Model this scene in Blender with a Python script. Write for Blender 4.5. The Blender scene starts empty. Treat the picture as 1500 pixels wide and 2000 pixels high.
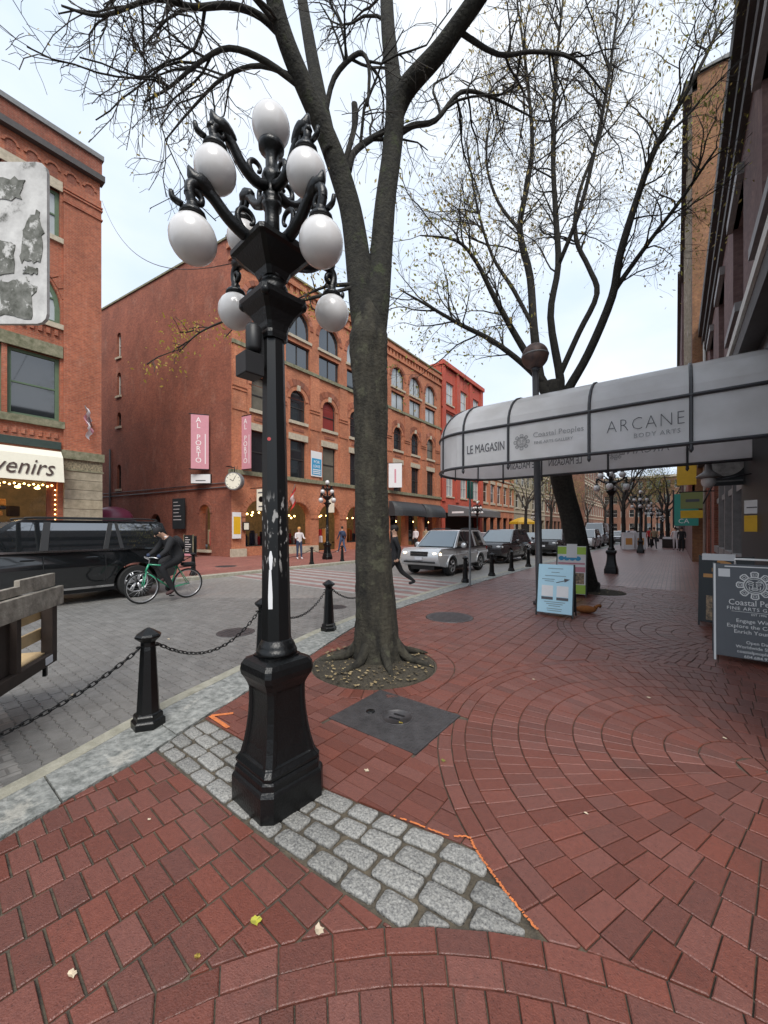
import bpy, bmesh, math, random
from mathutils import Vector, Matrix
from mathutils.geometry import tessellate_polygon
random.seed(7)
R = math.radians
SC = bpy.context.scene
COL = SC.collection
PI = math.pi

# ------------------------------------------------------------------ camera, sky, sun, exposure
YAW = R(37.2)
cam_d = bpy.data.cameras.new('camera')
cam = bpy.data.objects.new('camera', cam_d); COL.objects.link(cam)
cam.location = (0, 0, 1.6)
cam.rotation_euler = (R(90), 0, YAW)
cam_d.sensor_fit = 'HORIZONTAL'; cam_d.sensor_width = 36; cam_d.lens = 18
cam_d.shift_y = 0.022
cam_d.clip_start = 0.05; cam_d.clip_end = 2000
SC.camera = cam

world = bpy.data.worlds.new('World'); SC.world = world; world.use_nodes = True
wn = world.node_tree.nodes; wl = world.node_tree.links; wn.clear()
w_out = wn.new('ShaderNodeOutputWorld'); w_bg = wn.new('ShaderNodeBackground')
w_sky = wn.new('ShaderNodeTexSky'); w_sky.sky_type = 'NISHITA'; w_sky.sun_disc = False
w_sky.sun_elevation = R(50); w_sky.sun_rotation = R(134)
w_tc = wn.new('ShaderNodeTexCoord'); w_no = wn.new('ShaderNodeTexNoise')
w_map = wn.new('ShaderNodeMapping'); w_map.inputs['Scale'].default_value = (1.2, 1.2, 2.6)
w_no.inputs['Scale'].default_value = 1.7; w_no.inputs['Detail'].default_value = 6
w_ramp = wn.new('ShaderNodeValToRGB')
w_ramp.color_ramp.elements[0].position = 0.36; w_ramp.color_ramp.elements[0].color = (0.67, 0.785, 0.94, 1)
w_ramp.color_ramp.elements[1].position = 0.66; w_ramp.color_ramp.elements[1].color = (0.90, 0.945, 1.0, 1)
w_mul = wn.new('ShaderNodeVectorMath'); w_mul.operation = 'SCALE'; w_mul.inputs['Scale'].default_value = 9.2
w_mix = wn.new('ShaderNodeMix'); w_mix.data_type = 'RGBA'; w_mix.inputs[0].default_value = 0.92
w_bg.inputs['Strength'].default_value = 0.062
wl.new(w_tc.outputs['Generated'], w_map.inputs[0]); wl.new(w_map.outputs[0], w_no.inputs['Vector'])
wl.new(w_no.outputs['Fac'], w_ramp.inputs[0]); wl.new(w_ramp.outputs[0], w_mul.inputs[0])
wl.new(w_sky.outputs[0], w_mix.inputs[6]); wl.new(w_mul.outputs[0], w_mix.inputs[7])
wl.new(w_mix.outputs[2], w_bg.inputs['Color']); wl.new(w_bg.outputs[0], w_out.inputs[0])

sun_d = bpy.data.lights.new('sun', 'SUN'); sun = bpy.data.objects.new('sun', sun_d); COL.objects.link(sun)
sun_d.energy = 1.5; sun_d.angle = R(30); sun_d.color = (1.0, 0.96, 0.9)
sun.rotation_euler = (R(40), 0, R(46))
sun.location = (0, -10, 40)
vs = SC.view_settings
vs.view_transform = 'Standard'; vs.look = 'None'; vs.gamma = 1.0; vs.use_curve_mapping = False
vs.exposure = 1.15
SC.cycles.max_bounces = 6; SC.cycles.use_denoising = True

# ------------------------------------------------------------------ materials
MATS = {}
def hexlin(h):
    v = [int(h[i:i+2], 16)/255 for i in (0, 2, 4)]
    return tuple((c/12.92 if c <= .04045 else ((c+.055)/1.055)**2.4) for c in v)
def mat(name, color, rough=.6, metal=0, var=.0, vscale=8., bump=0., bscale=30., spec=.5, coat=0, emit=None, estr=0,
        trans=0, alpha=None, island=0., dark=None, ior=None, pits=0, stretch=None, patch=None, thru=0):
    """Principled surface; var = noise variation between colour and `dark`; island = random tint per piece."""
    if name in MATS: return MATS[name]
    m = bpy.data.materials.new(name); m.use_nodes = True
    nt = m.node_tree; n = nt.nodes; l = nt.links
    b = n['Principled BSDF']
    c = tuple(color)+(1,)
    b.inputs['Base Color'].default_value = c
    b.inputs['Roughness'].default_value = rough; b.inputs['Metallic'].default_value = metal
    b.inputs['Specular IOR Level'].default_value = spec
    if coat: b.inputs['Coat Weight'].default_value = coat; b.inputs['Coat Roughness'].default_value = .06
    if ior: b.inputs['IOR'].default_value = ior
    if trans: b.inputs['Transmission Weight'].default_value = trans
    if alpha is not None: b.inputs['Alpha'].default_value = alpha
    if emit: b.inputs['Emission Color'].default_value = tuple(emit)+(1,); b.inputs['Emission Strength'].default_value = estr
    col_out = None
    if var or bump:
        geo = n.new('ShaderNodeNewGeometry')
    if var:
        no = n.new('ShaderNodeTexNoise'); no.inputs['Scale'].default_value = vscale; no.inputs['Detail'].default_value = 5
        no.inputs['Roughness'].default_value = .65
        src = geo.outputs['Position']
        if stretch:
            ms = n.new('ShaderNodeMapping'); ms.inputs['Scale'].default_value = stretch; l.new(src, ms.inputs[0]); src = ms.outputs[0]
        l.new(src, no.inputs['Vector'])
        rp = n.new('ShaderNodeValToRGB'); rp.color_ramp.elements[0].position = .32; rp.color_ramp.elements[1].position = .68
        d = dark if dark else tuple(v*(1-var) for v in color)
        rp.color_ramp.elements[0].color = tuple(d)+(1,); rp.color_ramp.elements[1].color = c
        l.new(no.outputs['Fac'], rp.inputs[0]); col_out = rp.outputs[0]
    if patch:       # lichen or wear patches of another colour
        pn = n.new('ShaderNodeTexNoise'); pn.inputs['Scale'].default_value = patch[1]; pn.inputs['Detail'].default_value = 7; pn.inputs['Roughness'].default_value = .7
        l.new(geo.outputs['Position'], pn.inputs['Vector']); pm = n.new('ShaderNodeMapRange'); pm.inputs[1].default_value = patch[2]; pm.inputs[2].default_value = patch[2]+.08
        l.new(pn.outputs['Fac'], pm.inputs[0]); px = n.new('ShaderNodeMix'); px.data_type = 'RGBA'; px.inputs[7].default_value = tuple(patch[0])+(1,)
        if col_out: l.new(col_out, px.inputs[6])
        else: px.inputs[6].default_value = c
        pk = n.new('ShaderNodeMath'); pk.operation = 'MULTIPLY'; pk.inputs[1].default_value = patch[3]; l.new(pm.outputs[0], pk.inputs[0]); l.new(pk.outputs[0], px.inputs[0]); col_out = px.outputs[2]
    if pits:        # small dark pits and grit
        vo = n.new('ShaderNodeTexVoronoi'); vo.inputs['Scale'].default_value = pits; l.new(geo.outputs['Position'], vo.inputs['Vector'])
        vm = n.new('ShaderNodeMapRange'); vm.inputs[1].default_value = .10; vm.inputs[2].default_value = .2; vm.inputs[3].default_value = .55; vm.inputs[4].default_value = 1
        l.new(vo.outputs['Distance'], vm.inputs[0]); vx = n.new('ShaderNodeMix'); vx.data_type = 'RGBA'; vx.blend_type = 'MULTIPLY'; vx.inputs[0].default_value = 1
        l.new(col_out, vx.inputs[6]); l.new(vm.outputs[0], vx.inputs[7]); col_out = vx.outputs[2]
    if island:
        g2 = n.new('ShaderNodeNewGeometry'); oi = n.new('ShaderNodeObjectInfo')
        ad = n.new('ShaderNodeMath'); ad.operation = 'ADD'; fr = n.new('ShaderNodeMath'); fr.operation = 'FRACT'
        l.new(g2.outputs['Random Per Island'], ad.inputs[0]); l.new(oi.outputs['Random'], ad.inputs[1]); l.new(ad.outputs[0], fr.inputs[0])
        mr = n.new('ShaderNodeMapRange'); mr.inputs[3].default_value = 1-island; mr.inputs[4].default_value = 1+island*.7
        l.new(fr.outputs[0], mr.inputs[0])
        hs = n.new('ShaderNodeHueSaturation')
        if col_out: l.new(col_out, hs.inputs['Color'])
        else: hs.inputs['Color'].default_value = c
        l.new(mr.outputs[0], hs.inputs['Value'])
        mr2 = n.new('ShaderNodeMapRange'); mr2.inputs[3].default_value = .92; mr2.inputs[4].default_value = 1.05
        m2 = n.new('ShaderNodeMath'); m2.operation = 'MULTIPLY'; m2.inputs[1].default_value = 7.31
        f2 = n.new('ShaderNodeMath'); f2.operation = 'FRACT'
        l.new(fr.outputs[0], m2.inputs[0]); l.new(m2.outputs[0], f2.inputs[0]); l.new(f2.outputs[0], mr2.inputs[0])
        l.new(mr2.outputs[0], hs.inputs['Saturation']); col_out = hs.outputs[0]
    if col_out: l.new(col_out, b.inputs['Base Color'])
    if bump:
        nb = n.new('ShaderNodeTexNoise'); nb.inputs['Scale'].default_value = bscale; nb.inputs['Detail'].default_value = 6
        l.new(geo.outputs['Position'], nb.inputs['Vector'])
        bp = n.new('ShaderNodeBump'); bp.inputs['Strength'].default_value = bump; bp.inputs['Distance'].default_value = .02
        l.new(nb.outputs['Fac'], bp.inputs['Height']); l.new(bp.outputs[0], b.inputs['Normal'])
    if thru:        # thin leaves let light through
        tr_ = n.new('ShaderNodeBsdfTranslucent'); mx_ = n.new('ShaderNodeMixShader'); mx_.inputs[0].default_value = thru
        if col_out: l.new(col_out, tr_.inputs[0])
        else: tr_.inputs[0].default_value = c
        l.new(b.outputs[0], mx_.inputs[1]); l.new(tr_.outputs[0], mx_.inputs[2]); l.new(mx_.outputs[0], n['Material Output'].inputs[0])
    MATS[name] = m
    return m

def brick_mat(name, c1, c2, mortar, scale_w=.21, scale_h=.07, stain=.35, rough=.85, floor=False, msize=.09, bloom=.3):
    """Brick courses too far off to pick apart; u = x+y along axis-aligned walls, v = z (or x,y on a floor)."""
    m = bpy.data.materials.new(name); m.use_nodes = True
    nt = m.node_tree; n = nt.nodes; l = nt.links; b = n['Principled BSDF']; b.inputs['Roughness'].default_value = rough
    geo = n.new('ShaderNodeNewGeometry'); sp = n.new('ShaderNodeSeparateXYZ'); l.new(geo.outputs['Position'], sp.inputs[0])
    cb = n.new('ShaderNodeCombineXYZ')
    if floor:
        l.new(sp.outputs['Y'], cb.inputs['X']); l.new(sp.outputs['X'], cb.inputs['Y'])
    else:
        ad = n.new('ShaderNodeMath'); ad.operation = 'ADD'; l.new(sp.outputs['X'], ad.inputs[0]); l.new(sp.outputs['Y'], ad.inputs[1])
        l.new(ad.outputs[0], cb.inputs['X']); l.new(sp.outputs['Z'], cb.inputs['Y'])
    bt = n.new('ShaderNodeTexBrick'); bt.inputs['Scale'].default_value = 1
    bt.inputs['Brick Width'].default_value = scale_w; bt.inputs['Row Height'].default_value = scale_h
    bt.inputs['Mortar Size'].default_value = scale_h*msize; bt.inputs['Mortar Smooth'].default_value = .3
    bt.inputs['Color1'].default_value = c1+(1,); bt.inputs['Color2'].default_value = c2+(1,); bt.inputs['Mortar'].default_value = mortar+(1,)
    l.new(cb.outputs[0], bt.inputs['Vector'])
    no = n.new('ShaderNodeTexNoise'); no.inputs['Scale'].default_value = .55; no.inputs['Detail'].default_value = 8; no.inputs['Roughness'].default_value = .7
    mp = n.new('ShaderNodeMapping'); mp.inputs['Scale'].default_value = (1, 1, .6)
    l.new(geo.outputs['Position'], mp.inputs[0]); l.new(mp.outputs[0], no.inputs['Vector'])
    mr = n.new('ShaderNodeMapRange'); mr.inputs[1].default_value = .3; mr.inputs[2].default_value = .72
    mr.inputs[3].default_value = 1-stain; mr.inputs[4].default_value = 1.12
    l.new(no.outputs['Fac'], mr.inputs[0])
    n3 = n.new('ShaderNodeTexNoise'); n3.inputs['Scale'].default_value = 9; n3.inputs['Detail'].default_value = 4
    l.new(geo.outputs['Position'], n3.inputs['Vector'])
    m3 = n.new('ShaderNodeMapRange'); m3.inputs[1].default_value = .3; m3.inputs[2].default_value = .7; m3.inputs[3].default_value = .8; m3.inputs[4].default_value = 1.15
    l.new(n3.outputs['Fac'], m3.inputs[0])
    mm = n.new('ShaderNodeMath'); mm.operation = 'MULTIPLY'; l.new(mr.outputs[0], mm.inputs[0]); l.new(m3.outputs[0], mm.inputs[1])
    pn = n.new('ShaderNodeTexNoise'); pn.inputs['Scale'].default_value = 1.3; pn.inputs['Detail'].default_value = 9; pn.inputs['Roughness'].default_value = .75
    p2 = n.new('ShaderNodeMapping'); p2.inputs['Scale'].default_value = (1, 1, .45); p2.inputs['Location'].default_value = (7, 3, 1); l.new(geo.outputs['Position'], p2.inputs[0]); l.new(p2.outputs[0], pn.inputs['Vector'])
    pm = n.new('ShaderNodeMapRange'); pm.inputs[1].default_value = .54; pm.inputs[2].default_value = .74; pm.inputs[3].default_value = 0; pm.inputs[4].default_value = bloom; l.new(pn.outputs['Fac'], pm.inputs[0])
    px = n.new('ShaderNodeMix'); px.data_type = 'RGBA'; px.inputs[7].default_value = (.55, .36, .27, 1); l.new(bt.outputs['Color'], px.inputs[6]); l.new(pm.outputs[0], px.inputs[0])
    hs = n.new('ShaderNodeHueSaturation'); l.new(px.outputs[2], hs.inputs['Color']); l.new(mm.outputs[0], hs.inputs['Value'])
    l.new(hs.outputs[0], b.inputs['Base Color'])
    bp = n.new('ShaderNodeBump'); bp.inputs['Strength'].default_value = .5; bp.inputs['Distance'].default_value = .01; bp.invert = True
    l.new(bt.outputs['Fac'], bp.inputs['Height']); l.new(bp.outputs[0], b.inputs['Normal'])
    MATS[name] = m
    return m

M = lambda k: MATS[k]
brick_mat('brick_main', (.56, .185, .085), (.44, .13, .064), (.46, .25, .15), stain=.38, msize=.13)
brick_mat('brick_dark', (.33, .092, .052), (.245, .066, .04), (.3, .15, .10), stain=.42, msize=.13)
brick_mat('brick_left', (.47, .135, .066), (.36, .098, .052), (.38, .19, .12), stain=.4, msize=.13)
brick_mat('brick_red', (.5, .085, .05), (.43, .07, .042), (.42, .1, .065), stain=.2)
brick_mat('brick_orange', (.33, .155, .065), (.25, .105, .05), (.27, .16, .09), stain=.5, msize=.13)
brick_mat('brick_mauve', (.2, .12, .11), (.16, .09, .088), (.15, .1, .095), stain=.3)
brick_mat('brick_brown', (.26, .12, .075), (.2, .09, .06), (.28, .2, .15), stain=.35)
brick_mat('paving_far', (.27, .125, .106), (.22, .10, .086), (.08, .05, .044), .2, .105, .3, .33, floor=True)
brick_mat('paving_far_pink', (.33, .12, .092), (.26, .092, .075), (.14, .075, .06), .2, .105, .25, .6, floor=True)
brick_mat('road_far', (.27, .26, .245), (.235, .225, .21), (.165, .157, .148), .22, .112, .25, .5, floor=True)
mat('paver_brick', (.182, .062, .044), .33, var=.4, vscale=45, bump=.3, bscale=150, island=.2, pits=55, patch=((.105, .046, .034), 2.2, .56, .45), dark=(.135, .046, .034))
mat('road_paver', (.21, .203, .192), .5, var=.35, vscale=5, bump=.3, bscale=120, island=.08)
mat('mortar', (.115, .092, .062), .9, var=.5, vscale=14, bump=.5, bscale=60, dark=(.04, .036, .03))
mat('mortar_pale', (.24, .21, .17), .9, var=.4, vscale=20)
mat('earth_ground', (.09, .085, .078), .95, var=.3, vscale=.5)
mat('granite_sett', (.38, .37, .34), .72, var=.6, vscale=95, bump=.6, bscale=55, island=.2, dark=(.10, .10, .10))
mat('granite_slab', (.36, .365, .345), .75, var=.7, vscale=14, bump=1., bscale=22, island=.15, dark=(.12, .128, .12), patch=((.42, .40, .35), 3.5, .55, .6))
mat('kerb_concrete', (.40, .38, .31), .85, var=.4, vscale=9, bump=.4, bscale=70, dark=(.25, .24, .185))
mat('black_iron', (.0045, .005, .0055), .33, var=.35, vscale=18, bump=.15, bscale=70, spec=.38, patch=((.02, .019, .018), 9, .64, .5))
mat('black_iron_worn', (.012, .012, .013), .5, var=.4, vscale=12, bump=.15, bscale=40)
mat('globe_glass', (.66, .64, .63), .25, coat=.3, var=.08, vscale=7)
mat('bark', (.105, .098, .075), .95, var=.75, vscale=11, bump=1., bscale=26, dark=(.026, .024, .018))
mat('bark_limb', (.036, .033, .026), .95, var=.7, vscale=16, bump=.8, bscale=30, dark=(.012, .011, .010))
mat('bark_moss', (.048, .043, .030), .95, var=.85, vscale=10, stretch=(1, 1, .28), bump=1., bscale=26, dark=(.010, .009, .007), patch=((.066, .066, .042), 5.5, .55, .75))
mat('bark_limbmoss', (.032, .03, .022), .95, var=.8, vscale=12, bump=1., bscale=30, dark=(.009, .0085, .007), patch=((.04, .05, .02), 4, .56, .6))
mat('leaf_tan', (.42, .33, .12), .8, island=.45, thru=.5)
mat('leaf_pale', (.55, .45, .32), .8, island=.2)
mat('bark_twig', (.06, .052, .045), .9)
mat('leaf_yellow', (.46, .34, .06), .7, island=.4, thru=.5)
mat('leaf_green', (.34, .34, .08), .7, island=.4, thru=.5)
mat('leaf_bright', (.42, .40, .05), .6, island=.3)
mat('soil', (.075, .062, .042), .95, var=.6, vscale=40, bump=1., bscale=50, dark=(.028, .024, .017))
mat('steel_plate', (.085, .08, .082), .45, var=.45, vscale=10, bump=.2, bscale=90, metal=.3)
mat('sandstone', (.40, .35, .255), .9, var=.45, vscale=4, bump=.5, bscale=20, island=.14, dark=(.24, .21, .145))
mat('stone_pale', (.52, .45, .34), .85, var=.35, vscale=6, bump=.3, bscale=30)
mat('stone_mossy', (.27, .25, .17), .95, var=.55, vscale=5, bump=.6, bscale=18, dark=(.11, .115, .065))
mat('green_frame', (.10, .155, .09), .6, var=.2)
mat('white_frame', (.62, .60, .55), .6, var=.2)
mat('dark_frame', (.035, .03, .028), .6)
mat('grey_frame', (.24, .225, .22), .55, var=.25)
mat('glass', (.018, .021, .024), .04, ior=2.1)
mat('glass_shade', (.16, .145, .115), .25, spec=.6, var=.25, vscale=1.5)
mat('glass_pale', (.42, .45, .46), .08, spec=.8, var=.3, vscale=.8)
mat('glass_red', (.22, .035, .03), .3)
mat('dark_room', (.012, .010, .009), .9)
mat('warm_bulb', (1, .85, .5), .5, emit=(1, .62, .2), estr=6)
mat('lit_interior', (.13, .085, .04), .8, var=.7, vscale=3.5, emit=(1, .55, .2), estr=.03, dark=(.012, .009, .007))  # faint amber emission on walls and ceilings stands in for the shops' lamplight
mat('cornice_dark', (.075, .066, .064), .7, var=.3)
mat('roof_metal', (.2, .2, .2), .6, var=.3)
mat('black_car', (.007, .008, .009), .12, coat=1., spec=.6)
mat('silver_car', (.58, .59, .60), .3, metal=.35, coat=.6)
mat('dark_car', (.03, .028, .03), .2, coat=.8)
mat('white_car', (.62, .63, .64), .25, coat=.6)
mat('car_glass', (.010, .012, .014), .02, ior=3.1)
mat('windscreen', (.09, .12, .14), .03, ior=2.2)
mat('rubber', (.012, .012, .012), .8, var=.3, vscale=30)
mat('alloy', (.5, .5, .51), .3, metal=.8)
mat('chrome', (.7, .7, .7), .15, metal=1.)
mat('black_plastic', (.012, .012, .013), .5)
mat('headlamp', (.9, .85, .7), .2, emit=(1, .75, .42), estr=2.2)
mat('headlamp_off', (.6, .62, .64), .15, coat=.5)
mat('tail_lamp', (.25, .01, .01), .2, coat=.5)
mat('plate', (.55, .56, .6), .5)
mat('wood_weathered', (.38, .345, .29), .85, var=.5, vscale=9, bump=.4, bscale=40, dark=(.16, .14, .115))
mat('wood_fresh', (.60, .43, .23), .7, var=.3, vscale=6)
mat('wood_dark', (.035, .022, .016), .8, var=.4)
mat('awning_panel', (.62, .61, .60), .32, var=.07, vscale=2.2)
mat('awning_frame', (.042, .042, .047), .45, var=.2)
mat('ink_grey', (.09, .09, .10), .6)
mat('ink_pale', (.36, .36, .37), .6)
mat('ink_white', (.8, .8, .78), .6)
mat('ink_brown', (.05, .026, .018), .6)
mat('rust_copper', (.12, .065, .05), .55, var=.55, vscale=9, dark=(.04, .032, .034), metal=.3)
mat('sign_cream', (.76, .73, .60), .7, var=.06)
mat('sign_blue', (.42, .66, .78), .5, var=.04)
mat('sign_green', (.36, .55, .06), .5)
mat('sign_white', (.72, .72, .72), .5, var=.05)
mat('sign_pink', (.60, .27, .32), .7, var=.1)
mat('sign_teal', (.04, .30, .24), .5)
mat('sign_yellow', (.72, .42, .02), .5, var=.12)
mat('sign_grey', (.10, .108, .12), .5, var=.1)
mat('sign_dark', (.016, .02, .022), .5)
mat('sign_orange', (.55, .26, .07), .5)
mat('sign_lblue', (.03, .28, .5), .5)
mat('photo_print', (.45, .3, .17), .5, var=.9, vscale=22, dark=(.03, .035, .03))
mat('flag_red', (.5, .035, .03), .8)
mat('flag_white', (.75, .72, .72), .8)
mat('poster_paper', (.60, .59, .57), .85, var=.5, vscale=7., dark=(.36, .35, .34), patch=((.06, .06, .05), 3.4, .58, .9))
mat('paint_orange', (.75, .22, .06), .8, var=.45, vscale=30, dark=(.4, .12, .045))
mat('crossing_red', (.29, .18, .165), .75, var=.3, vscale=5)
mat('crossing_white', (.36, .345, .325), .75, var=.3, vscale=5)
mat('umbrella_plum', (.20, .045, .09), .35)
mat('canvas_black', (.025, .027, .03), .6)
mat('canvas_grey', (.13, .13, .135), .7)
mat('skin', (.46, .27, .19), .6)
mat('cloth_black', (.010, .010, .012), .85)
mat('cloth_navy', (.03, .045, .09), .9)
mat('cloth_denim', (.05, .08, .15), .9)
mat('cloth_white', (.6, .55, .55), .9)
mat('cloth_red', (.45, .02, .03), .9)
mat('cloth_tan', (.28, .21, .13), .9)
mat('hair_dark', (.012, .009, .008), .7)
mat('shoe', (.05, .02, .02), .7)
mat('bike_green', (.02, .28, .15), .35, coat=.5)
mat('sandbag', (.33, .12, .03), .9, var=.4, vscale=20)
mat('sticker_red', (.4, .05, .05), .6)
mat('tape_white', (.65, .65, .66), .6)
mat('brushed', (.42, .40, .38), .5, var=.5, vscale=6, metal=.4)
mat('olive', (.22, .24, .08), .6)
mat('far_foliage', (.12, .12, .055), .9, island=.35)

# ------------------------------------------------------------------ builders
class MB:
    def __init__(s): s.v = []; s.f = []; s.sm = []
    def face(s, pts, smooth=False):
        i = len(s.v); s.v += [tuple(p) for p in pts]; s.f.append(tuple(range(i, i+len(pts)))); s.sm.append(smooth)
    def add(s, verts, faces, smooth=False):
        i = len(s.v); s.v += [tuple(p) for p in verts]
        for f in faces: s.f.append(tuple(a+i for a in f)); s.sm.append(smooth)
    def box(s, c, d, rz=0, b=0):
        hx, hy, hz = d[0]/2, d[1]/2, d[2]/2
        if b:
            vs_ = []
            for z in (-1, 1):
                for ins in ((1, 0) if z < 0 else (0, 1)):
                    for x, y in ((-1, -1), (1, -1), (1, 1), (-1, 1)):
                        vs_.append(((hx-b*ins)*x, (hy-b*ins)*y, z*(hz-(0 if ins else b))))
            fs = [(3, 2, 1, 0), (12, 13, 14, 15)]
            for k in range(3):
                for a in range(4): fs.append((k*4+a, k*4+(a+1) % 4, k*4+4+(a+1) % 4, k*4+4+a))
        else:
            vs_ = [(x*hx, y*hy, z*hz) for z in (-1, 1) for x, y in ((-1, -1), (1, -1), (1, 1), (-1, 1))]
            fs = [(3, 2, 1, 0), (4, 5, 6, 7), (0, 1, 5, 4), (1, 2, 6, 5), (2, 3, 7, 6), (3, 0, 4, 7)]
        cr, sr = math.cos(rz), math.sin(rz)
        s.add([(c[0]+x*cr-y*sr, c[1]+x*sr+y*cr, c[2]+z) for x, y, z in vs_], fs)
        return s
    def bb(s, x0, x1, y0, y1, z0, z1, b=0):
        return s.box(((x0+x1)/2, (y0+y1)/2, (z0+z1)/2), (abs(x1-x0), abs(y1-y0), abs(z1-z0)), 0, b)
    def tube(s, path, rad, n=8, cap=True, smooth=True):
        P = [Vector(p) for p in path]
        if not hasattr(rad, '__len__'): rad = [rad]*len(P)
        ref = None; rings = []
        for i, p in enumerate(P):
            t = (P[min(i+1, len(P)-1)]-P[max(i-1, 0)])
            if t.length < 1e-9: t = Vector((0, 0, 1))
            t.normalize()
            if ref is None:
                ref = Vector((1, 0, 0)) if abs(t.x) < .8 else Vector((0, 1, 0))
            ref = (ref-t*ref.dot(t))
            if ref.length < 1e-6: ref = t.orthogonal()
            ref.normalize(); bi = t.cross(ref)
            rings.append([p+(ref*math.cos(2*PI*k/n)+bi*math.sin(2*PI*k/n))*rad[i] for k in range(n)])
        vs_ = [q for r in rings for q in r]; fs = []
        for i in range(len(P)-1):
            for k in range(n): fs.append((i*n+k, i*n+(k+1) % n, (i+1)*n+(k+1) % n, (i+1)*n+k))
        if cap and n > 2:
            fs.append(tuple(range(n-1, -1, -1))); fs.append(tuple((len(P)-1)*n+k for k in range(n)))
        s.add(vs_, fs, smooth); return s
    def lathe(s, prof, n=16, c=(0, 0, 0), a0=0, smooth=True, sq=None):
        """prof = [(r, z)]; revolve about the vertical through c."""
        vs_ = []
        for r, z in prof:
            for k in range(n):
                a = a0+2*PI*k/n; vs_.append((c[0]+r*math.cos(a), c[1]+r*math.sin(a), c[2]+z))
        fs = [(i*n+k, i*n+(k+1) % n, (i+1)*n+(k+1) % n, (i+1)*n+k) for i in range(len(prof)-1) for k in range(n)]
        fs.append(tuple(range(n-1, -1, -1))); fs.append(tuple((len(prof)-1)*n+k for k in range(n)))
        s.add(vs_, fs, smooth); return s
    def loft(s, secs, smooth=False, cap=True):
        n = len(secs[0]); vs_ = [p for q in secs for p in q]
        fs = [(i*n+k, i*n+(k+1) % n, (i+1)*n+(k+1) % n, (i+1)*n+k) for i in range(len(secs)-1) for k in range(n)]
        if cap: fs.append(tuple(range(n-1, -1, -1))); fs.append(tuple((len(secs)-1)*n+k for k in range(n)))
        s.add(vs_, fs, smooth); return s
    def ball(s, c, r, n=16, m=10, sz=1., sm=True):
        rr = r if hasattr(r, '__len__') else (r, r, r*sz)
        vs_ = [(c[0], c[1], c[2]-rr[2])]
        for i in range(1, m):
            t = PI*i/m
            for k in range(n):
                a = 2*PI*k/n; vs_.append((c[0]+rr[0]*math.sin(t)*math.cos(a), c[1]+rr[1]*math.sin(t)*math.sin(a), c[2]-rr[2]*math.cos(t)))
        vs_.append((c[0], c[1], c[2]+rr[2])); L = len(vs_)-1
        fs = [(0, 1+(k+1) % n, 1+k) for k in range(n)]
        for i in range(m-2):
            for k in range(n): fs.append((1+i*n+k, 1+i*n+(k+1) % n, 1+(i+1)*n+(k+1) % n, 1+(i+1)*n+k))
        fs += [(1+(m-2)*n+k, 1+(m-2)*n+(k+1) % n, L) for k in range(n)]
        s.add(vs_, fs, sm); return s
    def prism(s, poly, axis, d0, d1, smooth=False):
        """poly 2D extruded along axis ('x': poly=(y,z), 'y': poly=(x,z), 'z': poly=(x,y))."""
        def put(p, d): return {'x': (d, p[0], p[1]), 'y': (p[0], d, p[1]), 'z': (p[0], p[1], d)}[axis]
        n = len(poly); i = len(s.v)
        s.v += [put(p, d0) for p in poly]+[put(p, d1) for p in poly]
        tri = tessellate_polygon([[Vector((p[0], p[1], 0)) for p in poly]])
        for t in tri:
            s.f.append((i+t[2], i+t[1], i+t[0])); s.sm.append(False)
            s.f.append((i+n+t[0], i+n+t[1], i+n+t[2])); s.sm.append(False)
        for k in range(n):
            s.f.append((i+k, i+(k+1) % n, i+n+(k+1) % n, i+n+k)); s.sm.append(smooth)
        return s
    def xf(s, mtx):
        s.v = [tuple(mtx @ Vector(p)) for p in s.v]; return s
    def mesh(s, name, m=None):
        me = bpy.data.meshes.new(name); me.from_pydata(s.v, [], s.f); me.update()
        if any(s.sm): me.polygons.foreach_set('use_smooth', s.sm)
        if m: me.materials.append(m if not isinstance(m, str) else MATS[m])
        return me
    def build(s, name, m, parent=None, fix=False):
        me = s.mesh(name, m)
        if fix:
            bm = bmesh.new(); bm.from_mesh(me); bmesh.ops.recalc_face_normals(bm, faces=bm.faces); bm.to_mesh(me); bm.free()
        return link(name, me, parent)
def link(name, data, parent=None):
    o = bpy.data.objects.new(name, data); COL.objects.link(o)
    if parent is not None: o.parent = parent
    return o
def tag(o, label, cat, group=None, kind=None):
    o['label'] = label
    if cat: o['category'] = cat
    if group: o['group'] = group
    if kind: o['kind'] = kind
    return o
def thing(name, label, cat, loc=(0, 0, 0), rz=0, group=None):
    o = bpy.data.objects.new(name, None); COL.objects.link(o); o.empty_display_size = .1
    o.location = loc; o.rotation_euler = (0, 0, rz)
    return tag(o, label, cat, group)
def structure(o): o['kind'] = 'structure'; return o
def copy_tree(o, parent=None):
    c = o.copy(); COL.objects.link(c)
    if parent is not None: c.parent = parent
    for ch in list(o.children): copy_tree(ch, c)
    return c
def text(name, body, loc, yaw, size, m, parent, mirror=False, ext=.002, align='LEFT', tilt=0, sx=1., shear=0, spacing=1., thin=0):
    cu = bpy.data.curves.new(name, 'FONT'); cu.body = body; cu.size = size; cu.extrude = ext; cu.align_x = align
    cu.offset = -thin; cu.shear = shear; cu.space_character = spacing; cu.resolution_u = 2
    cu.materials.append(MATS[m]); o = bpy.data.objects.new(name, cu); COL.objects.link(o)
    o.location = loc; o.rotation_euler = (R(90)-tilt, 0, yaw); o.scale = ((-sx if mirror else sx), 1, 1)
    o.parent = parent
    return o
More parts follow.
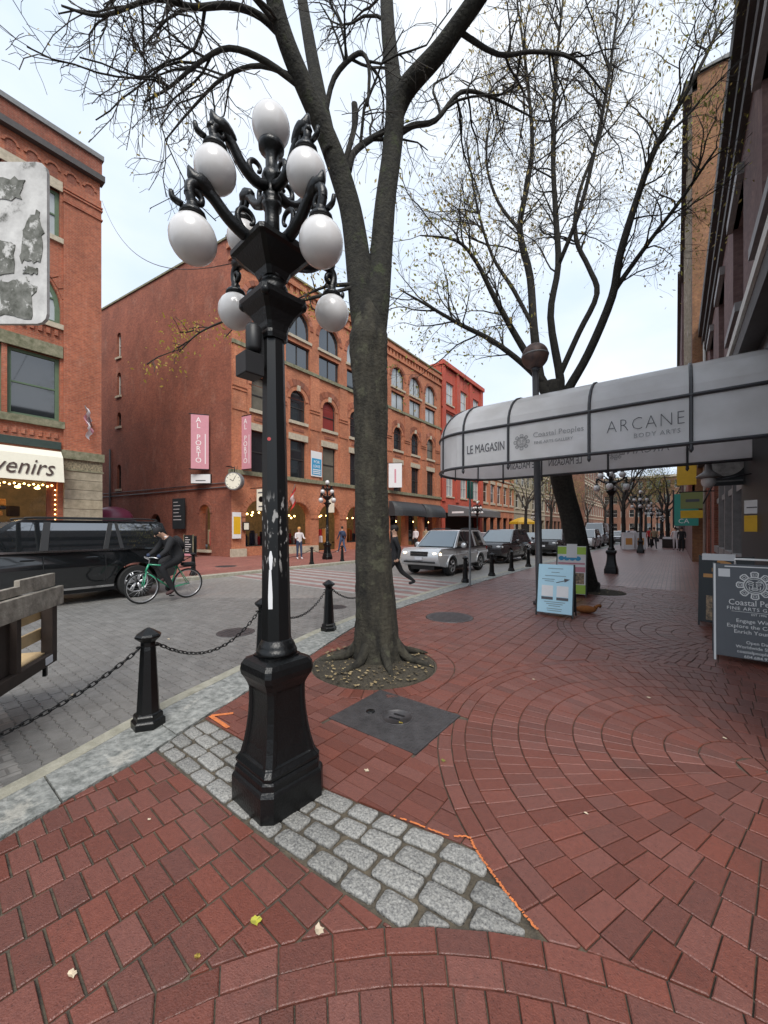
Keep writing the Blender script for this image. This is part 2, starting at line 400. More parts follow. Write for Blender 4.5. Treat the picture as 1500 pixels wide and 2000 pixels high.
def clip(poly, p, nrm):
    """keep the side of the line through p that nrm points to"""
    out = []
    for i in range(len(poly)):
        a, b = poly[i], poly[(i+1) % len(poly)]
        da = (a[0]-p[0])*nrm[0]+(a[1]-p[1])*nrm[1]; db = (b[0]-p[0])*nrm[0]+(b[1]-p[1])*nrm[1]
        if da >= 0: out.append(a)
        if (da >= 0) != (db >= 0):
            t = da/(da-db); out.append((a[0]+(b[0]-a[0])*t, a[1]+(b[1]-a[1])*t))
    return out
def area(poly): return abs(sum(poly[i][0]*poly[(i+1) % len(poly)][1]-poly[(i+1) % len(poly)][0]*poly[i][1] for i in range(len(poly))))/2
CA, SA = math.cos(YAW), math.sin(YAW)
def camspace(x, y): return (x*CA+y*SA, -x*SA+y*CA)
def in_view(x, y, z=0, mrg=.08):
    cx, cz = camspace(x, y)
    return cz > .3 and abs(cx/cz) < 1+mrg and -1.32-mrg < (z-1.6)/cz < 1.45+mrg
def smooth_path(pts, sub=4):
    P = [Vector(p) for p in pts]; out = []
    for i in range(len(P)-1):
        p0, p1, p2, p3 = P[max(i-1, 0)], P[i], P[i+1], P[min(i+2, len(P)-1)]
        for k in range(sub):
            t = k/sub
            out.append(.5*((2*p1)+(p2-p0)*t+(2*p0-5*p1+4*p2-p3)*t*t+(3*p1-p0-3*p2+p3)*t**3))
    out.append(P[-1]); return out

# ------------------------------------------------------------------ ground, road, kerbs, pavements
ZR = -.10
structure(MB().bb(-400, 400, -200, 700, -.5, -.2).build('ground', 'earth_ground'))['label'] = 'flat ground under the street'
KO = [(-3.0, -3), (-3.22, .2), (-3.36, .6), (-3.46, .84), (-3.63, 1.22), (-3.8, 1.66), (-4.08, 2.58), (-4.52, 4.1), (-4.78, 5.6), (-4.98, 7.3), (-5.1, 9), (-5.15, 11.4), (-5.15, 140)]
KI = [(-2.62, -3), (-2.77, .38), (-2.89, .75), (-2.99, 1.2), (-3.19, 1.68), (-3.36, 2.17), (-3.62, 3.12), (-3.9, 3.9), (-4.25, 4.9), (-4.45, 6.5), (-4.60, 9), (-4.68, 11.4), (-4.68, 140)]
def lerp_line(L, y):
    for a, b in zip(L, L[1:]):
        if a[1] <= y <= b[1]: return a[0]+(b[0]-a[0])*(y-a[1])/(b[1]-a[1])
    return L[-1][0]
def kerb_normal(L, y):
    for a, b in zip(L, L[1:]):
        if a[1] <= y <= b[1]:
            dx, dy = b[0]-a[0], b[1]-a[1]; q = math.hypot(dx, dy); return (dy/q, -dx/q)
    return (1, 0)
FKX = -12.75
def pave_mesh(mb, poly, top, bev=.004, depth=.012, tilt=None):
    n = len(poly); cx = sum(p[0] for p in poly)/n; cy = sum(p[1] for p in poly)/n
    tx, ty = tilt or (0, 0)
    def z(p): return top+tx*(p[0]-cx)+ty*(p[1]-cy)
    inner = []
    for p in poly:
        dx, dy = p[0]-cx, p[1]-cy; q = math.hypot(dx, dy) or 1; inner.append((p[0]-dx/q*bev*1.4, p[1]-dy/q*bev*1.4))
    vs_ = [(p[0], p[1], z(p)) for p in inner]+[(p[0], p[1], z(p)-bev*.8) for p in poly]+[(p[0], p[1], z(p)-depth) for p in poly]
    fs = [tuple(range(n))]
    for k in range(n):
        j = (k+1) % n; fs.append((n+k, n+j, j, k)); fs.append((2*n+k, 2*n+j, n+j, n+k))
    mb.add(vs_, fs)
def ccw(poly):
    s_ = sum(poly[i][0]*poly[(i+1) % len(poly)][1]-poly[(i+1) % len(poly)][0]*poly[i][1] for i in range(len(poly)))
    return poly if s_ > 0 else poly[::-1]
def screen_size(poly):
    cx = sum(p[0] for p in poly)/len(poly); cy = sum(p[1] for p in poly)/len(poly)
    a, b = camspace(cx, cy); return area(poly)/max(b, .3)**3
def lay(polys, parent, name, m, top, jit=.0024, limit=300, rest='paving_rest'):
    polys = [ccw(p) for p in polys if len(p) >= 3 and area(p) > 2e-4]
    polys.sort(key=screen_size, reverse=True)
    rb = MB()
    for i, p in enumerate(polys):
        t = top+random.uniform(-jit, jit); tl = (random.uniform(-.01, .01), random.uniform(-.01, .01))
        if i < limit:
            mb = MB(); pave_mesh(mb, p, t, tilt=tl); mb.build(name, m, parent)
        else: pave_mesh(rb, p, t, tilt=tl)
    if rb.f:
        o = rb.build(rest, m, parent); o['kind'] = 'stuff'

# near pavement bed
bed = MB(); pts = [p for p in KI if p[1] <= 12.5]+[(lerp_line(KI, 12.5), 12.5)]
bed.prism(pts+[(2.2, 12.5), (2.2, -3)], 'z', -.15, -.011)
sidewalk = structure(bed.build('sidewalk', 'mortar', fix=True)); sidewalk['label'] = 'red brick pavement laid in circles and rows beside the shops'
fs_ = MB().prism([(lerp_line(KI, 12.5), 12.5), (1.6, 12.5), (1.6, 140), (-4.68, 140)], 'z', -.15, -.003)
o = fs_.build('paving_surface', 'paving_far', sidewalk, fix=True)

CIRC = [((.45, -.35), 2.1), ((.5, 3.55), 2.17), ((.5, 7.42), 2.15), ((.5, 11.3), 2.15)]
PIT = ((-2.85, 3.56), .74); PIT2 = ((-1.55, 11.1), .6)
MAN = ((-3.27, 6.27), .42)
PLATE = (-2.34, -1.47, 2.31, 3.02)
STRIP_Y0, STRIP_Y1 = 1.215, 1.665
J = .006
def yu(x): return STRIP_Y1+.15*max(0, x+1.7)
def yl(x): return STRIP_Y0+.06*max(0, x+1.7)
def outside_circle(poly, c, r):
    """None when wholly inside; clipped by the tangent when crossing"""
    ds = [math.hypot(p[0]-c[0], p[1]-c[1]) for p in poly]
    if min(ds) >= r: return poly
    if max(ds) <= r: return None
    mx = sum(p[0] for p in poly)/len(poly)-c[0]; my = sum(p[1] for p in poly)/len(poly)-c[1]
    q = math.hypot(mx, my) or 1; nx, ny = mx/q, my/q
    return clip(poly, (c[0]+nx*r, c[1]+ny*r), (nx, ny)) or None
def outside_rect(poly, x0, x1, y0, y1):
    cx = sum(p[0] for p in poly)/len(poly); cy = sum(p[1] for p in poly)/len(poly)
    if max(p[0] for p in poly) <= x0 or min(p[0] for p in poly) >= x1 or max(p[1] for p in poly) <= y0 or min(p[1] for p in poly) >= y1: return poly
    cands = [(x0-cx, (x0, 0), (-1, 0)), (cx-x1, (x1, 0), (1, 0)), (y0-cy, (0, y0), (0, -1)), (cy-y1, (0, y1), (0, 1))]
    cands.sort(key=lambda t: -t[0]); r_ = clip(poly, cands[0][1], cands[0][2])
    return r_ or None
def kerb_clip(poly):
    cy = sum(p[1] for p in poly)/len(poly)
    x = lerp_line(KI, cy); return clip(poly, (x+.012, cy), kerb_normal(KI, cy)) or None
polys = []
def add_poly(p, circ_skip=None, fields=True):
    if not p: return
    cx = sum(q[0] for q in p)/len(p); cy = sum(q[1] for q in p)/len(p)
    if not in_view(cx, cy, 0, .15): return
    p = kerb_clip(p)
    for i, (c, r) in enumerate(CIRC):
        if p and (circ_skip is None or i < circ_skip): p = outside_circle(p, c, r+J/2)
    for c, r in (PIT, PIT2):
        if p: p = outside_circle(p, c, r+(.205 if fields else 0))
    if p: p = outside_circle(p, MAN[0], MAN[1]+.01)
    if p: p = outside_rect(p, PLATE[0]-.006, PLATE[1]+.006, PLATE[2]-.006, PLATE[3]+.006)
    if p and len(p) >= 3: polys.append(p)
def rect(cx, cy, w, h, rot=0, org=(0, 0)):
    q = [(cx-w/2, cy-h/2), (cx+w/2, cy-h/2), (cx+w/2, cy+h/2), (cx-w/2, cy+h/2)]
    c_, s_ = math.cos(rot), math.sin(rot)
    return [(org[0]+x*c_-y*s_, org[1]+x*s_+y*c_) for x, y in q]
# circles of brick
for i, (c, r0) in enumerate(CIRC):
    r = r0; ring = 0
    while r > .12:
        if ring < 2: dr, arc = .1, .2
        else: dr, arc = .2, .104
        ri = max(r-dr, .03); rm = (r+ri)/2; n = max(6, round(2*PI*rm/arc)); off = random.random()
        for k in range(n):
            a0 = (k+off)*2*PI/n; a1 = (k+1+off)*2*PI/n
            jo, ji = J/2/r, J/2/ri
            p = [(c[0]+q*math.cos(a), c[1]+q*math.sin(a)) for q, a in ((ri+J/2, a0+ji), (r-J/2, a0+jo), (r-J/2, a1-jo), (ri+J/2, a1-ji))]
            if p[0][0] < 1.3 and p[0][1] < 12.5 and p[0][1] > -.6: add_poly(p, circ_skip=i, fields=False)
        r -= dr; ring += 1
# rings of brick round the tree pits
for (c, r) in (PIT, PIT2):
    n = round(2*PI*(r+.1)/.108)
    for k in range(n):
        a0, a1 = k*2*PI/n, (k+1)*2*PI/n
        p = [(c[0]+q*math.cos(a), c[1]+q*math.sin(a)) for q, a in ((r, a0+.003), (r+.198, a0+.003), (r+.198, a1-.003), (r, a1-.003))]
        cy = sum(q[1] for q in p)/4; p = kerb_clip(p)
        if p and c is PIT[0]: p = outside_circle(p, *CIRC[1])
        if p: polys.append(p)
# straight rows: bricks lie across the pavement, columns run along the street
for i in range(-26, 8):
    for j in range(-4, 130):
        x = i*.205+.05; y = j*.103+(i % 2)*.05
        if 1.2 < y < 12.5 and x < 1.2 and x > -5.2:
            p = rect(x, y, .2-J*.2, .1-J*.3)
            if y-.06 < yu(x): p = clip(p, (x, yu(x)+.01), (-.15 if x > -1.7 else 0, 1))
            if p: add_poly(p)
# rows in front of the setts, turned a little
for i in range(-12, 12):
    for j in range(-30, 24):
        x, y = i*.205, j*.1045+(i % 2)*.052
        p = rect(x, y, .198-J, .1-J*.9, R(-3), (-1.7, .7))
        cx = sum(q[0] for q in p)/4; cy = sum(q[1] for q in p)/4
        if cy > yl(cx)+.08 or cy < -.6: continue
        p = clip(p, (cx, yl(cx)-.01), (.06 if cx > -1.7 else 0, -1))
        if p: add_poly(p)
lay(polys, sidewalk, 'brick', 'paver_brick', 0)
# setts round the lamp foot
setts = []
row_h = (STRIP_Y1-STRIP_Y0)/4
for k in range(4):
    y0 = STRIP_Y0+k*row_h; x = -3.2+random.uniform(0, .1)
    while x < -.35:
        w_ = random.uniform(.16, .25); p = []
        x1 = x+w_
        def yk(a, f): return yl(a)+(yu(a)-yl(a))*f
        q = [(x+.010, yk(x, k/4)+.009), (x1-.010, yk(x1, k/4)+.009), (x1-.010, yk(x1, (k+1)/4)-.009), (x+.010, yk(x, (k+1)/4)-.009)]
        q = [(a+random.uniform(-.007, .007), b+random.uniform(-.006, .006)) for a, b in q]
        q = kerb_clip(q)
        if q: q = outside_circle(q, *CIRC[0])
        if q: q = outside_circle(q, CIRC[1][0], CIRC[1][1]+.004)
        if q and area(q) > .0035: setts.append(q)
        x = x1
def sett_mesh(poly):
    poly = ccw(poly); n = len(poly); mb = MB(); cx = sum(p[0] for p in poly)/n; cy = sum(p[1] for p in poly)/n
    # round the corners
    rp = []
    for i in range(n):
        a, b, c_ = Vector(poly[i-1]), Vector(poly[i]), Vector(poly[(i+1) % n])
        d1 = (a-b); d2 = (c_-b); t = min(.018, d1.length*.3, d2.length*.3)
        rp += [b+d1.normalized()*t, b+(d1.normalized()+d2.normalized())*t*.28, b+d2.normalized()*t]
    n = len(rp); h = random.uniform(.0, .006)
    tiers = [(1., -.014), (.975, -.002+h), (.92, .0015+h), (.5, .0025+h)]
    secs = [[(cx+(p.x-cx)*s_, cy+(p.y-cy)*s_, z+random.uniform(-.0012, .0012)) for p in rp] for s_, z in tiers]
    mb.loft(secs, smooth=True); return mb
for q in setts: sett_mesh(q).build('cobblestone', 'granite_sett', sidewalk)

# sprayed orange marks along the setts
def strip(mb, path, w_, z):
    for a, b in zip(path, path[1:]):
        d = Vector((b[0]-a[0], b[1]-a[1])); nn = Vector((-d.y, d.x)).normalized()*w_/2
        mb.face([(a[0]-nn.x, a[1]-nn.y, z), (b[0]-nn.x, b[1]-nn.y, z), (b[0]+nn.x, b[1]+nn.y, z), (a[0]+nn.x, a[1]+nn.y, z)])
mb = MB(); pa = [(-1.25, 1.735), (-1.08, 1.765), (-.95, 1.79)]+[(CIRC[1][0][0]+2.176*math.cos(a), CIRC[1][0][1]+2.176*math.sin(a)) for a in [R(231.5+k*1.3) for k in range(11)]]
fine = smooth_path([(a, b, 0) for a, b in pa], 10); zq = .0062
for a, b in zip(fine, fine[1:]):
    if random.random() < .07: continue
    d_ = (b-a).normalized(); q_ = Vector((-d_.y, d_.x, 0)); w0, w1 = random.uniform(.004, .007), random.uniform(.004, .007); o_ = random.uniform(-.003, .003)
    mb.face([(p.x+q_.x*s_, p.y+q_.y*s_, zq+random.uniform(-.0004, .0004)) for p, s_ in ((a, -w0+o_), (b, -w1+o_), (b, w1+o_), (a, w0+o_))])
mb.build('paint_line', 'paint_orange', sidewalk)['kind'] = 'stuff'
mb = MB(); strip(mb, [(-3.05, 1.86), (-3.16, 1.72)], .035, .0052); strip(mb, [(-3.16, 1.715), (-2.86, 1.70)], .035, .0056); mb.build('paint_bracket', 'paint_orange', sidewalk)

# road
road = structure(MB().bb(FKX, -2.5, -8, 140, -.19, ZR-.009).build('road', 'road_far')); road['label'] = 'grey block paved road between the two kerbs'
rp_ = []
pw, ph = .225, .1125; yrow = -1.2; row = 0
while yrow < 9.0:
    x = FKX+(row % 2)*pw/2
    while x < -3.1:
        if in_view(x, yrow, ZR, .02) and x+pw < lerp_line(KO, yrow)-.02 and camspace(x, yrow)[1] < 9.5:
            z_ = .016
            p = [(x+.003, yrow+.003), (x+pw*.25, yrow+.003+z_), (x+pw*.5, yrow+.003), (x+pw*.75, yrow+.003+z_), (x+pw-.003, yrow+.003),
                 (x+pw-.003, yrow+ph-.003), (x+pw*.75, yrow+ph-.003+z_), (x+pw*.5, yrow+ph-.003), (x+pw*.25, yrow+ph-.003+z_), (x+.003, yrow+ph-.003)]
            rp_.append(p)
        x += pw
    yrow += ph; row += 1
def lay_road():
    rp_.sort(key=screen_size, reverse=True); rb = MB()
    for i, p in enumerate(rp_):
        t = ZR+random.uniform(-.001, .001); mb = MB() if i < 300 else rb
        cx = sum(q[0] for q in p)/10; cy = sum(q[1] for q in p)/10
        vs_ = [(q[0]+(cx-q[0])*.03, q[1]+(cy-q[1])*.05, t) for q in p]+[(q[0], q[1], t-.007) for q in p]
        fs = [tuple(range(10))]+[(10+k, 10+(k+1) % 10, (k+1) % 10, k) for k in range(10)]
        mb.add(vs_, fs)
        if i < 300: mb.build('paver', 'road_paver', road)
    o = rb.build('paver_rest', 'road_paver', road); o['kind'] = 'stuff'
lay_road()
# kerbs of the near side: concrete edging and cracked granite slabs
kerb = structure(MB().prism([(a, b) for a, b in KO]+[(lerp_line(KO, 140)+.13, 140)]+[(a+.13, b) for a, b in KO[::-1]], 'z', -.19, .002).build('kerb', 'kerb_concrete', fix=True))
kerb['label'] = 'pale concrete kerb edging along the near side of the road'
y = -.6
while y < 30:
    L = random.choice([.8, 1.0, 1.3, 1.5]) if y > 1 else [1.25, .75, 1.3][int(y > .4)]
    y1 = y+L; poly = []
    steps = max(3, int(L/.12))
    jt = random.uniform(-.05, .05)
    for k in range(steps+1):
        yy = y+.006+(y1-y-.012)*k/steps; poly.append((lerp_line(KO, yy)+.137, yy))
    for k in range(steps, -1, -1):
        yy = y+.006+(y1-y-.012)*k/steps; poly.append((lerp_line(KI, yy)+random.uniform(-.022, .012), yy+jt*(1 if 0 < k else 0)*0))
    mb = MB(); zt = .004+random.uniform(-.003, .004)
    mb.prism(poly, 'z', -.16, zt); mb.build('granite_slab', 'granite_slab', kerb, fix=True)
    y = y1
MB().prism([(-5.0, 30), (-4.68, 30), (-4.68, 140), (-5.0, 140)], 'z', -.16, .001).build('granite_run', 'granite_slab', kerb, fix=True)
# far side
far_sw = structure(MB().bb(-24, FKX-.28, -10, 140, -.19, 0).build('far_sidewalk', 'paving_far_pink')); far_sw['label'] = 'pinkish brick pavement along the far shops'
fk = structure(MB().bb(FKX-.29, FKX, -10, 140, -.19, .004, .01).build('far_kerb', 'kerb_concrete')); fk['label'] = 'pale kerb edging the far pavement'
# crossing: alternating red and pale bands across the road
cw = structure(MB().bb(FKX+.02, -5.3, 7.6, 11.2, -.15, ZR+.0045).build('crossing', 'crossing_white')); cw['label'] = 'pedestrian crossing paved in red and pale bands'
for k in range(6):
    mb = MB(); y0 = 7.75+k*.6
    mb.bb(FKX+.05, -5.32, y0, y0+.3, -.12, ZR+.0085); mb.build('red_band', 'crossing_red', cw)
# tree pits, plate, manholes
def pit(c, r, label):
    mb = MB(); n = 48; rings = []
    for q, zz in ((1., -.02), (.93, .004), (.6, .02), (.3, .05)):
        rings.append([(c[0]+r*q*math.cos(2*PI*k/n), c[1]+r*q*math.sin(2*PI*k/n), zz+random.uniform(-.006, .01)*(q < 1)) for k in range(n)])
    mb.loft(rings, smooth=True); o = mb.build('tree_pit', 'soil', fix=True); structure(o); o['label'] = label
    lv = MB()
    for k in range(420 if r > .7 else 60):
        a = random.uniform(0, 2*PI); q = r*math.sqrt(random.uniform(.12, .95)); x, y = c[0]+q*math.cos(a), c[1]+q*math.sin(a)
        s_ = random.uniform(.008, .028); t = random.uniform(0, 6.3); z = .025+.03*(1-q/r)
        lv.face([(x+s_*math.cos(t+b), y+s_*math.sin(t+b)*.7, z+random.uniform(-.004, .012)) for b in (0, 1.5, 3.1, 4.7)])
    o2 = lv.build('leaf_litter', 'litter', o); o2['kind'] = 'stuff'
mat('litter', (.22, .165, .085), .85, island=.9)
pit(*PIT, 'round soil pit with leaf litter around the near tree')
pit(*PIT2, 'dark soil pit around the leaning tree behind the canopy')
mh = thing('access_cover', 'rectangular grey chequered steel cover set in the bricks', 'cover', ((PLATE[0]+PLATE[1])/2, (PLATE[2]+PLATE[3])/2, 0))
hw, hh = (PLATE[1]-PLATE[0])/2, (PLATE[3]-PLATE[2])/2
MB().bb(-hw, hw, -hh, hh, -.05, .002, .002).build('plate', 'steel_plate', mh)
tb = MB()
for i in range(-13, 14):
    for j in range(-10, 11):
        x, y = i*.0315, j*.033
        if abs(x) < hw-.015 and abs(y) < hh-.015 and math.hypot(x-.02, y) > .145:
            d = R(45) if (i+j) % 2 else R(-45); tb.box((x, y, .0035), (.022, .006, .004), d)
o = tb.build('tread_pattern', 'steel_plate', mh); o['kind'] = 'stuff'
MB().lathe([(.14, .002), (.14, .006), (.125, .006), (.125, .0045), (.01, .0045)], 28, (.02, 0, 0)).build('round_lid', 'steel_plate', mh)
for dy in (-.035, .035): MB().box((.02, dy, .0062), (.10, .02, .003), R(8)).build('lift_slot', 'black_iron', mh)
MB().lathe([(.04, .002), (.04, .007), (.005, .008)], 14, (-.22, -.06, 0)).build('bolt_cap', 'black_iron', mh)
def manhole(c, r, label, z=0):
    t = thing('manhole_cover', label, 'manhole', (c[0], c[1], z))
    MB().lathe([(r, -.05), (r, .003), (r-.02, .005), (r-.04, .003), (.01, .003)], 40).build('lid', 'steel_plate', t)
    for k in range(-4, 5):
        w_ = math.sqrt(max(0, (r-.06)**2-(k*r*.2)**2))
        MB().box((0, k*r*.2, .005), (2*w_, .018, .006)).build('rib', 'steel_plate', t)
manhole(MAN[0], MAN[1], 'round iron manhole cover in the brick pavement beyond the near tree')
manhole((-5.75, 3.55), .3, 'small dark manhole cover in the road behind the lamp shaft', ZR)
manhole((-5.9, 6.0), .26, 'dark utility lid in the road beside the near tree', ZR)
manhole((-15.3, 9.0), .45, 'iron cover in the pink far pavement', 0)

# ------------------------------------------------------------------ street lamps
def sq_section(h, ch, d, z):
    pts = []
    side = [(h, -h+ch), (h, -h*.70), (h-d, -h*.64), (h-d, h*.64), (h, h*.70), (h, h-ch)]
    for k in range(4):
        c_, s_ = math.cos(k*PI/2), math.sin(k*PI/2)
        pts += [(x*c_-y*s_, x*s_+y*c_, z) for x, y in side]
    return pts
def spiral(c, r, a0, turns, n=18, shrink=.25):
    return [(c[0]+r*(1-(1-shrink)*k/n)*math.cos(a0+turns*2*PI*k/n), c[1]+r*(1-(1-shrink)*k/n)*math.sin(a0+turns*2*PI*k/n)) for k in range(n+1)]
def make_lamp():
    t = thing('street_lamp', '', 'street lamp')
    IR = 'black_iron'
    MB().loft([sq_section(h, ch, 0, z) for h, ch, z in ((.212, .05, 0), (.212, .05, .145), (.206, .05, .16), (.196, .045, .168), (.196, .045, .20), (.188, .04, .212), (.172, .04, .222))]).build('plinth', IR, t)
    prof = [(.186, 0, .222), (.188, 0, .238), (.172, 0, .262), (.170, .0, .268), (.167, .011, .274), (.153, .013, .34), (.141, .013, .42), (.133, .013, .5), (.129, .012, .58), (.129, .010, .655), (.132, 0, .675), (.146, 0, .71), (.160, 0, .735), (.165, 0, .765), (.160, 0, .80), (.146, 0, .826), (.118, 0, .838), (.108, 0, .84), (.108, 0, .85)]
    MB().loft([sq_section(h, .026, d, z) for h, d, z in prof]).build('pedestal', IR, t)
    MB().lathe([(.118, .85), (.121, .865), (.114, .884), (.108, .888), (.108, .9), (.098, .918), (.092, .925), (.088, .94)], 24).build('shaft_base', IR, t)
    MB().lathe([(.087, .935), (.086, 1.0), (.0635, 2.74)], 8, a0=PI/8, smooth=False).build('shaft', 'shaft_iron', t)
    cp = [(.066, .02, 2.735), (.07, .02, 2.76), (.068, .02, 2.78), (.078, .02, 2.82), (.105, .02, 2.88), (.135, .02, 2.92), (.15, .02, 2.945), (.15, .02, 2.975), (.115, .02, 2.985), (.10, .02, 3.0)]
    MB().loft([sq_section(h, c_, 0, z) for h, c_, z in cp]).build('capital', IR, t)
    for k in range(4):
        a = k*PI/2+PI/4
        MB().ball((.175*math.cos(a), .175*math.sin(a), 2.945), (.03, .03, .03), 8, 6).build('capital_scroll', IR, t)
    MB().lathe([(.078, 3.0), (.088, 3.02), (.09, 3.05), (.078, 3.075), (.07, 3.08), (.07, 3.1), (.08, 3.11)], 18).build('neck', IR, t)
    pl = [(.07, .02, 3.10), (.085, .02, 3.14), (.13, .02, 3.19), (.165, .02, 3.235), (.185, .02, 3.245), (.185, .02, 3.272), (.165, .02, 3.282), (.08, .02, 3.33), (.05, .02, 3.36)]
    MB().loft([sq_section(h, c_, 0, z) for h, c_, z in pl]).build('bracket_plate', IR, t)
    MB().lathe([(.048, 3.33), (.044, 3.46), (.044, 3.53), (.058, 3.545), (.06, 3.565), (.05, 3.575), (.058, 3.59), (.058, 3.61), (.042, 3.62), (.038, 3.68), (.055, 3.70), (.06, 3.73), (.05, 3.76), (.036, 3.78), (.036, 3.86), (.05, 3.88), (.075, 3.90), (.078, 3.925), (.07, 3.93)], 16).build('upper_stem', IR, t)
    MB().ball((0, 0, 4.045), (.112, .112, .122), 24, 16).build('globe', 'globe_glass', t)
    def tier(pathrz, radii, scroll_c, scroll_r, Rg, zfit, zg, rg, zs, name):
        for k in range(4):
            a = k*PI/2; rot = Matrix.Rotation(a, 4, 'Z')
            mb = MB(); p = smooth_path([(r, 0, z) for r, z in pathrz], 4)
            m_ = len(p); rr = [radii[0]+(radii[1]-radii[0])*i/(m_-1) for i in range(m_)]
            mb.tube(p, rr, 8); mb.xf(rot); arm = mb.build('arm', IR, t)
            mb = MB(); mb.tube([(x, 0, z) for x, z in spiral(scroll_c, scroll_r, R(-100), .95)], [.019*(1-.5*i/18) for i in range(19)], 7)
            mb.xf(rot); mb.build('scroll', IR, arm)
            mb = MB(); mb.tube([(x, 0, z) for x, z in spiral((Rg-.02, zfit+.10), .045, R(0), .9)], [.021*(1-.4*i/18) for i in range(19)], 7)
            mb.xf(rot); mb.build('curl', IR, arm)
            mb = MB(); tip = pathrz[-4]
            mb.tube(smooth_path([(tip[0]-.075, 0, tip[1]-.02), (tip[0]-.02, 0, tip[1]+.012), (tip[0]+.03, 0, tip[1]+.02), (tip[0]+.055, 0, tip[1]+.065)], 3), [.022, .030, .036, .040, .042, .040, .034, .025, .015, .006], 8)
            mb.xf(rot); mb.build('leaf_tip', IR, arm); mb = MB()
            mb.tube(smooth_path([(Rg+.05, 0, zfit+.03), (Rg+.095, 0, zfit+.035), (Rg+.105, 0, zfit+.07)], 3), [.014, .015, .016, .015, .014, .013, .011], 6)
            mb.xf(rot); mb.build('leaf_ornament', IR, arm)
            mb = MB(); mb.lathe([(.018, .075), (.03, .06), (.026, .045), (.046, .03), (.062, .015), (.066, -.004), (.058, -.008)][::-1], 14, (Rg, 0, zfit)); mb.xf(rot); mb.build('fitter', IR, arm)
            mb = MB(); mb.ball((Rg, 0, zg), (rg, rg, rg*1.03), 24, 16); mb.xf(rot); mb.build('globe', 'globe_glass', t)
    tier([(.05, 3.31), (.16, 3.285), (.27, 3.32), (.36, 3.385), (.43, 3.405), (.475, 3.375), (.48, 3.33), (.465, 3.28)], (.036, .024), (.155, 3.385), .085, .465, 3.22, 3.10, .116, 3.3, 'lower')
    tier([(.04, 3.66), (.11, 3.64), (.19, 3.68), (.25, 3.755), (.31, 3.79), (.352, 3.765), (.356, 3.73), (.345, 3.71)], (.031, .021), (.10, 3.72), .06, .345, 3.655, 3.54, .108, 3.7, 'upper')
    return t
# shaft paint: black, flaking pale where posters were torn off
m = mat('shaft_iron', (.013, .014, .016), .36, var=.3, vscale=18, spec=.38)
nt = m.node_tree; n_ = nt.nodes; l_ = nt.links; b_ = n_['Principled BSDF']
tc = n_.new('ShaderNodeTexCoord'); sx = n_.new('ShaderNodeSeparateXYZ'); l_.new(tc.outputs['Object'], sx.inputs[0])
r1 = n_.new('ShaderNodeMapRange'); r1.interpolation_type = 'SMOOTHSTEP'; r1.inputs[1].default_value = 1.30; r1.inputs[2].default_value = 1.42
r2 = n_.new('ShaderNodeMapRange'); r2.interpolation_type = 'SMOOTHSTEP'; r2.inputs[1].default_value = 1.84; r2.inputs[2].default_value = 1.72
l_.new(sx.outputs['Z'], r1.inputs[0]); l_.new(sx.outputs['Z'], r2.inputs[0])
mp = n_.new('ShaderNodeMapping'); mp.inputs['Scale'].default_value = (1, 1, .35); l_.new(tc.outputs['Object'], mp.inputs[0])
nz = n_.new('ShaderNodeTexNoise'); nz.inputs['Scale'].default_value = 42; nz.inputs['Detail'].default_value = 5; l_.new(mp.outputs[0], nz.inputs['Vector'])
th = n_.new('ShaderNodeMapRange'); th.inputs[1].default_value = .58; th.inputs[2].default_value = .63; l_.new(nz.outputs['Fac'], th.inputs[0])
k1 = n_.new('ShaderNodeMath'); k1.operation = 'MULTIPLY'; l_.new(r1.outputs[0], k1.inputs[0]); l_.new(r2.outputs[0], k1.inputs[1])
k2 = n_.new('ShaderNodeMath'); k2.operation = 'MULTIPLY'; l_.new(k1.outputs[0], k2.inputs[0]); l_.new(th.outputs[0], k2.inputs[1])
mx = n_.new('ShaderNodeMix'); mx.data_type = 'RGBA'; mx.inputs[6].default_value = (.0045, .005, .0055, 1); mx.inputs[7].default_value = (.28, .27, .26, 1)
l_.new(k2.outputs[0], mx.inputs[0]); l_.new(mx.outputs[2], b_.inputs['Base Color'])
lamp = make_lamp()
far_lamps = []
LG = 'globe street lamps along the street'
for i in range(6):
    far_lamps.append((-1.85, 1.44+14.6*(i+1), ['black nine-globe lamp rising beyond the leaning tree and the A-boards', 'black globe lamp further along the pavement by the white bins', 'third globe lamp away down the pavement behind the shoppers', 'fourth globe lamp away down the pavement in the distant row', 'fifth globe lamp away down the pavement in the distant row', 'farthest globe lamp ending the distant row on the pavement'][i]))
far_lamps += [(-14.6, 14.3, 'black globe lamp across the road before the arched shop window'), (-14.6, 33.5, 'black globe lamp across the road before the red building'), (-14.6, 52, 'far globe lamp across the road before the banded building'), (-14.6, 8.0-14, '')]
for x, y, lb in far_lamps[:-1]:
    c_ = copy_tree(lamp); c_.location = (x, y, 0); tag(c_, lb, 'street lamp', LG)
lamp.location = (-1.915, 1.465, 0); lamp.rotation_euler = (.006, -.010, R(-5))
tag(lamp, 'tall black iron lamp with nine white globes nearest the camera', 'street lamp', LG)
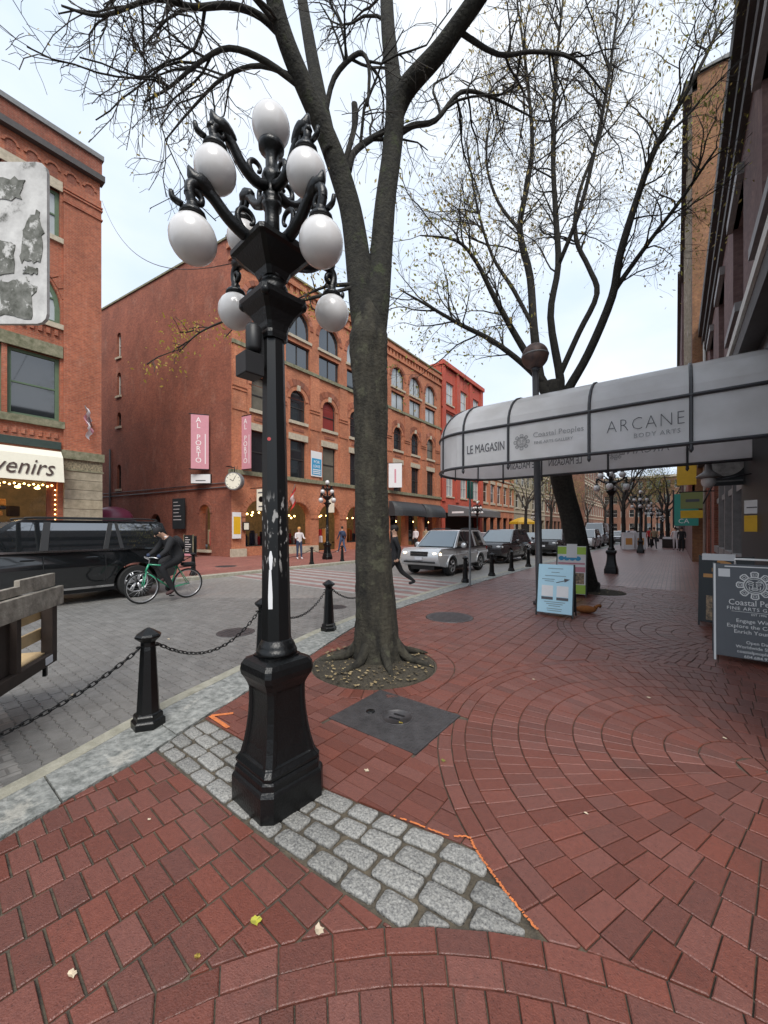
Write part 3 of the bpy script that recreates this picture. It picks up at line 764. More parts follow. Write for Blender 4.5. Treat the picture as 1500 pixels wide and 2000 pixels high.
# extras on the near lamp only
sb = MB().box((-.02, -.145, 2.55), (.115, .115, .13), 0, .006).build('sensor_box', 'black_plastic', lamp)
MB().lathe([(.035, 2.64), (.045, 2.66), (.045, 2.78), (.03, 2.80)], 14, (-.02, -.12, 0)).build('sensor_cap', 'black_plastic', sb)
MB().box((-.02, -.085, 2.66), (.03, .05, .2)).build('sensor_bracket', 'black_plastic', sb)
tp = MB(); a_ = R(-45); nx_, ny_ = math.cos(a_), math.sin(a_); tx_, ty_ = -ny_, nx_
zz = [(1.13, .012), (1.2, .013), (1.28, .010), (1.36, .006), (1.43, .012), (1.47, .004)]
for (z0, w0), (z1, w1) in zip(zz, zz[1:]):
    def rr_(z): return (.086-(z-1.0)*(.0225/1.74))*math.cos(PI/8)+.0015
    o0 = -.016+(.004 if z0 > 1.3 else 0)
    tp.face([(nx_*rr_(z)+tx_*(o0+s_*w_), ny_*rr_(z)+ty_*(o0+s_*w_), z) for z, w_, s_ in ((z0, w0, -1), (z0, w0, 1), (z1, w1, 1), (z1, w1, -1))])
tp.build('tape_strip', 'tape_white', lamp)
st = MB(); rr0 = (.086-(2.13-1.0)*(.0225/1.74))*math.cos(PI/8)+.002
st.face([(nx_*rr0+tx_*(-.016+.011*math.cos(q)), ny_*rr0+ty_*(-.016+.011*math.cos(q)), 2.13+.011*math.sin(q)) for q in [2*PI*i/14 for i in range(14)]]); st.build('sticker', 'sticker_red', lamp)

# ------------------------------------------------------------------ bollards and chains
def make_bollard():
    t = thing('bollard', '', 'bollard')
    MB().lathe([(.125, 0), (.125, .055), (.115, .065), (.108, .07), (.108, .1), (.10, .11), (.085, .12)], 6, a0=.2, smooth=False).build('foot', 'black_iron', t)
    MB().lathe([(.085, .115), (.058, .62), (.052, .65), (.056, .66), (.056, .68), (.05, .685)], 8, a0=.2, smooth=False).build('post', 'black_iron', t)
    MB().lathe([(.05, .68), (.06, .69), (.096, .722), (.098, .735), (.085, .748), (.03, .785), (.008, .797)], 8, a0=.2, smooth=False).build('cap', 'black_iron', t)
    for s_ in (-1, 1):
        ring = [(.02*math.cos(q), s_*(.062)+s_*.02*math.sin(q), .645) for q in [2*PI*i/10 for i in range(11)]]
        MB().tube(ring, .006, 5, cap=False).build('chain_eye', 'black_iron', t)
    return t
bo = make_bollard()
NB = [(-3.42, 1.33), (-3.84, 2.72), (-4.36, 4.3), (-4.72, 6.1)]
BL = ['black iron bollard on the granite kerb with a faceted cap, nearest the camera', 'black bollard mostly hidden behind the lamp shaft', 'black iron bollard between the lamp and the near tree', 'bollard hidden behind the near tree trunk']
FB = [(-5.0, 10.6), (-4.97, 12.6), (-4.95, 14.5), (-4.95, 16.6), (-4.95, 26), (-4.95, 28.4)]
FBL = ['bollard in front of the silver car beside the thin sign pole', 'bollard just beyond the thin sign pole', 'middle bollard of the chained row past the silver car', 'last chained bollard before the canopy post', 'far bollard on the near kerb beyond the leaning tree', 'farther bollard on the near kerb beyond the leaning tree']
AB = [(-13.2, 6.55), (-13.15, 11.9), (-13.15, 13.9), (-13.15, 3.6)]
ABL = ['far pavement bollard just behind the bicycle rear wheel', 'far pavement bollard beyond the crossing', 'far pavement bollard beside the near tree trunk', 'far pavement bollard hidden behind the black car']
first = True
for (x, y), lb in list(zip(NB, BL))+list(zip(FB, FBL))+list(zip(AB, ABL)):
    b1 = bo if first else copy_tree(bo); first = False
    b1.location = (x, y, 0); b1.rotation_euler = (0, 0, math.atan2(-.3, 1) if y < 9 and x > -6 else 0); tag(b1, lb, 'bollard', 'black chained bollards along the kerbs')
lk = MB(); nn_ = 12
ring = []
for i in range(nn_+1):
    q = 2*PI*i/nn_; ring.append((.022*math.cos(q)+(.011 if math.cos(q) > 0 else -.011), .0135*math.sin(q), 0))
lk.tube(ring, .0048, 5, cap=False); link_me = lk.mesh('link', 'black_iron')
def catenary(a, b, sag, n):
    return [Vector(a).lerp(Vector(b), i/n)-Vector((0, 0, sag*4*(i/n)*(1-i/n))) for i in range(n+1)]
def chain(a, b, sag, label, links=True):
    t = thing('chain', label, 'chain', a, 0, 'black chains slung between the bollards')
    p = catenary((0, 0, 0), Vector(b)-Vector(a), sag, 60)
    if not links:
        mb = MB()
        for k in range(0, 60, 2): mb.tube([p[k], p[k+2]], .013, 5)
        mb.build('chain_run', 'black_iron', t); return
    L = sum((p[i+1]-p[i]).length for i in range(60)); n = int(L/.0485); i = 0; acc = 0
    for k in range(n):
        s_ = (k+.5)*L/n
        while i < 59 and acc+(p[i+1]-p[i]).length < s_: acc += (p[i+1]-p[i]).length; i += 1
        q = p[i].lerp(p[i+1], (s_-acc)/(p[i+1]-p[i]).length); d = (p[i+1]-p[i]).normalized()
        o = bpy.data.objects.new('link', link_me); COL.objects.link(o); o.parent = t
        yv = Vector((0, 0, 1)).cross(d).normalized(); zv = d.cross(yv)
        mt = Matrix((d, yv, zv)).transposed().to_4x4() @ Matrix.Rotation(R(40+90*(k % 2)), 4, 'X'); mt.translation = q; o.matrix_local = mt
zc = .645
def ct(i): return (NB[i][0], NB[i][1], zc)
chain((-2.92, -.65, zc), (NB[0][0]+.03, NB[0][1]-.08, zc), .27, 'heavy chain drooping from the nearest bollard out of the lower left')
chain((NB[0][0]-.03, NB[0][1]+.08, zc), (NB[1][0]+.02, NB[1][1]-.08, zc), .24, 'heavy chain between the nearest bollard and the lamp')
chain((NB[1][0]-.03, NB[1][1]+.08, zc), (NB[2][0]+.02, NB[2][1]-.08, zc), .24, 'chain running from behind the lamp to the bollard beside the tree')
chain((NB[2][0]-.02, NB[2][1]+.08, zc), (NB[3][0]+.02, NB[3][1]-.08, zc), .27, 'chain slung from the bollard to behind the near tree trunk')
for k in range(3):
    chain((FB[k][0], FB[k][1]+.08, zc), (FB[k+1][0], FB[k+1][1]-.08, zc), .24, ['chain below the silver car behind the sign pole', 'chain between the middle bollards past the silver car', 'chain to the last bollard before the canopy post'][k], False)
chain((AB[0][0], AB[0][1]-.08, zc), (AB[3][0], AB[3][1], zc), .3, 'chain on the far kerb behind the cyclist', False)
chain((AB[1][0], AB[1][1]+.08, zc), (AB[2][0], AB[2][1]-.08, zc), .22, 'chain on the far kerb before the globe lamp', False)
chain((AB[1][0], AB[1][1]-.08, zc), (-13.2, 9.3, zc), .26, 'chain on the far kerb before the arched shop window', False)

# translucent acrylic skin
m = bpy.data.materials.new('canopy_skin'); m.use_nodes = True; MATS['canopy_skin'] = m
nt = m.node_tree; b_ = nt.nodes['Principled BSDF']; b_.inputs['Base Color'].default_value = (.66, .65, .645, 1); b_.inputs['Roughness'].default_value = .22
tr = nt.nodes.new('ShaderNodeBsdfTranslucent'); tr.inputs[0].default_value = (.95, .95, .96, 1); ms = nt.nodes.new('ShaderNodeMixShader'); ms.inputs[0].default_value = .5
nz = nt.nodes.new('ShaderNodeTexNoise'); nz.inputs['Scale'].default_value = 2.5; nz.inputs['Detail'].default_value = 6; rp = nt.nodes.new('ShaderNodeValToRGB')
rp.color_ramp.elements[0].color = (.72, .71, .69, 1); rp.color_ramp.elements[1].color = (.90, .895, .89, 1); rp.color_ramp.elements[0].position = .35; rp.color_ramp.elements[1].position = .65
ge = nt.nodes.new('ShaderNodeNewGeometry'); nt.links.new(ge.outputs['Position'], nz.inputs['Vector']); nt.links.new(nz.outputs['Fac'], rp.inputs[0]); nt.links.new(rp.outputs[0], b_.inputs['Base Color'])
nt.links.new(b_.outputs[0], ms.inputs[1]); nt.links.new(tr.outputs[0], ms.inputs[2]); nt.links.new(ms.outputs[0], nt.nodes['Material Output'].inputs[0])
# ------------------------------------------------------------------ canopy
CX0, CXE, CYN, CYF = 1.18, -3.58, 7.5, 9.85
cyc = (CYN+CYF)/2; cr_ = (CYF-CYN)/2; CZ0, CZ1, CZT = 2.9, 3.64, 4.42
cano = thing('entrance_canopy', 'long white barrel canopy with dark ribs and shop lettering over the pavement', 'canopy', (0, 0, 0))
seams = [.19+1.42*.71, .19, -1.2, -2.62, CXE]
def arch_pt(x, t, R_=cr_):      # t 0..1 across the vault, near to far
    a = PI*t; return (x, cyc-R_*math.cos(a), CZ1+(CZT-CZ1)*math.sin(a)*(R_/cr_ if R_ < cr_ else 1))
for i, (a, b) in enumerate(zip(seams, seams[1:])):
    mb = MB(); n = 14
    for k in range(n):
        p0, p1 = arch_pt(a, k/n), arch_pt(b, k/n); q0, q1 = arch_pt(a, (k+1)/n), arch_pt(b, (k+1)/n)
        mb.face([p0, p1, q1, q0], True)
    mb.build('vault_panel', 'canopy_skin', cano)
    for y_, nm in ((CYN, 'fascia_panel'), (CYF, 'fascia_panel')):
        MB().bb(b+.02, a-.02, y_-.004, y_+.004, CZ0+.02, CZ1-.02).build(nm, 'canopy_skin', cano)
NA = 5
def end_pt(ang, zfrac=None, r=cr_, z=CZ0):
    return (CXE-.86*r*math.sin(ang), cyc-r*math.cos(ang), z)
for k in range(NA):
    a0, a1 = PI*k/NA, PI*(k+1)/NA
    mb = MB(); mb.sm
    for q in range(4):
        b0, b1 = a0+(a1-a0)*q/4, a0+(a1-a0)*(q+1)/4
        mb.face([end_pt(b0, z=CZ0+.02), end_pt(b1, z=CZ0+.02), end_pt(b1, z=CZ1-.02), end_pt(b0, z=CZ1-.02)], True)
    mb.build('curved_fascia_panel', 'canopy_skin', cano)
    mb = MB()
    for q in range(4):
        b0, b1 = a0+(a1-a0)*q/4, a0+(a1-a0)*(q+1)/4
        for w_ in range(8):
            t0, t1 = PI/2*w_/8, PI/2*(w_+1)/8
            mb.face([end_pt(b, r=cr_*math.cos(t), z=CZ1+(CZT-CZ1)*math.sin(t)) for b, t in ((b0, t0), (b1, t0), (b1, t1), (b0, t1))], True)
    mb.build('dome_panel', 'canopy_skin', cano)
FR = 'awning_frame'
for x in seams:
    mb = MB(); p = [(x, CYN-.012, CZ0-.07), (x, CYN-.012, CZ1)]+[arch_pt(x, k/16, cr_+.012) for k in range(17)]+[(x, CYF+.012, CZ1), (x, CYF+.012, CZ0-.07)]
    mb.tube(p, .026, 6, smooth=False); mb.build('rib', FR, cano)
    for y_ in (CYN-.012, CYF+.012): MB().lathe([(.004, -.14), (.03, -.10), (.03, -.06)], 8, (x, y_, CZ0)).build('rib_finial', FR, cano)
for k in range(1, NA):
    a = PI*k/NA; p = [end_pt(a, r=cr_+.012, z=CZ0-.06), end_pt(a, r=cr_+.012, z=CZ1)]+[end_pt(a, r=(cr_+.012)*math.cos(t), z=CZ1+(CZT-CZ1)*math.sin(t)) for t in [PI/2*w_/8 for w_ in range(9)]]
    MB().tube(p, .022, 6, smooth=False).build('rib', FR, cano)
for z in (CZ0, CZ1):
    p = [(CX0, CYN-.01, z), (CXE, CYN-.01, z)]+[end_pt(PI*k/20, r=cr_+.01, z=z) for k in range(1, 20)]+[(CXE, CYF+.01, z), (CX0, CYF+.01, z)]
    MB().tube(p, .032, 6, smooth=False).build('rail', FR, cano)
for s_, tx, sz, ink, zz in ((0, 'ARCANE', .30, 'ink_grey', 3.22),):
    text('lettering', tx, (-.94, CYN-.012, zz), 0, .30, ink, cano, spacing=1.16, ext=.003, sx=.82, thin=.008)
    text('lettering', tx, (-.10, CYF-.008, zz), 0, .26, 'ink_pale', cano, mirror=True, ext=.002, spacing=1.1, sx=.8)
text('lettering', 'BODY ARTS', (-.55, CYN-.012, 3.09), 0, .10, 'ink_pale', cano, ext=.003, spacing=1.2)
text('lettering', 'Coastal Peoples', (-2.15, CYN-.012, 3.33), 0, .135, 'ink_pale', cano, ext=.003)
text('lettering', 'FINE ARTS GALLERY', (-2.13, CYN-.012, 3.2), 0, .075, 'ink_pale', cano, ext=.003)
text('lettering', 'LE MAGASIN', (-3.50, CYN-.012, 3.17), 0, .25, 'ink_grey', cano, ext=.003, sx=.58)
text('lettering', 'Coastal Peoples', (-1.35, CYF-.008, 3.28), 0, .13, 'ink_pale', cano, mirror=True)
for x in (-2.0, -3.0): text('lettering', 'LE MAGASIN', (x+.28, CYF-.008, 3.12), 0, .24, 'ink_grey', cano, mirror=True, sx=.55)
def sun_emblem(mb, r, put):
    """eight-lobed mask emblem drawn as thin raised bands"""
    def band(path, w_, closed=True):
        n = len(path)
        for i in range(n if closed else n-1):
            a, b = Vector(path[i]), Vector(path[(i+1) % n]); d = (b-a)
            if d.length < 1e-6: continue
            nn = Vector((-d.y, d.x)).normalized()*w_/2; e = d.normalized()*w_*.3
            mb.face([put(a-nn-e), put(b-nn+e), put(b+nn+e), put(a+nn-e)])
    circ = lambda c, q, m_=24, sy=1.: [(c[0]+q*math.cos(2*PI*i/m_), c[1]+sy*q*math.sin(2*PI*i/m_)) for i in range(m_)]
    band(circ((0, 0), r*.60), r*.07); band(circ((0, 0), r*.48), r*.04)
    for k in range(8):
        a = k*PI/4; ca, sa = math.cos(a), math.sin(a)
        q = [(r*.62, -r*.17), (r*.90, -r*.20), (r*.98, -r*.10), (r*.98, r*.10), (r*.90, r*.20), (r*.62, r*.17)]
        band([(x*ca-y*sa, x*sa+y*ca) for x, y in q], r*.075)
        q = [(r*.72, -r*.08), (r*.86, -r*.09), (r*.86, r*.09), (r*.72, r*.08)]; band([(x*ca-y*sa, x*sa+y*ca) for x, y in q], r*.03)
    for s_ in (-1, 1):
        band(circ((s_*r*.2, r*.08), r*.13, 14, .55), r*.04); band([(s_*r*.06, r*.22), (s_*r*.2, r*.3), (s_*r*.38, r*.22)], r*.06, False)
        band([(s_*r*.10, -r*.02), (s_*r*.12, -r*.14)], r*.05, False); band([(s_*r*.3, -r*.1), (s_*r*.26, -r*.3)], r*.05, False)
    band(circ((0, -r*.26), r*.17, 16, .55), r*.05); band([(-r*.12, -r*.26), (r*.12, -r*.26)], r*.03, False)
mb = MB(); sun_emblem(mb, .15, lambda p: (p[0]-2.36, CYN-.012, p[1]+3.27)); mb.build('emblem', 'ink_pale', cano)
mb = MB(); sun_emblem(mb, .13, lambda p: (p[0]-1.05, CYF-.008, p[1]+3.25)); mb.build('emblem', 'ink_pale', cano)
post = thing('canopy_post', 'slim dark post through the canopy topped by a rusty ball', 'post', (-2.3, 8.5, 0))
MB().lathe([(.13, 0), (.13, .05), (.09, .07), (.085, .1), (.072, .12), (.066, 4.96)], 16).build('shaft', 'awning_frame', post)
MB().lathe([(.07, 4.95), (.09, 4.98), (.09, 5.02), (.07, 5.03)], 16).build('collar', 'awning_frame', post)
bl = MB().ball((0, 0, 5.28), .27, 28, 18).build('ball', 'rust_copper', post)
MB().lathe([(.27, 5.275), (.279, 5.28), (.279, 5.30), (.27, 5.305)], 28).build('ball_seam', 'roof_metal', post)
post.rotation_euler = (.006, -.016, 0)

mat('ink_mid', (.2, .26, .3), .6)
# ------------------------------------------------------------------ A-boards
def a_board(name, label, loc, rz, w, h, spread, frame, face, thick=.02, leg=.06, group='sandwich boards on the pavement'):
    t = thing(name, label, 'signboard', loc, rz, group)
    tilt = math.atan2(spread, h)
    def leaf(sign):
        mb = MB(); mb.bb(-w/2, w/2, -thick/2, thick/2, leg, h, .004)
        mb.xf(Matrix.Translation((0, sign*spread, 0)) @ Matrix.Rotation(sign*tilt, 4, 'X')); return mb
    leaf(-1).build('front_leaf', face, t); leaf(1).build('rear_leaf', frame, t)
    for s_ in (-1, 1):
        for q in (-1, 1):
            mb = MB(); mb.bb(q*w/2-.012, q*w/2+.012, -.014, .014, 0, h+.01); mb.xf(Matrix.Translation((0, s_*spread, 0)) @ Matrix.Rotation(s_*tilt, 4, 'X')); mb.build('leg', frame, t)
    return t, tilt, spread, h, thick
def on_leaf(bd, u, v, lift=.004):
    t, tilt, spread, h, thick = bd
    d = thick/2+lift
    return (u, -spread+math.sin(tilt)*v-math.cos(tilt)*d, math.cos(tilt)*v+math.sin(tilt)*d)
def leaf_panel(bd, name, u0, u1, v0, v1, m, lift=.003):
    mb = MB(); mb.face([on_leaf(bd, u0, v0, lift), on_leaf(bd, u1, v0, lift), on_leaf(bd, u1, v1, lift), on_leaf(bd, u0, v1, lift)]); return mb.build(name, m, bd[0])
def leaf_lines(bd, rows, m='ink_grey', hgt=.016):
    for u, v, w_ in rows: leaf_panel(bd, 'text_line', u-w_/2, u+w_/2, v, v+hgt, m, .0035)
def leaf_text(bd, body, u, v, size, m, align='CENTER', sx=1., spacing=1.):
    return text('lettering', body, on_leaf(bd, u, v, .004), 0, size, m, bd[0], align=align, tilt=bd[1], ext=.0015, sx=sx, spacing=spacing)
bd = a_board('a_board', 'pale blue A-board standing in front of the canopy post', (-1.77, 7.62, 0), R(2), .62, .95, .17, 'sign_dark', 'sign_blue')
leaf_lines(bd, [(0, .87, .26), (0, .80, .14), (0, .735, .36), (-.12, .67, .22), (-.1, .635, .16)], 'ink_mid', .012)
mb = MB(); mb.face([on_leaf(bd, a, b) for a, b in ((.02, .61), (.18, .66), (.18, .675), (.02, .625))]); mb.face([on_leaf(bd, a, b) for a, b in ((.16, .63), (.25, .69), (.15, .70))]); mb.build('arrow', 'ink_grey', bd[0])
for u in (-.13, .13):
    leaf_panel(bd, 'white_square', u-.1, u+.1, .36, .56, 'sign_white'); leaf_panel(bd, 'caption_bar', u-.1, u+.1, .30, .35, 'ink_grey')
leaf_lines(bd, [(0, .255, .36), (0, .22, .28), (0, .185, .2), (0, .135, .26), (0, .10, .24)], 'ink_mid', .012)
bd = a_board('a_board', 'lime green and white A-board leaning by the tree behind the blue board', (-2.0, 10.15, 0), R(5), .64, 1.2, .2, 'sign_dark', 'sign_white')
leaf_panel(bd, 'lime_header', -.31, .31, 1.0, 1.18, 'sign_green'); leaf_panel(bd, 'lime_footer', -.31, .31, .07, .28, 'sign_green')
leaf_panel(bd, 'pink_band', -.30, .30, .58, .70, 'sign_pink'); leaf_panel(bd, 'product_picture', .08, .28, .30, .56, 'photo_print'); leaf_panel(bd, 'clipped_note', -.11, .12, .92, 1.25, 'sign_white', .006)
for k in range(4):
    mb = MB(); mb.face([on_leaf(bd, -.22+k*.12+.065*math.cos(q), .90+.055*math.sin(q), .004+.0005*k) for q in [2*PI*i/16 for i in range(16)]]); mb.build('blue_disc', 'sign_lblue', bd[0])
leaf_lines(bd, [(0, .76, .58)], 'sign_pink', .04)
sbg = thing('sandbag', 'orange brown sandbag lying behind the blue board', 'sandbag', (-1.36, 8.15, 0), .4)
MB().ball((0, 0, .07), (.19, .09, .072), 14, 9).build('sack', 'sandbag', sbg); MB().tube([(.16, 0, .1), (.21, 0, .15), (.25, .02, .14)], [.04, .025, .04], 8).build('tied_end', 'sandbag', sbg)
bd = a_board('a_board', 'tall black A-board with orange emblem and food photo by the shop', (.66, 8.45, 0), R(-6), .66, 1.16, .2, 'sign_dark', 'sign_dark')
leaf_panel(bd, 'white_header', -.3, .12, 1.09, 1.2, 'sign_white', .006); leaf_panel(bd, 'orange_band', -.28, .3, .80, .86, 'sign_orange')
leaf_panel(bd, 'food_photo', -.24, .24, .10, .50, 'photo_print'); leaf_text(bd, 'BARBER', -.02, .90, .09, 'sign_orange')
leaf_lines(bd, [(0, .68, .3), (.02, .62, .2), (0, .56, .26)], 'ink_white', .02)
mat_ = None
mb = MB(); cat = [(-.09, 1.0), (.1, 1.0), (.08, 1.03), (.06, 1.06), (.0, 1.08), (-.05, 1.1), (-.1, 1.09), (-.11, 1.06), (-.06, 1.05)]
mb.face([on_leaf(bd, a, b) for a, b in cat]); mb.build('orange_emblem', 'sign_orange', bd[0])
bd = a_board('a_board', 'large slate grey A-board with white sun mask emblem nearest the camera', (.79, 6.42, 0), R(-2), .80, 1.18, .22, 'sign_grey', 'sign_grey', thick=.03)
leaf_panel(bd, 'white_edge', -.405, -.385, .0, 1.18, 'ink_white', .004); leaf_panel(bd, 'white_label', -.36, -.25, 1.02, 1.12, 'sign_white')
leaf_panel(bd, 'handle_slot', -.30, .2, 1.145, 1.158, 'ink_white')
MB().tube([(-.2, 0, 1.16), (-.2, 0, 1.225), (.12, 0, 1.225), (.12, 0, 1.16)], .013, 6).build('handle', 'ink_white', bd[0])
mb = MB(); sun_emblem(mb, .165, lambda p: on_leaf(bd, p[0]-.03, p[1]+.93)); mb.build('emblem', 'ink_white', bd[0])
leaf_text(bd, 'Coastal Peoples', 0, .685, .098, 'ink_white', sx=.85); leaf_text(bd, 'FINE ARTS GALLERY', 0, .625, .056, 'ink_white', spacing=1.15)
leaf_panel(bd, 'rule', -.24, .3, .605, .609, 'ink_white'); leaf_text(bd, 'EST 1996', 0, .57, .035, 'ink_white')
for k, (s_, v) in enumerate((('Engage With Us', .48), ('Explore the Collection', .415), ('Enrich Your Mind', .35), ('Open Daily', .235), ('Worldwide Shipping', .18), ('coastalpeoples.com', .125), ('604.684.9222', .07))): leaf_text(bd, s_, .0, v, .062 if k < 3 else .05, 'ink_white')
# thin sign pole by the kerb
sp = thing('sign_pole', 'thin grey steel pole on the kerb with small street plates', 'pole', (-4.62, 10.1, 0))
MB().lathe([(.055, 0), (.055, .02), (.03, .03), (.028, 3.0)], 12).build('shaft', 'roof_metal', sp)
MB().bb(-.012, .012, -.18, .18, 2.45, 2.95, .003).build('sign_plate', 'sign_teal', sp)
# torn poster panel on a pole, upper left
pp = thing('poster_sign', 'pale board with torn dark poster scraps high at the left edge', 'sign', (-3.27, .42, -.2), YAW)
def round_rect(x0, x1, z0, z1, r):
    out = []
    for cx, cz, a in ((x1-r, z0+r, -90), (x1-r, z1-r, 0), (x0+r, z1-r, 90), (x0+r, z0+r, 180)):
        out += [(cx+r*math.cos(R(a+b)), cz+r*math.sin(R(a+b))) for b in (0, 30, 60, 90)]
    return out
MB().prism(round_rect(-.55, .33, 3.03, 4.0, .06), 'y', -.01, .01).build('board', 'poster_paper', pp, fix=True)
mat('torn_dark', (.05, .052, .04), .85, var=.8, vscale=16, dark=(.2, .2, .18), patch=((.55, .54, .52), 12, .54, .9))
for k, poly in enumerate([[(.06, 3.03+.05), (.24, 3.06), (.26, 3.24), (.2, 3.30), (.05, 3.28)], [(.17, 3.40), (.30, 3.40), (.31, 3.62), (.27, 3.70), (.19, 3.60)], [(-.2, 3.30), (.13, 3.32), (.15, 3.50), (-.02, 3.55), (-.2, 3.52)], [(.0, 3.76), (.17, 3.78), (.2, 3.90), (.02, 3.90)], [(.2, 3.33), (.27, 3.33), (.27, 3.37), (.2, 3.37)]]):
    rag = []
    for i in range(len(poly)):
        a, b = poly[i], poly[(i+1) % len(poly)]
        for q in range(6): rag.append((a[0]+(b[0]-a[0])*q/6+random.uniform(-.014, .014), a[1]+(b[1]-a[1])*q/6+random.uniform(-.014, .014)))
    MB().prism(rag, 'y', -.0135-k*.0004, -.011).build('torn_scrap', 'torn_dark', pp, fix=True)
MB().lathe([(.04, 0), (.035, 4.3)], 12, (-.38, .05, 0)).build('pole', 'roof_metal', pp)

# clear shop pane
m = bpy.data.materials.new('clear_pane'); m.use_nodes = True; MATS['clear_pane'] = m; nt = m.node_tree
gl = nt.nodes.new('ShaderNodeBsdfGlossy'); gl.inputs['Roughness'].default_value = .02; tp_ = nt.nodes.new('ShaderNodeBsdfTransparent'); fr = nt.nodes.new('ShaderNodeFresnel'); fr.inputs[0].default_value = 1.5
mx_ = nt.nodes.new('ShaderNodeMixShader'); nt.links.new(fr.outputs[0], mx_.inputs[0]); nt.links.new(tp_.outputs[0], mx_.inputs[1]); nt.links.new(gl.outputs[0], mx_.inputs[2]); nt.links.new(mx_.outputs[0], nt.nodes['Material Output'].inputs[0])

mat('carved', (.36, .30, .19), .9, var=.8, vscale=16, bump=1., bscale=20, dark=(.07, .065, .045))
mat('green_dark', (.03, .05, .042), .6, var=.3)
mat('voussoir_brick', (.36, .125, .07), .85, var=.3, vscale=5, island=.35)
brick_mat('brick_alley', (.36, .11, .06), (.27, .078, .046), (.28, .13, .085), stain=.42)
mat('wood_red', (.16, .045, .025), .6, var=.3)

# ------------------------------------------------------------------ buildings
def arch_outline(u0, u1, v0, v1, n=10):
    """rectangle with a semicircular (or flatter) head"""
    r = (u1-u0)/2; cu = (u0+u1)/2; rise = min(r, v1-v0)
    return [(u0, v0), (u1, v0)]+[(cu+r*math.cos(PI*k/n), v1-rise+rise*math.sin(PI*k/n)) for k in range(n+1)]
class Facade:
    """vertical wall from p0 along direction d (unit, xy); outward normal is to the right of d when looking along it if side=1"""
    def __init__(s, root, p0, d, out):
        s.root = root; s.p0 = Vector((p0[0], p0[1])); s.d = Vector(d).normalized(); s.o = Vector(out).normalized()
    def at(s, u, v, off=0):
        p = s.p0+s.d*u+s.o*off; return (p.x-s.root.location.x, p.y-s.root.location.y, v)
    def wall(s, u0, u1, v0, v1, holes, m, name='wall', depth=.28, off=0):
        mb = MB(); outer = [(u0, v0), (u1, v0), (u1, v1), (u0, v1)]
        loops = [[Vector((a, b, 0)) for a, b in outer]]+[[Vector((a, b, 0)) for a, b in h] for h in holes]
        flat = [p for L in loops for p in L]; i0 = len(mb.v)
        mb.v += [s.at(p.x, p.y, off) for p in flat]
        for t in tessellate_polygon(loops): mb.f.append(tuple(i0+a for a in t)); mb.sm.append(False)
        for h in holes:
            n = len(h)
            for k in range(n):
                a, b = h[k], h[(k+1) % n]; mb.face([s.at(*a, off), s.at(*b, off), s.at(*b, off-depth), s.at(*a, off-depth)])
        return mb.build(name, m, s.root)
    def slab(s, name, u0, u1, v0, v1, o0, o1, m, parent=None, b=0):
        mb = MB(); q = []
        for v in (v0, v1):
            for u, o in ((u0, o0), (u1, o0), (u1, o1), (u0, o1)): q.append(s.at(u, v, o))
        mb.add(q, [(3, 2, 1, 0), (4, 5, 6, 7), (0, 1, 5, 4), (1, 2, 6, 5), (2, 3, 7, 6), (3, 0, 4, 7)])
        return mb.build(name, m, parent or s.root, fix=True)
    def poly(s, name, pts, off, m, parent=None, thick=0):
        mb = MB(); i0 = 0
        mb.v += [s.at(a, b, off) for a, b in pts]
        for t in tessellate_polygon([[Vector((a, b, 0)) for a, b in pts]]): mb.f.append(t); mb.sm.append(False)
        if thick:
            for k in range(len(pts)):
                a, b = pts[k], pts[(k+1) % len(pts)]; mb.face([s.at(*a, off), s.at(*b, off), s.at(*b, off-thick), s.at(*a, off-thick)])
        return mb.build(name, m, parent or s.root)
    def window(s, u0, u1, v0, v1, arch=False, frame='dark_frame', pane='glass', depth=.2, fw=.07, mid=.5, mull=0, off=0):
        hole = arch_outline(u0, u1, v0, v1) if arch else [(u0, v0), (u1, v0), (u1, v1), (u0, v1)]
        cu, cv = (u0+u1)/2, (v0+v1)/2
        inner = [(cu+(a-cu)*(1-2*fw/(u1-u0)), cv+(b-cv)*(1-2*fw/(v1-v0))) for a, b in hole]
        mb = MB(); n = len(hole); o0 = off-depth+.05
        for k in range(n):
            a, b, c_, d_ = hole[k], hole[(k+1) % n], inner[(k+1) % n], inner[k]
            mb.face([s.at(*a, o0), s.at(*b, o0), s.at(*c_, o0), s.at(*d_, o0)]); mb.face([s.at(*d_, o0), s.at(*c_, o0), s.at(*c_, o0-.06), s.at(*d_, o0-.06)])
        w_ = mb.build('window', frame, s.root)
        s.poly('pane', inner, o0-.05, pane, w_)
        if mid:
            vm = v0+(v1-v0)*mid; s.slab('rail', u0+fw, u1-fw, vm-.03, vm+.03, o0-.045, o0-.005, frame, w_)
        for k in range(mull):
            um = u0+(u1-u0)*(k+1)/(mull+1); s.slab('mullion', um-.025, um+.025, v0+fw, v1-fw if not arch else v1-.1, o0-.045, o0-.002, frame, w_)
        return hole
    def arch_ring(s, cu, cv, r0, r1, m, off, a0=0, a1=180, n=14, name='voussoir', parent=None):
        for k in range(n):
            q0, q1 = R(a0+(a1-a0)*k/n+.6), R(a0+(a1-a0)*(k+1)/n-.6)
            pts = [(cu+r*math.cos(q), cv+r*math.sin(q)) for r, q in ((r0, q0), (r1, q0), (r1, q1), (r0, q1))]
            s.poly(name, pts, off, m, parent, thick=off+.01)
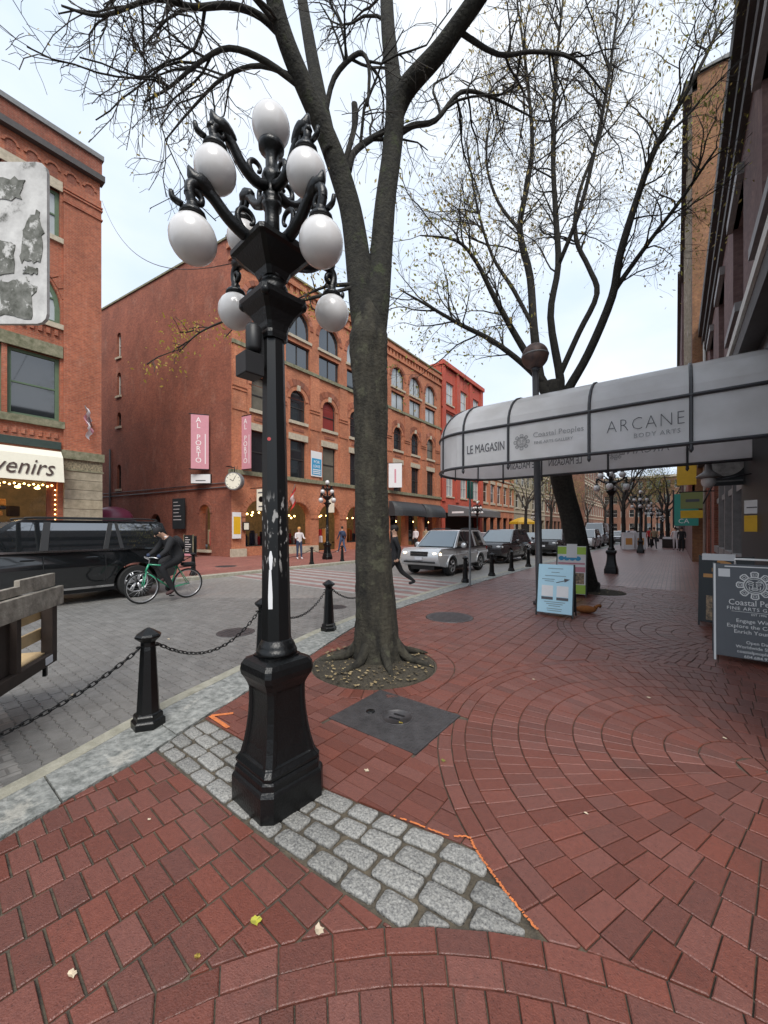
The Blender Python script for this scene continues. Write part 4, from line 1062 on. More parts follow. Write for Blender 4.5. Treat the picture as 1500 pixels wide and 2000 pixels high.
def shell(root, pts, h, m, roof='roof_metal', z0=0):
    """plain outer walls (closed plan pts, world xy), open where a detailed facade stands; roof slab"""
    mb = MB(); L = [(a-root.location.x, b-root.location.y) for a, b in pts]
    for a, b in zip(L, L[1:]): mb.face([(a[0], a[1], z0), (b[0], b[1], z0), (b[0], b[1], h), (a[0], a[1], h)])
    mb.build('rear_wall', m, root)
    mb = MB(); mb.prism([(a, b) for a, b in L], 'z', h-.35, h-.3); mb.build('roof', roof, root, fix=True)

XF = -20.1
# ---- corner building with arched windows (far side, centre)
cb = thing('corner_building', 'five storey orange brick corner building with rows of arched windows across the road', 'building', (XF, 12.14, 0))
F = Facade(cb, (XF, 12.14), (0, 1), (1, 0)); W_ = 24.4; HT = 18.2
bays = [1.95+2.9*k for k in range(8)]
holes = []; PAN = ['glass_shade', 'glass', 'glass_red', 'glass', 'glass_shade', 'glass', 'glass', 'glass_shade']
for k, u in enumerate(bays):
    if k in (0, 1, 2, 3): holes.append(arch_outline(u-1.05, u+1.05, .55 if k != 2 else .05, 3.35))
    else: holes.append([(u-1.2, .05), (u+1.2, .05), (u+1.2, 2.9), (u-1.2, 2.9)])
F.wall(0, W_, 0, 4.75, holes, 'brick_main', depth=.5)
for k, u in enumerate(bays):
    if k < 4:
        F.arch_ring(u, 3.35-1.05, 1.08, 1.42, 'brick_main', .05, n=13)
        F.slab('shop_floor', u-1.05, u+1.05, .5 if k != 2 else .0, .58 if k != 2 else .04, -1.6, -.02, 'wood_dark')
        F.poly('shop_back', [(u-1.6, 0), (u+1.6, 0), (u+1.6, 3.6), (u-1.6, 3.6)], -1.7, 'lit_interior')
        F.slab('shop_ceiling', u-1.6, u+1.6, 3.4, 3.45, -1.7, -.5, 'lit_interior')
        w_ = F.poly('shop_glass', arch_outline(u-1.0, u+1.0, .58, 3.3), -.46, 'clear_pane') if k != 2 else None
        for q in range(5):
            mb = MB(); p = F.at(u-.7+q*.33, 2.35+.35*random.random(), -.8-.5*random.random()); mb.ball(p, .06, 8, 6); mb.build('bulb', 'warm_bulb', cb)
        for q in range(9):
            uu = u-.9+q*.2; hh = random.uniform(.5, 1.1)
            p = F.at(uu, .58+hh/2, -.75-random.random()*.4); mb = MB(); mb.box(p, (.22, .16, hh), random.random(), .03)
            mb.build('stock_item', random.choice(['cloth_red', 'cloth_white', 'cloth_red', 'cloth_tan', 'cloth_navy', 'sign_orange']), cb)
    else:
        F.poly('shop_back', [(u-1.3, 0), (u+1.3, 0), (u+1.3, 3), (u-1.3, 3)], -1.2, 'lit_interior')
        F.slab('door_frame', u-.05, u+.05, .05, 2.9, -.4, -.3, 'dark_frame')
        F.poly('shop_glass', [(u-1.2, .4), (u-.06, .4), (u-.06, 2.85), (u-1.2, 2.85)], -.35, 'glass')
        mb = MB(); mb.ball(F.at(u+.5, 2.3, -.6), .08, 8, 6); mb.build('bulb', 'warm_bulb', cb)
# plinth blocks
for a, b in ((-.1, 0.85), (3.1, 3.6), (3.65, 6.5)):
    F.slab('plinth_block', a, b, 0, .45, .02, .22, 'stone_pale')
F.slab('string_course', -.08, W_, 4.75, 5.0, -.2, .14, 'stone_mossy')
holes2 = [[(u-.66, 5.0), (u+.66, 5.0), (u+.66, 7.5), (u-.66, 7.5)] for u in bays]
F.wall(0, W_, 5.0, 8.4, holes2, 'brick_main')
holes3 = [arch_outline(u-.66, u+.66, 8.75, 10.85) for u in bays]
F.wall(0, W_, 8.4, 12.2, holes3, 'brick_main')
F.slab('string_course', 0, W_, 12.2, 12.42, -.2, .13, 'stone_mossy')
holes4 = [[(u-1.02, 12.42), (u+1.02, 12.42), (u+1.02, 13.95), (u-1.02, 13.95)] for u in bays]+[arch_outline(u-1.02, u+1.02, 14.4, 16.25) for u in bays]
F.wall(0, W_, 12.42, HT, holes4, 'brick_main')
for k, u in enumerate(bays):
    F.window(u-.66, u+.66, 5.0, 7.5, pane=['glass', 'glass', 'glass_shade', 'glass', 'glass', 'glass', 'glass', 'glass'][k], mid=.5)
    F.slab('lintel', u-.82, u+.82, 7.5, 7.92, -.05, .06, 'stone_pale')
    F.slab('sill', u-.8, u+.8, 8.55, 8.75, -.1, .12, 'stone_pale')
    F.slab('panel', u-.5, u+.5, 8.1, 8.28, -.02, .03, 'brick_dark')
    F.window(u-.66, u+.66, 8.75, 10.85, True, pane=PAN[k], mid=.45)
    F.arch_ring(u, 10.19, .66, .86, 'brick_main', .05, n=1, name='inner_arch')
    F.arch_ring(u, 10.19, .95, 1.36, 'voussoir_brick', .04, n=11) if k < 4 else F.arch_ring(u, 10.19, .92, 1.3, 'voussoir_brick', .04, n=7)
    F.slab('keystone', u-.12, u+.12, 10.8, 11.15, 0, .11, 'stone_pale')
    F.window(u-1.02, u+1.02, 12.42, 13.95, pane='glass' if k < 5 else 'glass_pale', mid=0, mull=1)
    F.window(u-1.02, u+1.02, 14.4, 16.25, True, pane='glass' if k < 3 else 'glass_pale', mid=0, mull=1)
    F.slab('sill', u-1.15, u+1.15, 14.22, 14.4, -.1, .1, 'stone_pale')
    F.arch_ring(u, 15.23, 1.04, 1.32, 'voussoir_brick', .05, n=11)
for k in range(9):
    u = .5+2.9*k
    F.slab('pilaster', u-.42, u+.42, 5.0, 12.2, -.05, .07, 'brick_main')
    for v in (8.45, 9.6, 9.8): F.slab('band', u-.46, u+.46, v, v+.07, 0, .12, 'brick_main')
F.slab('parapet_band', -.1, W_, 16.9, 17.1, -.2, .12, 'brick_main'); 
for k in range(48): F.slab('corbel', .1+k*.5, .35+k*.5, 17.1, 17.55, -.05, .1, 'brick_main')
F.slab('cornice', -.15, W_+.05, 17.55, 17.85, -.3, .2, 'brick_main'); F.slab('coping', -.2, W_+.08, HT, HT+.12, -.3, .12, 'stone_mossy')
# side wall along the alley
sd = Vector((-.992, -.125)); FS = Facade(cb, (XF, 12.14), sd, (.125, -.992))
hs = [arch_outline(2.39-.5, 2.39+.5, .35, 3.05), arch_outline(7.0, 8.2, .0, 2.6)]
for z0, z1 in ((14.1, 15.9), (11.3, 13.0), (8.2, 9.8), (4.5, 6.3)): hs.append(arch_outline(12.0, 12.55, z0, z1, 6))
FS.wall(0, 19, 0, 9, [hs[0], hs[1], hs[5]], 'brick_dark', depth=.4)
FS.wall(0, 19, 9.0, HT, [arch_outline(12.0, 12.55, 14.1, 15.9, 6), arch_outline(12.0, 12.55, 11.3, 13.0, 6), arch_outline(12.0, 12.55, 9.05, 10.1, 6)], 'brick_alley', depth=.4)
for z0, z1 in ((14.1, 15.9), (11.3, 13.0), (9.05, 10.1), (4.5, 6.3)):
    FS.window(12.0, 12.55, z0, z1, True, frame='white_frame' if z0 > 11 else 'dark_frame', fw=.05, mid=.5); FS.slab('sill', 11.9, 12.65, z0-.15, z0, -.1, .1, 'stone_pale')
FS.poly('shop_back', [(1.5, 0), (3.4, 0), (3.4, 3.4), (1.5, 3.4)], -.9, 'lit_interior'); FS.poly('alley_door', arch_outline(7.0, 8.2, 0, 2.6), -.3, 'wood_dark')
FS.arch_ring(2.39, 2.55, .52, .75, 'brick_dark', .04, n=9); FS.slab('sill', 1.75, 3.05, .2, .35, -.1, .16, 'stone_pale'); FS.slab('coping', -.1, 19, HT, HT+.12, -.3, .08, 'stone_mossy')
for q in range(4): mb = MB(); mb.ball(FS.at(2.2+q*.12, 2.35+.1*q, -.6), .05, 8, 6); mb.build('bulb', 'warm_bulb', cb)
for q in range(4): mb = MB(); mb.box(FS.at(2.1+q*.2, .8+.1*q, -.55), (.18, .18, .9), q, .03); mb.build('stock_item', ['cloth_red', 'cloth_white', 'cloth_red', 'cloth_tan'][q], cb)
mb = MB(); mb.tube([FS.at(13.4, 0, .08), FS.at(13.4, 7.5, .08)], .06, 8); mb.build('drain_pipe', 'awning_frame', cb)
mb = MB(); mb.tube([FS.at(.1, 4.0, .06), FS.at(6, 4.0, .06), FS.at(15, 4.0, .06)], .035, 6); mb.build('conduit', 'awning_frame', cb)
mb = MB(); mb.tube([FS.at(.1, 4.25, .05), FS.at(15, 4.25, .05)], .025, 6); mb.build('conduit', 'awning_frame', cb)
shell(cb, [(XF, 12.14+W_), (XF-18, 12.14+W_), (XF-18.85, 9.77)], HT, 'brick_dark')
# ---- red painted building
rb = thing('red_building', 'bright red painted brick building with white windows beyond the corner building', 'building', (XF, 36.6, 0))
F2 = Facade(rb, (XF+.1, 36.6), (0, 1), (1, 0)); HR = 19.6
u3 = [1.9, 5.4, 8.9]
flo = [(5.2, 7.6), (8.9, 11.2), (12.2, 14.4), (15.4, 17.8)]
F2.wall(0, 10.8, 0, 4.6, [[(.8, .1), (10, .1), (10, 3.4), (.8, 3.4)]], 'brick_red', depth=.4)
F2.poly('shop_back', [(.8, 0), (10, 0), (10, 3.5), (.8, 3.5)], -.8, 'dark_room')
for v0, v1 in ((4.6, 8.4), (8.4, 11.7), (11.7, 14.9), (14.9, HR)):
    f = [q for q in flo if v0 < q[0] < v1][0]
    F2.wall(0, 10.8, v0, v1, [[(u-.85, f[0]), (u+.85, f[0]), (u+.85, f[1]), (u-.85, f[1])] for u in u3], 'brick_red')
    for u in u3: F2.window(u-.85, u+.85, f[0], f[1], frame='white_frame', pane='glass_pale', mull=1, mid=.5, fw=.1); F2.slab('sill', u-.95, u+.95, f[0]-.15, f[0], -.1, .1, 'stone_pale')
    F2.slab('band', 0, 10.8, v1-.3, v1-.1, -.05, .12, 'brick_red')
for u in (.35, 3.65, 7.15, 10.45): F2.slab('pilaster', u-.35, u+.35, 4.6, HR, -.05, .14, 'brick_red')
F2.slab('cornice', -.1, 10.95, HR-.3, HR+.15, -.3, .3, 'brick_red')
shell(rb, [(XF+.1, 47.4), (XF-15, 47.4), (XF-15, 36.6), (XF+.1, 36.6)], HR, 'brick_red')
# ---- banded building and the blocks after it
def plain_block(name, label, y0, y1, h, m, floors, nb, frame='white_frame', x=XF, side=1, band=None, pane='glass'):
    t = thing(name, label, 'building', (x, y0, 0)); f_ = Facade(t, (x, y0), (0, 1), (side, 0)); W = y1-y0; fh = (h-4.4)/floors
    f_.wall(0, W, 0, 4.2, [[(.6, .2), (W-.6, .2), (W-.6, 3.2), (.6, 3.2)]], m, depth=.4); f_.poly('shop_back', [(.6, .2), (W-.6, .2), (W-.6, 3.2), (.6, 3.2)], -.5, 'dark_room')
    for k in range(1, nb): f_.slab('shop_pier', W*k/nb-.2, W*k/nb+.2, 0, 3.4, -.3, .06, m)
    for fl in range(floors):
        v0 = 4.2+fl*fh; us = [(k+.5)*W/nb for k in range(nb)]; w_ = W/nb*.28
        f_.wall(0, W, v0, v0+fh, [[(u-w_, v0+fh*.22), (u+w_, v0+fh*.22), (u+w_, v0+fh*.82), (u-w_, v0+fh*.82)] for u in us], m)
        for u in us:
            f_.window(u-w_, u+w_, v0+fh*.22, v0+fh*.82, frame=frame, pane=pane, mid=.55, fw=.09)
            if band: f_.slab('lintel', u-w_-.15, u+w_+.15, v0+fh*.82, v0+fh*.92, -.05, .07, band); f_.slab('sill', u-w_-.15, u+w_+.15, v0+fh*.16, v0+fh*.22, -.05, .1, band)
        if band: f_.slab('band', 0, W, v0-.1, v0+.12, -.05, .1, band)
    f_.slab('cornice', -.05, W+.05, 4.2+floors*fh, h, -.3, .3, band or 'cornice_dark')
    shell(t, [(x, y1), (x-side*14, y1), (x-side*14, y0), (x, y0)], h, m)
    return t, f_
plain_block('banded_building', 'red brick building with pale stone bands glimpsed under the canopy', 47.5, 60, 13, 'brick_main', 2, 5, band='stone_pale')
plain_block('tan_building', 'tan building on the far side past the banded one', 60.2, 78, 15, 'sandstone', 3, 6, band='stone_pale')
plain_block('brown_building', 'brown brick building far along the opposite side', 78.2, 100, 16, 'brick_brown', 3, 7, band='stone_pale')
eb = thing('closing_block', 'brown brick block across the very end of the street', 'building', (-18, 132, 0)); FE = Facade(eb, (-18, 132), (1, 0), (0, -1))
for fl in range(4):
    FE.wall(0, 22, fl*4, fl*4+4, [[(1+k*2.1, fl*4+1), (2.2+k*2.1, fl*4+1), (2.2+k*2.1, fl*4+3.2), (1+k*2.1, fl*4+3.2)] for k in range(10)], 'brick_brown')
    for k in range(10): FE.window(1+k*2.1, 2.2+k*2.1, fl*4+1, fl*4+3.2, frame='white_frame')
FE.slab('cornice', 0, 22, 16, 16.6, -.3, .3, 'stone_pale'); shell(eb, [(4, 132), (4, 145), (-18, 145), (-18, 132)], 16.5, 'brick_brown')
plain_block('end_building', 'brown brick block closing the far end of the street', 100.2, 130, 22, 'brick_brown', 4, 8, band='stone_pale', x=-17)
# ---- souvenir shop building, left edge
lb_ = thing('souvenir_building', 'red brick building with souvenir shop at the left edge', 'building', (XF-.1, 5.91, 0))
FL = Facade(lb_, (XF-.1, 5.91), (0, -1), (1, 0)); HL = 17.6   # u runs towards the camera
wl_ = []
for k in range(3):
    o_ = k*4.4
    wl_.append(o_)
FL.wall(0, 14, 0, 4.85, [[(1.45+o, .15), (4.6+o, .15), (4.6+o, 4.6), (1.45+o, 4.6)] for o in wl_], 'brick_left', depth=.4)
FL.wall(0, 14, 4.85, 9.4, [[(1.38+o, 6.0), (2.95+o, 6.0), (2.95+o, 8.62), (1.38+o, 8.62)] for o in wl_]+[[(3.1+o, 6.0), (4.67+o, 6.0), (4.67+o, 8.62), (3.1+o, 8.62)] for o in wl_], 'brick_left')
FL.wall(0, 14, 9.4, 13.2, [arch_outline(1.35+o, 4.7+o, 10.0, 12.35, 16) for o in wl_], 'brick_left')
FL.wall(0, 14, 13.2, HL, [[(1.38+o, 13.55), (2.95+o, 13.55), (2.95+o, 15.5), (1.38+o, 15.5)] for o in wl_]+[[(3.1+o, 13.55), (4.67+o, 13.55), (4.67+o, 15.5), (3.1+o, 15.5)] for o in wl_], 'brick_left')
for o in wl_:
    for a in (1.38, 3.1):
        FL.window(a+o, a+1.57+o, 6.0, 8.62, frame='green_frame', pane='glass', mid=.5, fw=.13); FL.window(a+o, a+1.57+o, 13.55, 15.5, frame='green_frame', pane='glass_pale', mid=.5, fw=.13)
    FL.window(1.35+o, 4.7+o, 10.0, 12.35, True, frame='green_frame', pane='glass_pale', mid=.45, fw=.16, mull=1)
    FL.arch_ring(3.02+o, 10.68, 1.75, 2.05, 'brick_left', .05, n=14)
    FL.slab('lintel', 1.3+o, 4.75+o, 8.62, 9.1, -.1, .1, 'stone_mossy'); FL.slab('sill', 1.25+o, 4.8+o, 5.72, 6.0, -.1, .14, 'stone_mossy')
    FL.slab('lintel', 1.3+o, 4.75+o, 15.5, 15.9, -.1, .06, 'stone_pale'); FL.slab('sill', 1.25+o, 4.8+o, 13.35, 13.55, -.1, .1, 'stone_pale'); FL.slab('sill', 1.25+o, 4.8+o, 9.8, 10.0, -.1, .1, 'stone_pale')
    for k in range(13):
        FL.slab('dentil', 1.45+o+k*.25, 1.57+o+k*.25, 9.5, 9.72, -.02, .08, 'brick_left'); FL.slab('dentil', 1.45+o+k*.25, 1.57+o+k*.25, 5.3, 5.5, -.02, .05, 'brick_left')
FL.slab('pilaster', -.02, 1.28, 4.85, 16.0, -.05, .12, 'brick_left')
for o in wl_[1:]: FL.slab('pilaster', .3+o, 1.28+o, 4.85, 16.0, -.05, .12, 'brick_left')
for v in (15.1, 15.5, 15.62): FL.slab('band', -.06, 1.3, v, v+.06, 0, .17, 'brick_left')
for k in range(14):
    u = .38+k*.62
    FL.poly('blind_arch', arch_outline(u-.16, u+.16, 15.95, 16.45, 8), .005, 'brick_dark')
    FL.arch_ring(u, 16.29, .17, .26, 'brick_left', .05, n=5)
FL.slab('cornice', -.12, 14, 16.8, 17.05, -.2, .26, 'cornice_dark'); FL.slab('frieze', -.05, 14, 17.1, 17.75, -.2, .1, 'brick_dark'); FL.slab('coping', -.1, 14, 17.75, 17.95, -.3, .2, 'roof_metal')
# rusticated stone pier
for k in range(10):
    z0 = .0+k*.405
    FL.slab('stone_block', -.04, 1.28, z0+.012, z0+.40, -.05, .16+random.uniform(-.02, .03), 'sandstone')
FL.slab('carved_band', -.05, 1.3, 4.06, 4.5, -.05, .15, 'carved'); FL.slab('pier_cap', -.1, 1.34, 4.5, 4.85, -.05, .24, 'stone_mossy'); FL.slab('pier_moulding', -.08, 1.33, 4.02, 4.07, -.05, .2, 'stone_mossy')
FL.slab('green_fascia', 1.36, 14, 4.85, 5.15, -.05, .1, 'green_dark')
# shop window with lit stock
FL.poly('shop_back', [(1.3, 0), (13.8, 0), (13.8, 4.7), (1.3, 4.7)], -2.2, 'lit_interior')
FL.slab('shop_floor', 1.3, 13.8, .1, .2, -2.2, -.3, 'wood_dark')
FL.slab('shop_ceiling', 1.3, 13.8, 3.5, 3.55, -2.2, -.3, 'lit_interior')
FL.poly('shop_glass', [(1.5, .6), (4.55, .6), (4.55, 3.4), (1.5, 3.4)], -.28, 'clear_pane')
FL.slab('shop_riser', 1.45, 14, .15, .6, -.35, -.2, 'wood_dark'); FL.slab('door_post', 1.45, 1.75, .15, 4.6, -.38, -.24, 'wood_red')
for k in range(26):
    u = 1.7+random.random()*2.9; v = .7+random.random()*2.0; mb = MB(); s_ = random.uniform(.16, .42)
    mb.box(FL.at(u, v, -.8-random.random()), (.2, s_, s_*random.uniform(.6, 1.6)), random.random()*.5, .03); mb.build('stock_item', random.choice(['cloth_tan', 'wood_dark', 'leaf_green', 'cloth_navy', 'wood_red', 'bark', 'sign_orange', 'stone_mossy']), lb_)
for k in range(22):
    mb = MB(); mb.ball(FL.at(1.6+k*.14, 3.38-.05*(k % 2), -.18), .035, 8, 6); mb.build('bulb', 'warm_bulb', lb_)
for k in range(12):
    mb = MB(); mb.ball(FL.at(1.5, 3.2-k*.2, -.16), .025, 8, 6); mb.build('bulb', 'warm_bulb', lb_)
for k in range(5): mb = MB(); mb.ball(FL.at(1.9+k*.6, 3.3, -1.0), (.1, .1, .05), 8, 6); mb.build('ceiling_lamp', 'warm_bulb', lb_)
shell(lb_, [(XF-.1, 5.91-14), (XF-16, 5.91-14), (XF-16, 5.91), (XF-.1, 5.91)], HL, 'brick_left')
for v in (4.9, 7.4, 9.9):       # pale shutters on the alley side
    MB().bb(-1.2, -.2, 0.02, .1, v-2.0, v).build('shutter', 'glass_pale', lb_)
sa = thing('shop_awning', 'cream shop awning lettered in dark script above the souvenir window', 'awning', (XF-.1, 5.91, 0))
FA = Facade(sa, (XF-.1, 5.91), (0, -1), (1, 0))
mb = MB(); prof = [(.02, 4.75), (.35, 4.72), (.62, 4.45), (.8, 3.45), (.74, 3.45), (.02, 4.4)]
a_, b_ = 1.42, 12.0
for u in (a_,): 
    q0 = [FA.at(a_, z, o) for o, z in prof]; q1 = [FA.at(b_, z, o) for o, z in prof]; mb.loft([q0, q1])
mb.build('canvas', 'sign_cream', sa, fix=True)
o_txt = text('lettering', 'Souvenirs', (0, 0, 0), R(90), .90, 'ink_brown', sa, align='RIGHT', shear=.35, sx=.8)
p = FA.at(1.75, 3.68, .79); o_txt.location = p; o_txt.rotation_euler = (R(90)-R(10), 0, R(90))
# string of bulbs wires skipped; wall spotlight
# ---- near right building
RX = 1.2
nr = thing('shopfront_building', 'dark mauve brick shop building running along the right side of the pavement', 'building', (RX, 3, 0))
U0 = 9.2
FN = Facade(nr, (RX, -6), (0, 1), (-1, 0)); HN = 11.2; WN = 30   # u = y + 6
wu = [9.6, 13.4, 17.6, 21.8, 26.0]
FN.wall(U0, WN, 5.0, HN, [[(u, 6.6), (u+1.9, 6.6), (u+1.9, 9.4), (u, 9.4)] for u in wu], 'brick_mauve', depth=.45)
for u in wu:
    FN.window(u, u+1.9, 6.6, 9.4, frame='grey_frame', pane='glass_pale', mid=.5, depth=.4, fw=.14); FN.slab('sill', u-.15, u+2.05, 6.4, 6.6, -.1, .16, 'grey_frame')
    FN.slab('hood', u-.15, u+2.05, 9.4, 9.65, -.1, .12, 'grey_frame')
for k, (v0, v1, o) in enumerate(((10.1, 10.35, .12), (10.5, 10.75, .2), (10.9, 11.35, .32))): FN.slab('cornice', U0, WN+.05, v0, v1, -.2, o, 'cornice_dark')
FN.slab('shop_cornice', U0, WN, 4.55, 5.0, -.1, .36, 'cornice_dark'); FN.slab('shop_cornice_edge', U0, WN, 4.86, 5.02, .36, .40, 'white_frame'); FN.slab('shop_fascia', U0, WN, 3.9, 4.55, -.1, .12, 'sign_dark')
FN.slab('black_pier', 13.0, 17.3, 0, 3.9, -.3, .06, 'sign_dark')
for k, u in enumerate([17.45, 19.4, 21.35, 23.3]):
    FN.slab('mullion', u, u+.16, 0, 3.9, -.3, .02, 'grey_frame'); FN.slab('transom', u+.16, u+1.79, 2.55, 2.72, -.28, -.04, 'grey_frame'); FN.slab('shop_sill', u+.16, u+1.79, .75, .98, -.28, .04, 'grey_frame'); FN.slab('stall_riser', u+.16, u+1.79, 0, .75, -.28, -.10, 'green_dark')
    FN.poly('shop_glass', [(u+.16, .98), (u+1.79, .98), (u+1.79, 3.9), (u+.16, 3.9)], -.2, 'glass')
FN.slab('brick_pier', 25.2, 26.6, 0, 3.9, -.3, .03, 'brick_dark'); FN.slab('dark_shopfront', 26.6, WN, 0, 3.9, -.3, -.05, 'dark_frame'); FN.slab('end_pier', 28.6, WN, 0, 3.9, -.3, .04, 'brick_dark')
FN.slab('rear_shopfront', U0, 13.0, 0, 3.9, -.3, .0, 'glass')
FN.slab('soffit', U0, WN, 3.9, 4.0, -.3, .1, 'dark_frame')
mb = MB(); mb.tube([FN.at(WN-.3, .1, .1), FN.at(WN-.3, HN, .1)], .06, 8); mb.build('drain_pipe', 'white_frame', nr)
shell(nr, [(RX, 3.2), (RX+14, 3.2), (RX+14, 24), (RX, 24)], HN, 'brick_mauve')
ob = thing('orange_building', 'tall tan orange brick building rising behind the shop roofline at right', 'building', (.65, 24, 0))
FO = Facade(ob, (.65, 24.05), (1, 0), (0, -1)); FO.wall(0, 15, 0, 23.6, [], 'brick_orange'); FO.slab('coping', -.1, 15, 23.6, 23.8, -.3, .1, 'roof_metal')
FO2 = Facade(ob, (.65, 24.05), (0, 1), (-1, 0))
hv = [(4.6, 7.2), (8.6, 11.2), (12.4, 15.0), (16.2, 18.8), (20, 22.2)]
for (a, b), v0, v1 in zip(hv, (0, 7.9, 11.9, 15.7, 19.4), (7.9, 11.9, 15.7, 19.4, 23.6)):
    FO2.wall(0, 18, v0, v1, [[(u, a), (u+1.5, a), (u+1.5, b), (u, b)] for u in (1.5, 5.5, 9.5, 13.5)], 'brick_mauve')
    for u in (1.5, 5.5, 9.5, 13.5): FO2.window(u, u+1.5, a, b, frame='white_frame'); FO2.slab('sill', u-.1, u+1.6, a-.2, a, -.1, .12, 'white_frame'); FO2.slab('pier_trim', u-.5, u-.3, a-.6, b+.6, -.02, .14, 'stone_pale')
FO2.slab('cornice', 0, 18, 22.9, 23.6, -.2, .35, 'cornice_dark'); FO2.slab('shop_fascia', 0, 18, 3.2, 4.0, -.1, .15, 'brick_dark')
shell(ob, [(.65, 42), (15.6, 42), (15.6, 24.05)], 23.6, 'brick_orange')
plain_block('dark_far_building', 'dark narrow far building edge beside the sky at right', 42.2, 66, 24, 'brick_mauve', 5, 7, frame='dark_frame', x=.45, side=-1)
plain_block('far_right_building', 'brown far building at the end of the right pavement', 66.2, 100, 18, 'brick_brown', 4, 9, x=.6, side=-1, band='stone_pale')

# ------------------------------------------------------------------ trees
def rnd_dir(t, spread, up=0.):
    """direction leaving the tangent t by about `spread` radians"""
    a = t.orthogonal().normalized(); a.rotate(Matrix.Rotation(random.uniform(0, 2*PI), 3, t))
    d = (t*math.cos(spread)+a*math.sin(spread)); d.z += up
    return d.normalized()
def wander(p, d, L, n, wob, grav=0.):
    out = [Vector(p)]; d = Vector(d)
    for k in range(n):
        d = (d+Vector((random.gauss(0, wob), random.gauss(0, wob), random.gauss(0, wob)+grav))).normalized(); out.append(out[-1]+d*L/n)
    return out
def sub_branches(path, rads, spec, bufs, tips, level=0):
    """spec = list per level of (count per metre, length range, spread, wobble, gravity, sides)"""
    if level >= len(spec): return
    dens, (l0, l1), spread, wob, grav, sides = spec[level]
    seg = [(path[i+1]-path[i]).length for i in range(len(path)-1)]; tot = sum(seg)
    cnt = max(1, int(tot*dens+random.random()))
    for _ in range(cnt):
        s_ = tot*random.uniform(.18 if level else .3, 1.0); i = 0
        while i < len(seg)-1 and s_ > seg[i]: s_ -= seg[i]; i += 1
        f = min(1, s_/max(seg[i], 1e-6)); p = path[i].lerp(path[i+1], f); t = (path[i+1]-path[i]).normalized()
        r = (rads[i]*(1-f)+rads[min(i+1, len(rads)-1)]*f)
        L = random.uniform(l0, l1); d = rnd_dir(t, random.uniform(spread*.6, spread*1.3))
        n = max(3, int(L/.16)) if level < 2 else 3
        n = min(n, 9); q = wander(p, d, L, n, wob, grav)
        r0 = min(r*.62, [.022, .010, .0055, .003][level]); r1 = [.006, .0034, .0022, .0016][level]
        rr = [r0+(r1-r0)*k/n for k in range(n+1)]
        bufs[min(level, len(bufs)-1)].tube(q, rr, sides, cap=False)
        tips.append((q[-1], level)); 
        if level == len(spec)-1: tips.append((q[len(q)//2], level))
        sub_branches(q, rr, spec, bufs, tips, level+1)
def leafy(mb, tips, n, size, spread, keep=None):
    for _ in range(n):
        p, lv = random.choice(tips)
        if keep and not keep(p): continue
        c_ = p+Vector((random.gauss(0, spread), random.gauss(0, spread), random.gauss(0, spread)-.02))
        a = Vector((random.gauss(0, 1), random.gauss(0, 1), random.gauss(0, 1))).normalized(); b = a.orthogonal().normalized()*.6; s_ = size*random.uniform(.5, 1.2)
        mb.face([c_-a*s_, c_+b*s_*.7, c_+a*s_, c_-b*s_*.7])
def trunk_tube(mb, path, rads, n=18, sub=5, rough=.05, jit=0):
    P = smooth_path(path, sub); m_ = len(P); rr = []
    for i in range(m_):
        f = i/(m_-1)*(len(rads)-1); k = min(int(f), len(rads)-2); rr.append(rads[k]+(rads[k+1]-rads[k])*(f-k))
    i0 = len(mb.v); mb.tube(P, rr, n, cap=True)
    ph = [random.uniform(0, 6.28) for _ in range(4)]
    for i in range(m_):
        for k in range(n):
            a = 2*PI*k/n; v = Vector(mb.v[i0+i*n+k]); c_ = P[i]; z = i*.6
            s_ = 1+rough*(math.sin(3*a+ph[0]+z*.35)+.7*math.sin(5*a+ph[1]-z*.5)+.5*math.sin(8*a+ph[2]+z)+.6*math.sin(2*a+z*1.3+ph[3]))
            s_ += random.gauss(0, jit) if jit else 0
            mb.v[i0+i*n+k] = tuple(c_+(v-c_)*s_)
    return P, rr
def V(L): return [Vector(p) for p in L]
# near tree
t1 = thing('street_tree', 'near bare tree with mottled mossy forked trunk beside the lamp', 'tree', (0, 0, 0), 0, 'bare street trees')
tk = MB()
trunk = [(-2.88, 3.67, -.05), (-2.885, 3.665, .12), (-2.9, 3.66, .56), (-2.94, 3.64, 1.49), (-2.95, 3.63, 2.43), (-2.98, 3.64, 3.31), (-2.99, 3.63, 3.9), (-3.0, 3.64, 4.35)]
trunk_tube(tk, trunk, [.34, .285, .25, .205, .198, .21, .235, .14], 40, 14, .022, jit=.012)
for k in range(7):       # root flare
    a = k*2*PI/7+.3; c_, s_ = math.cos(a), math.sin(a)
    tk.tube(smooth_path([(-2.88+.2*c_, 3.67+.2*s_, .26), (-2.88+.36*c_, 3.67+.36*s_, .09), (-2.88+.52*c_+.05*s_, 3.67+.52*s_, .045), (-2.88+.66*c_+.1*s_, 3.67+.66*s_, .0)], 3), [.07, .066, .058, .05, .044, .038, .032, .026, .02, .012], 8)
tk.build('trunk', 'bark_moss', t1)
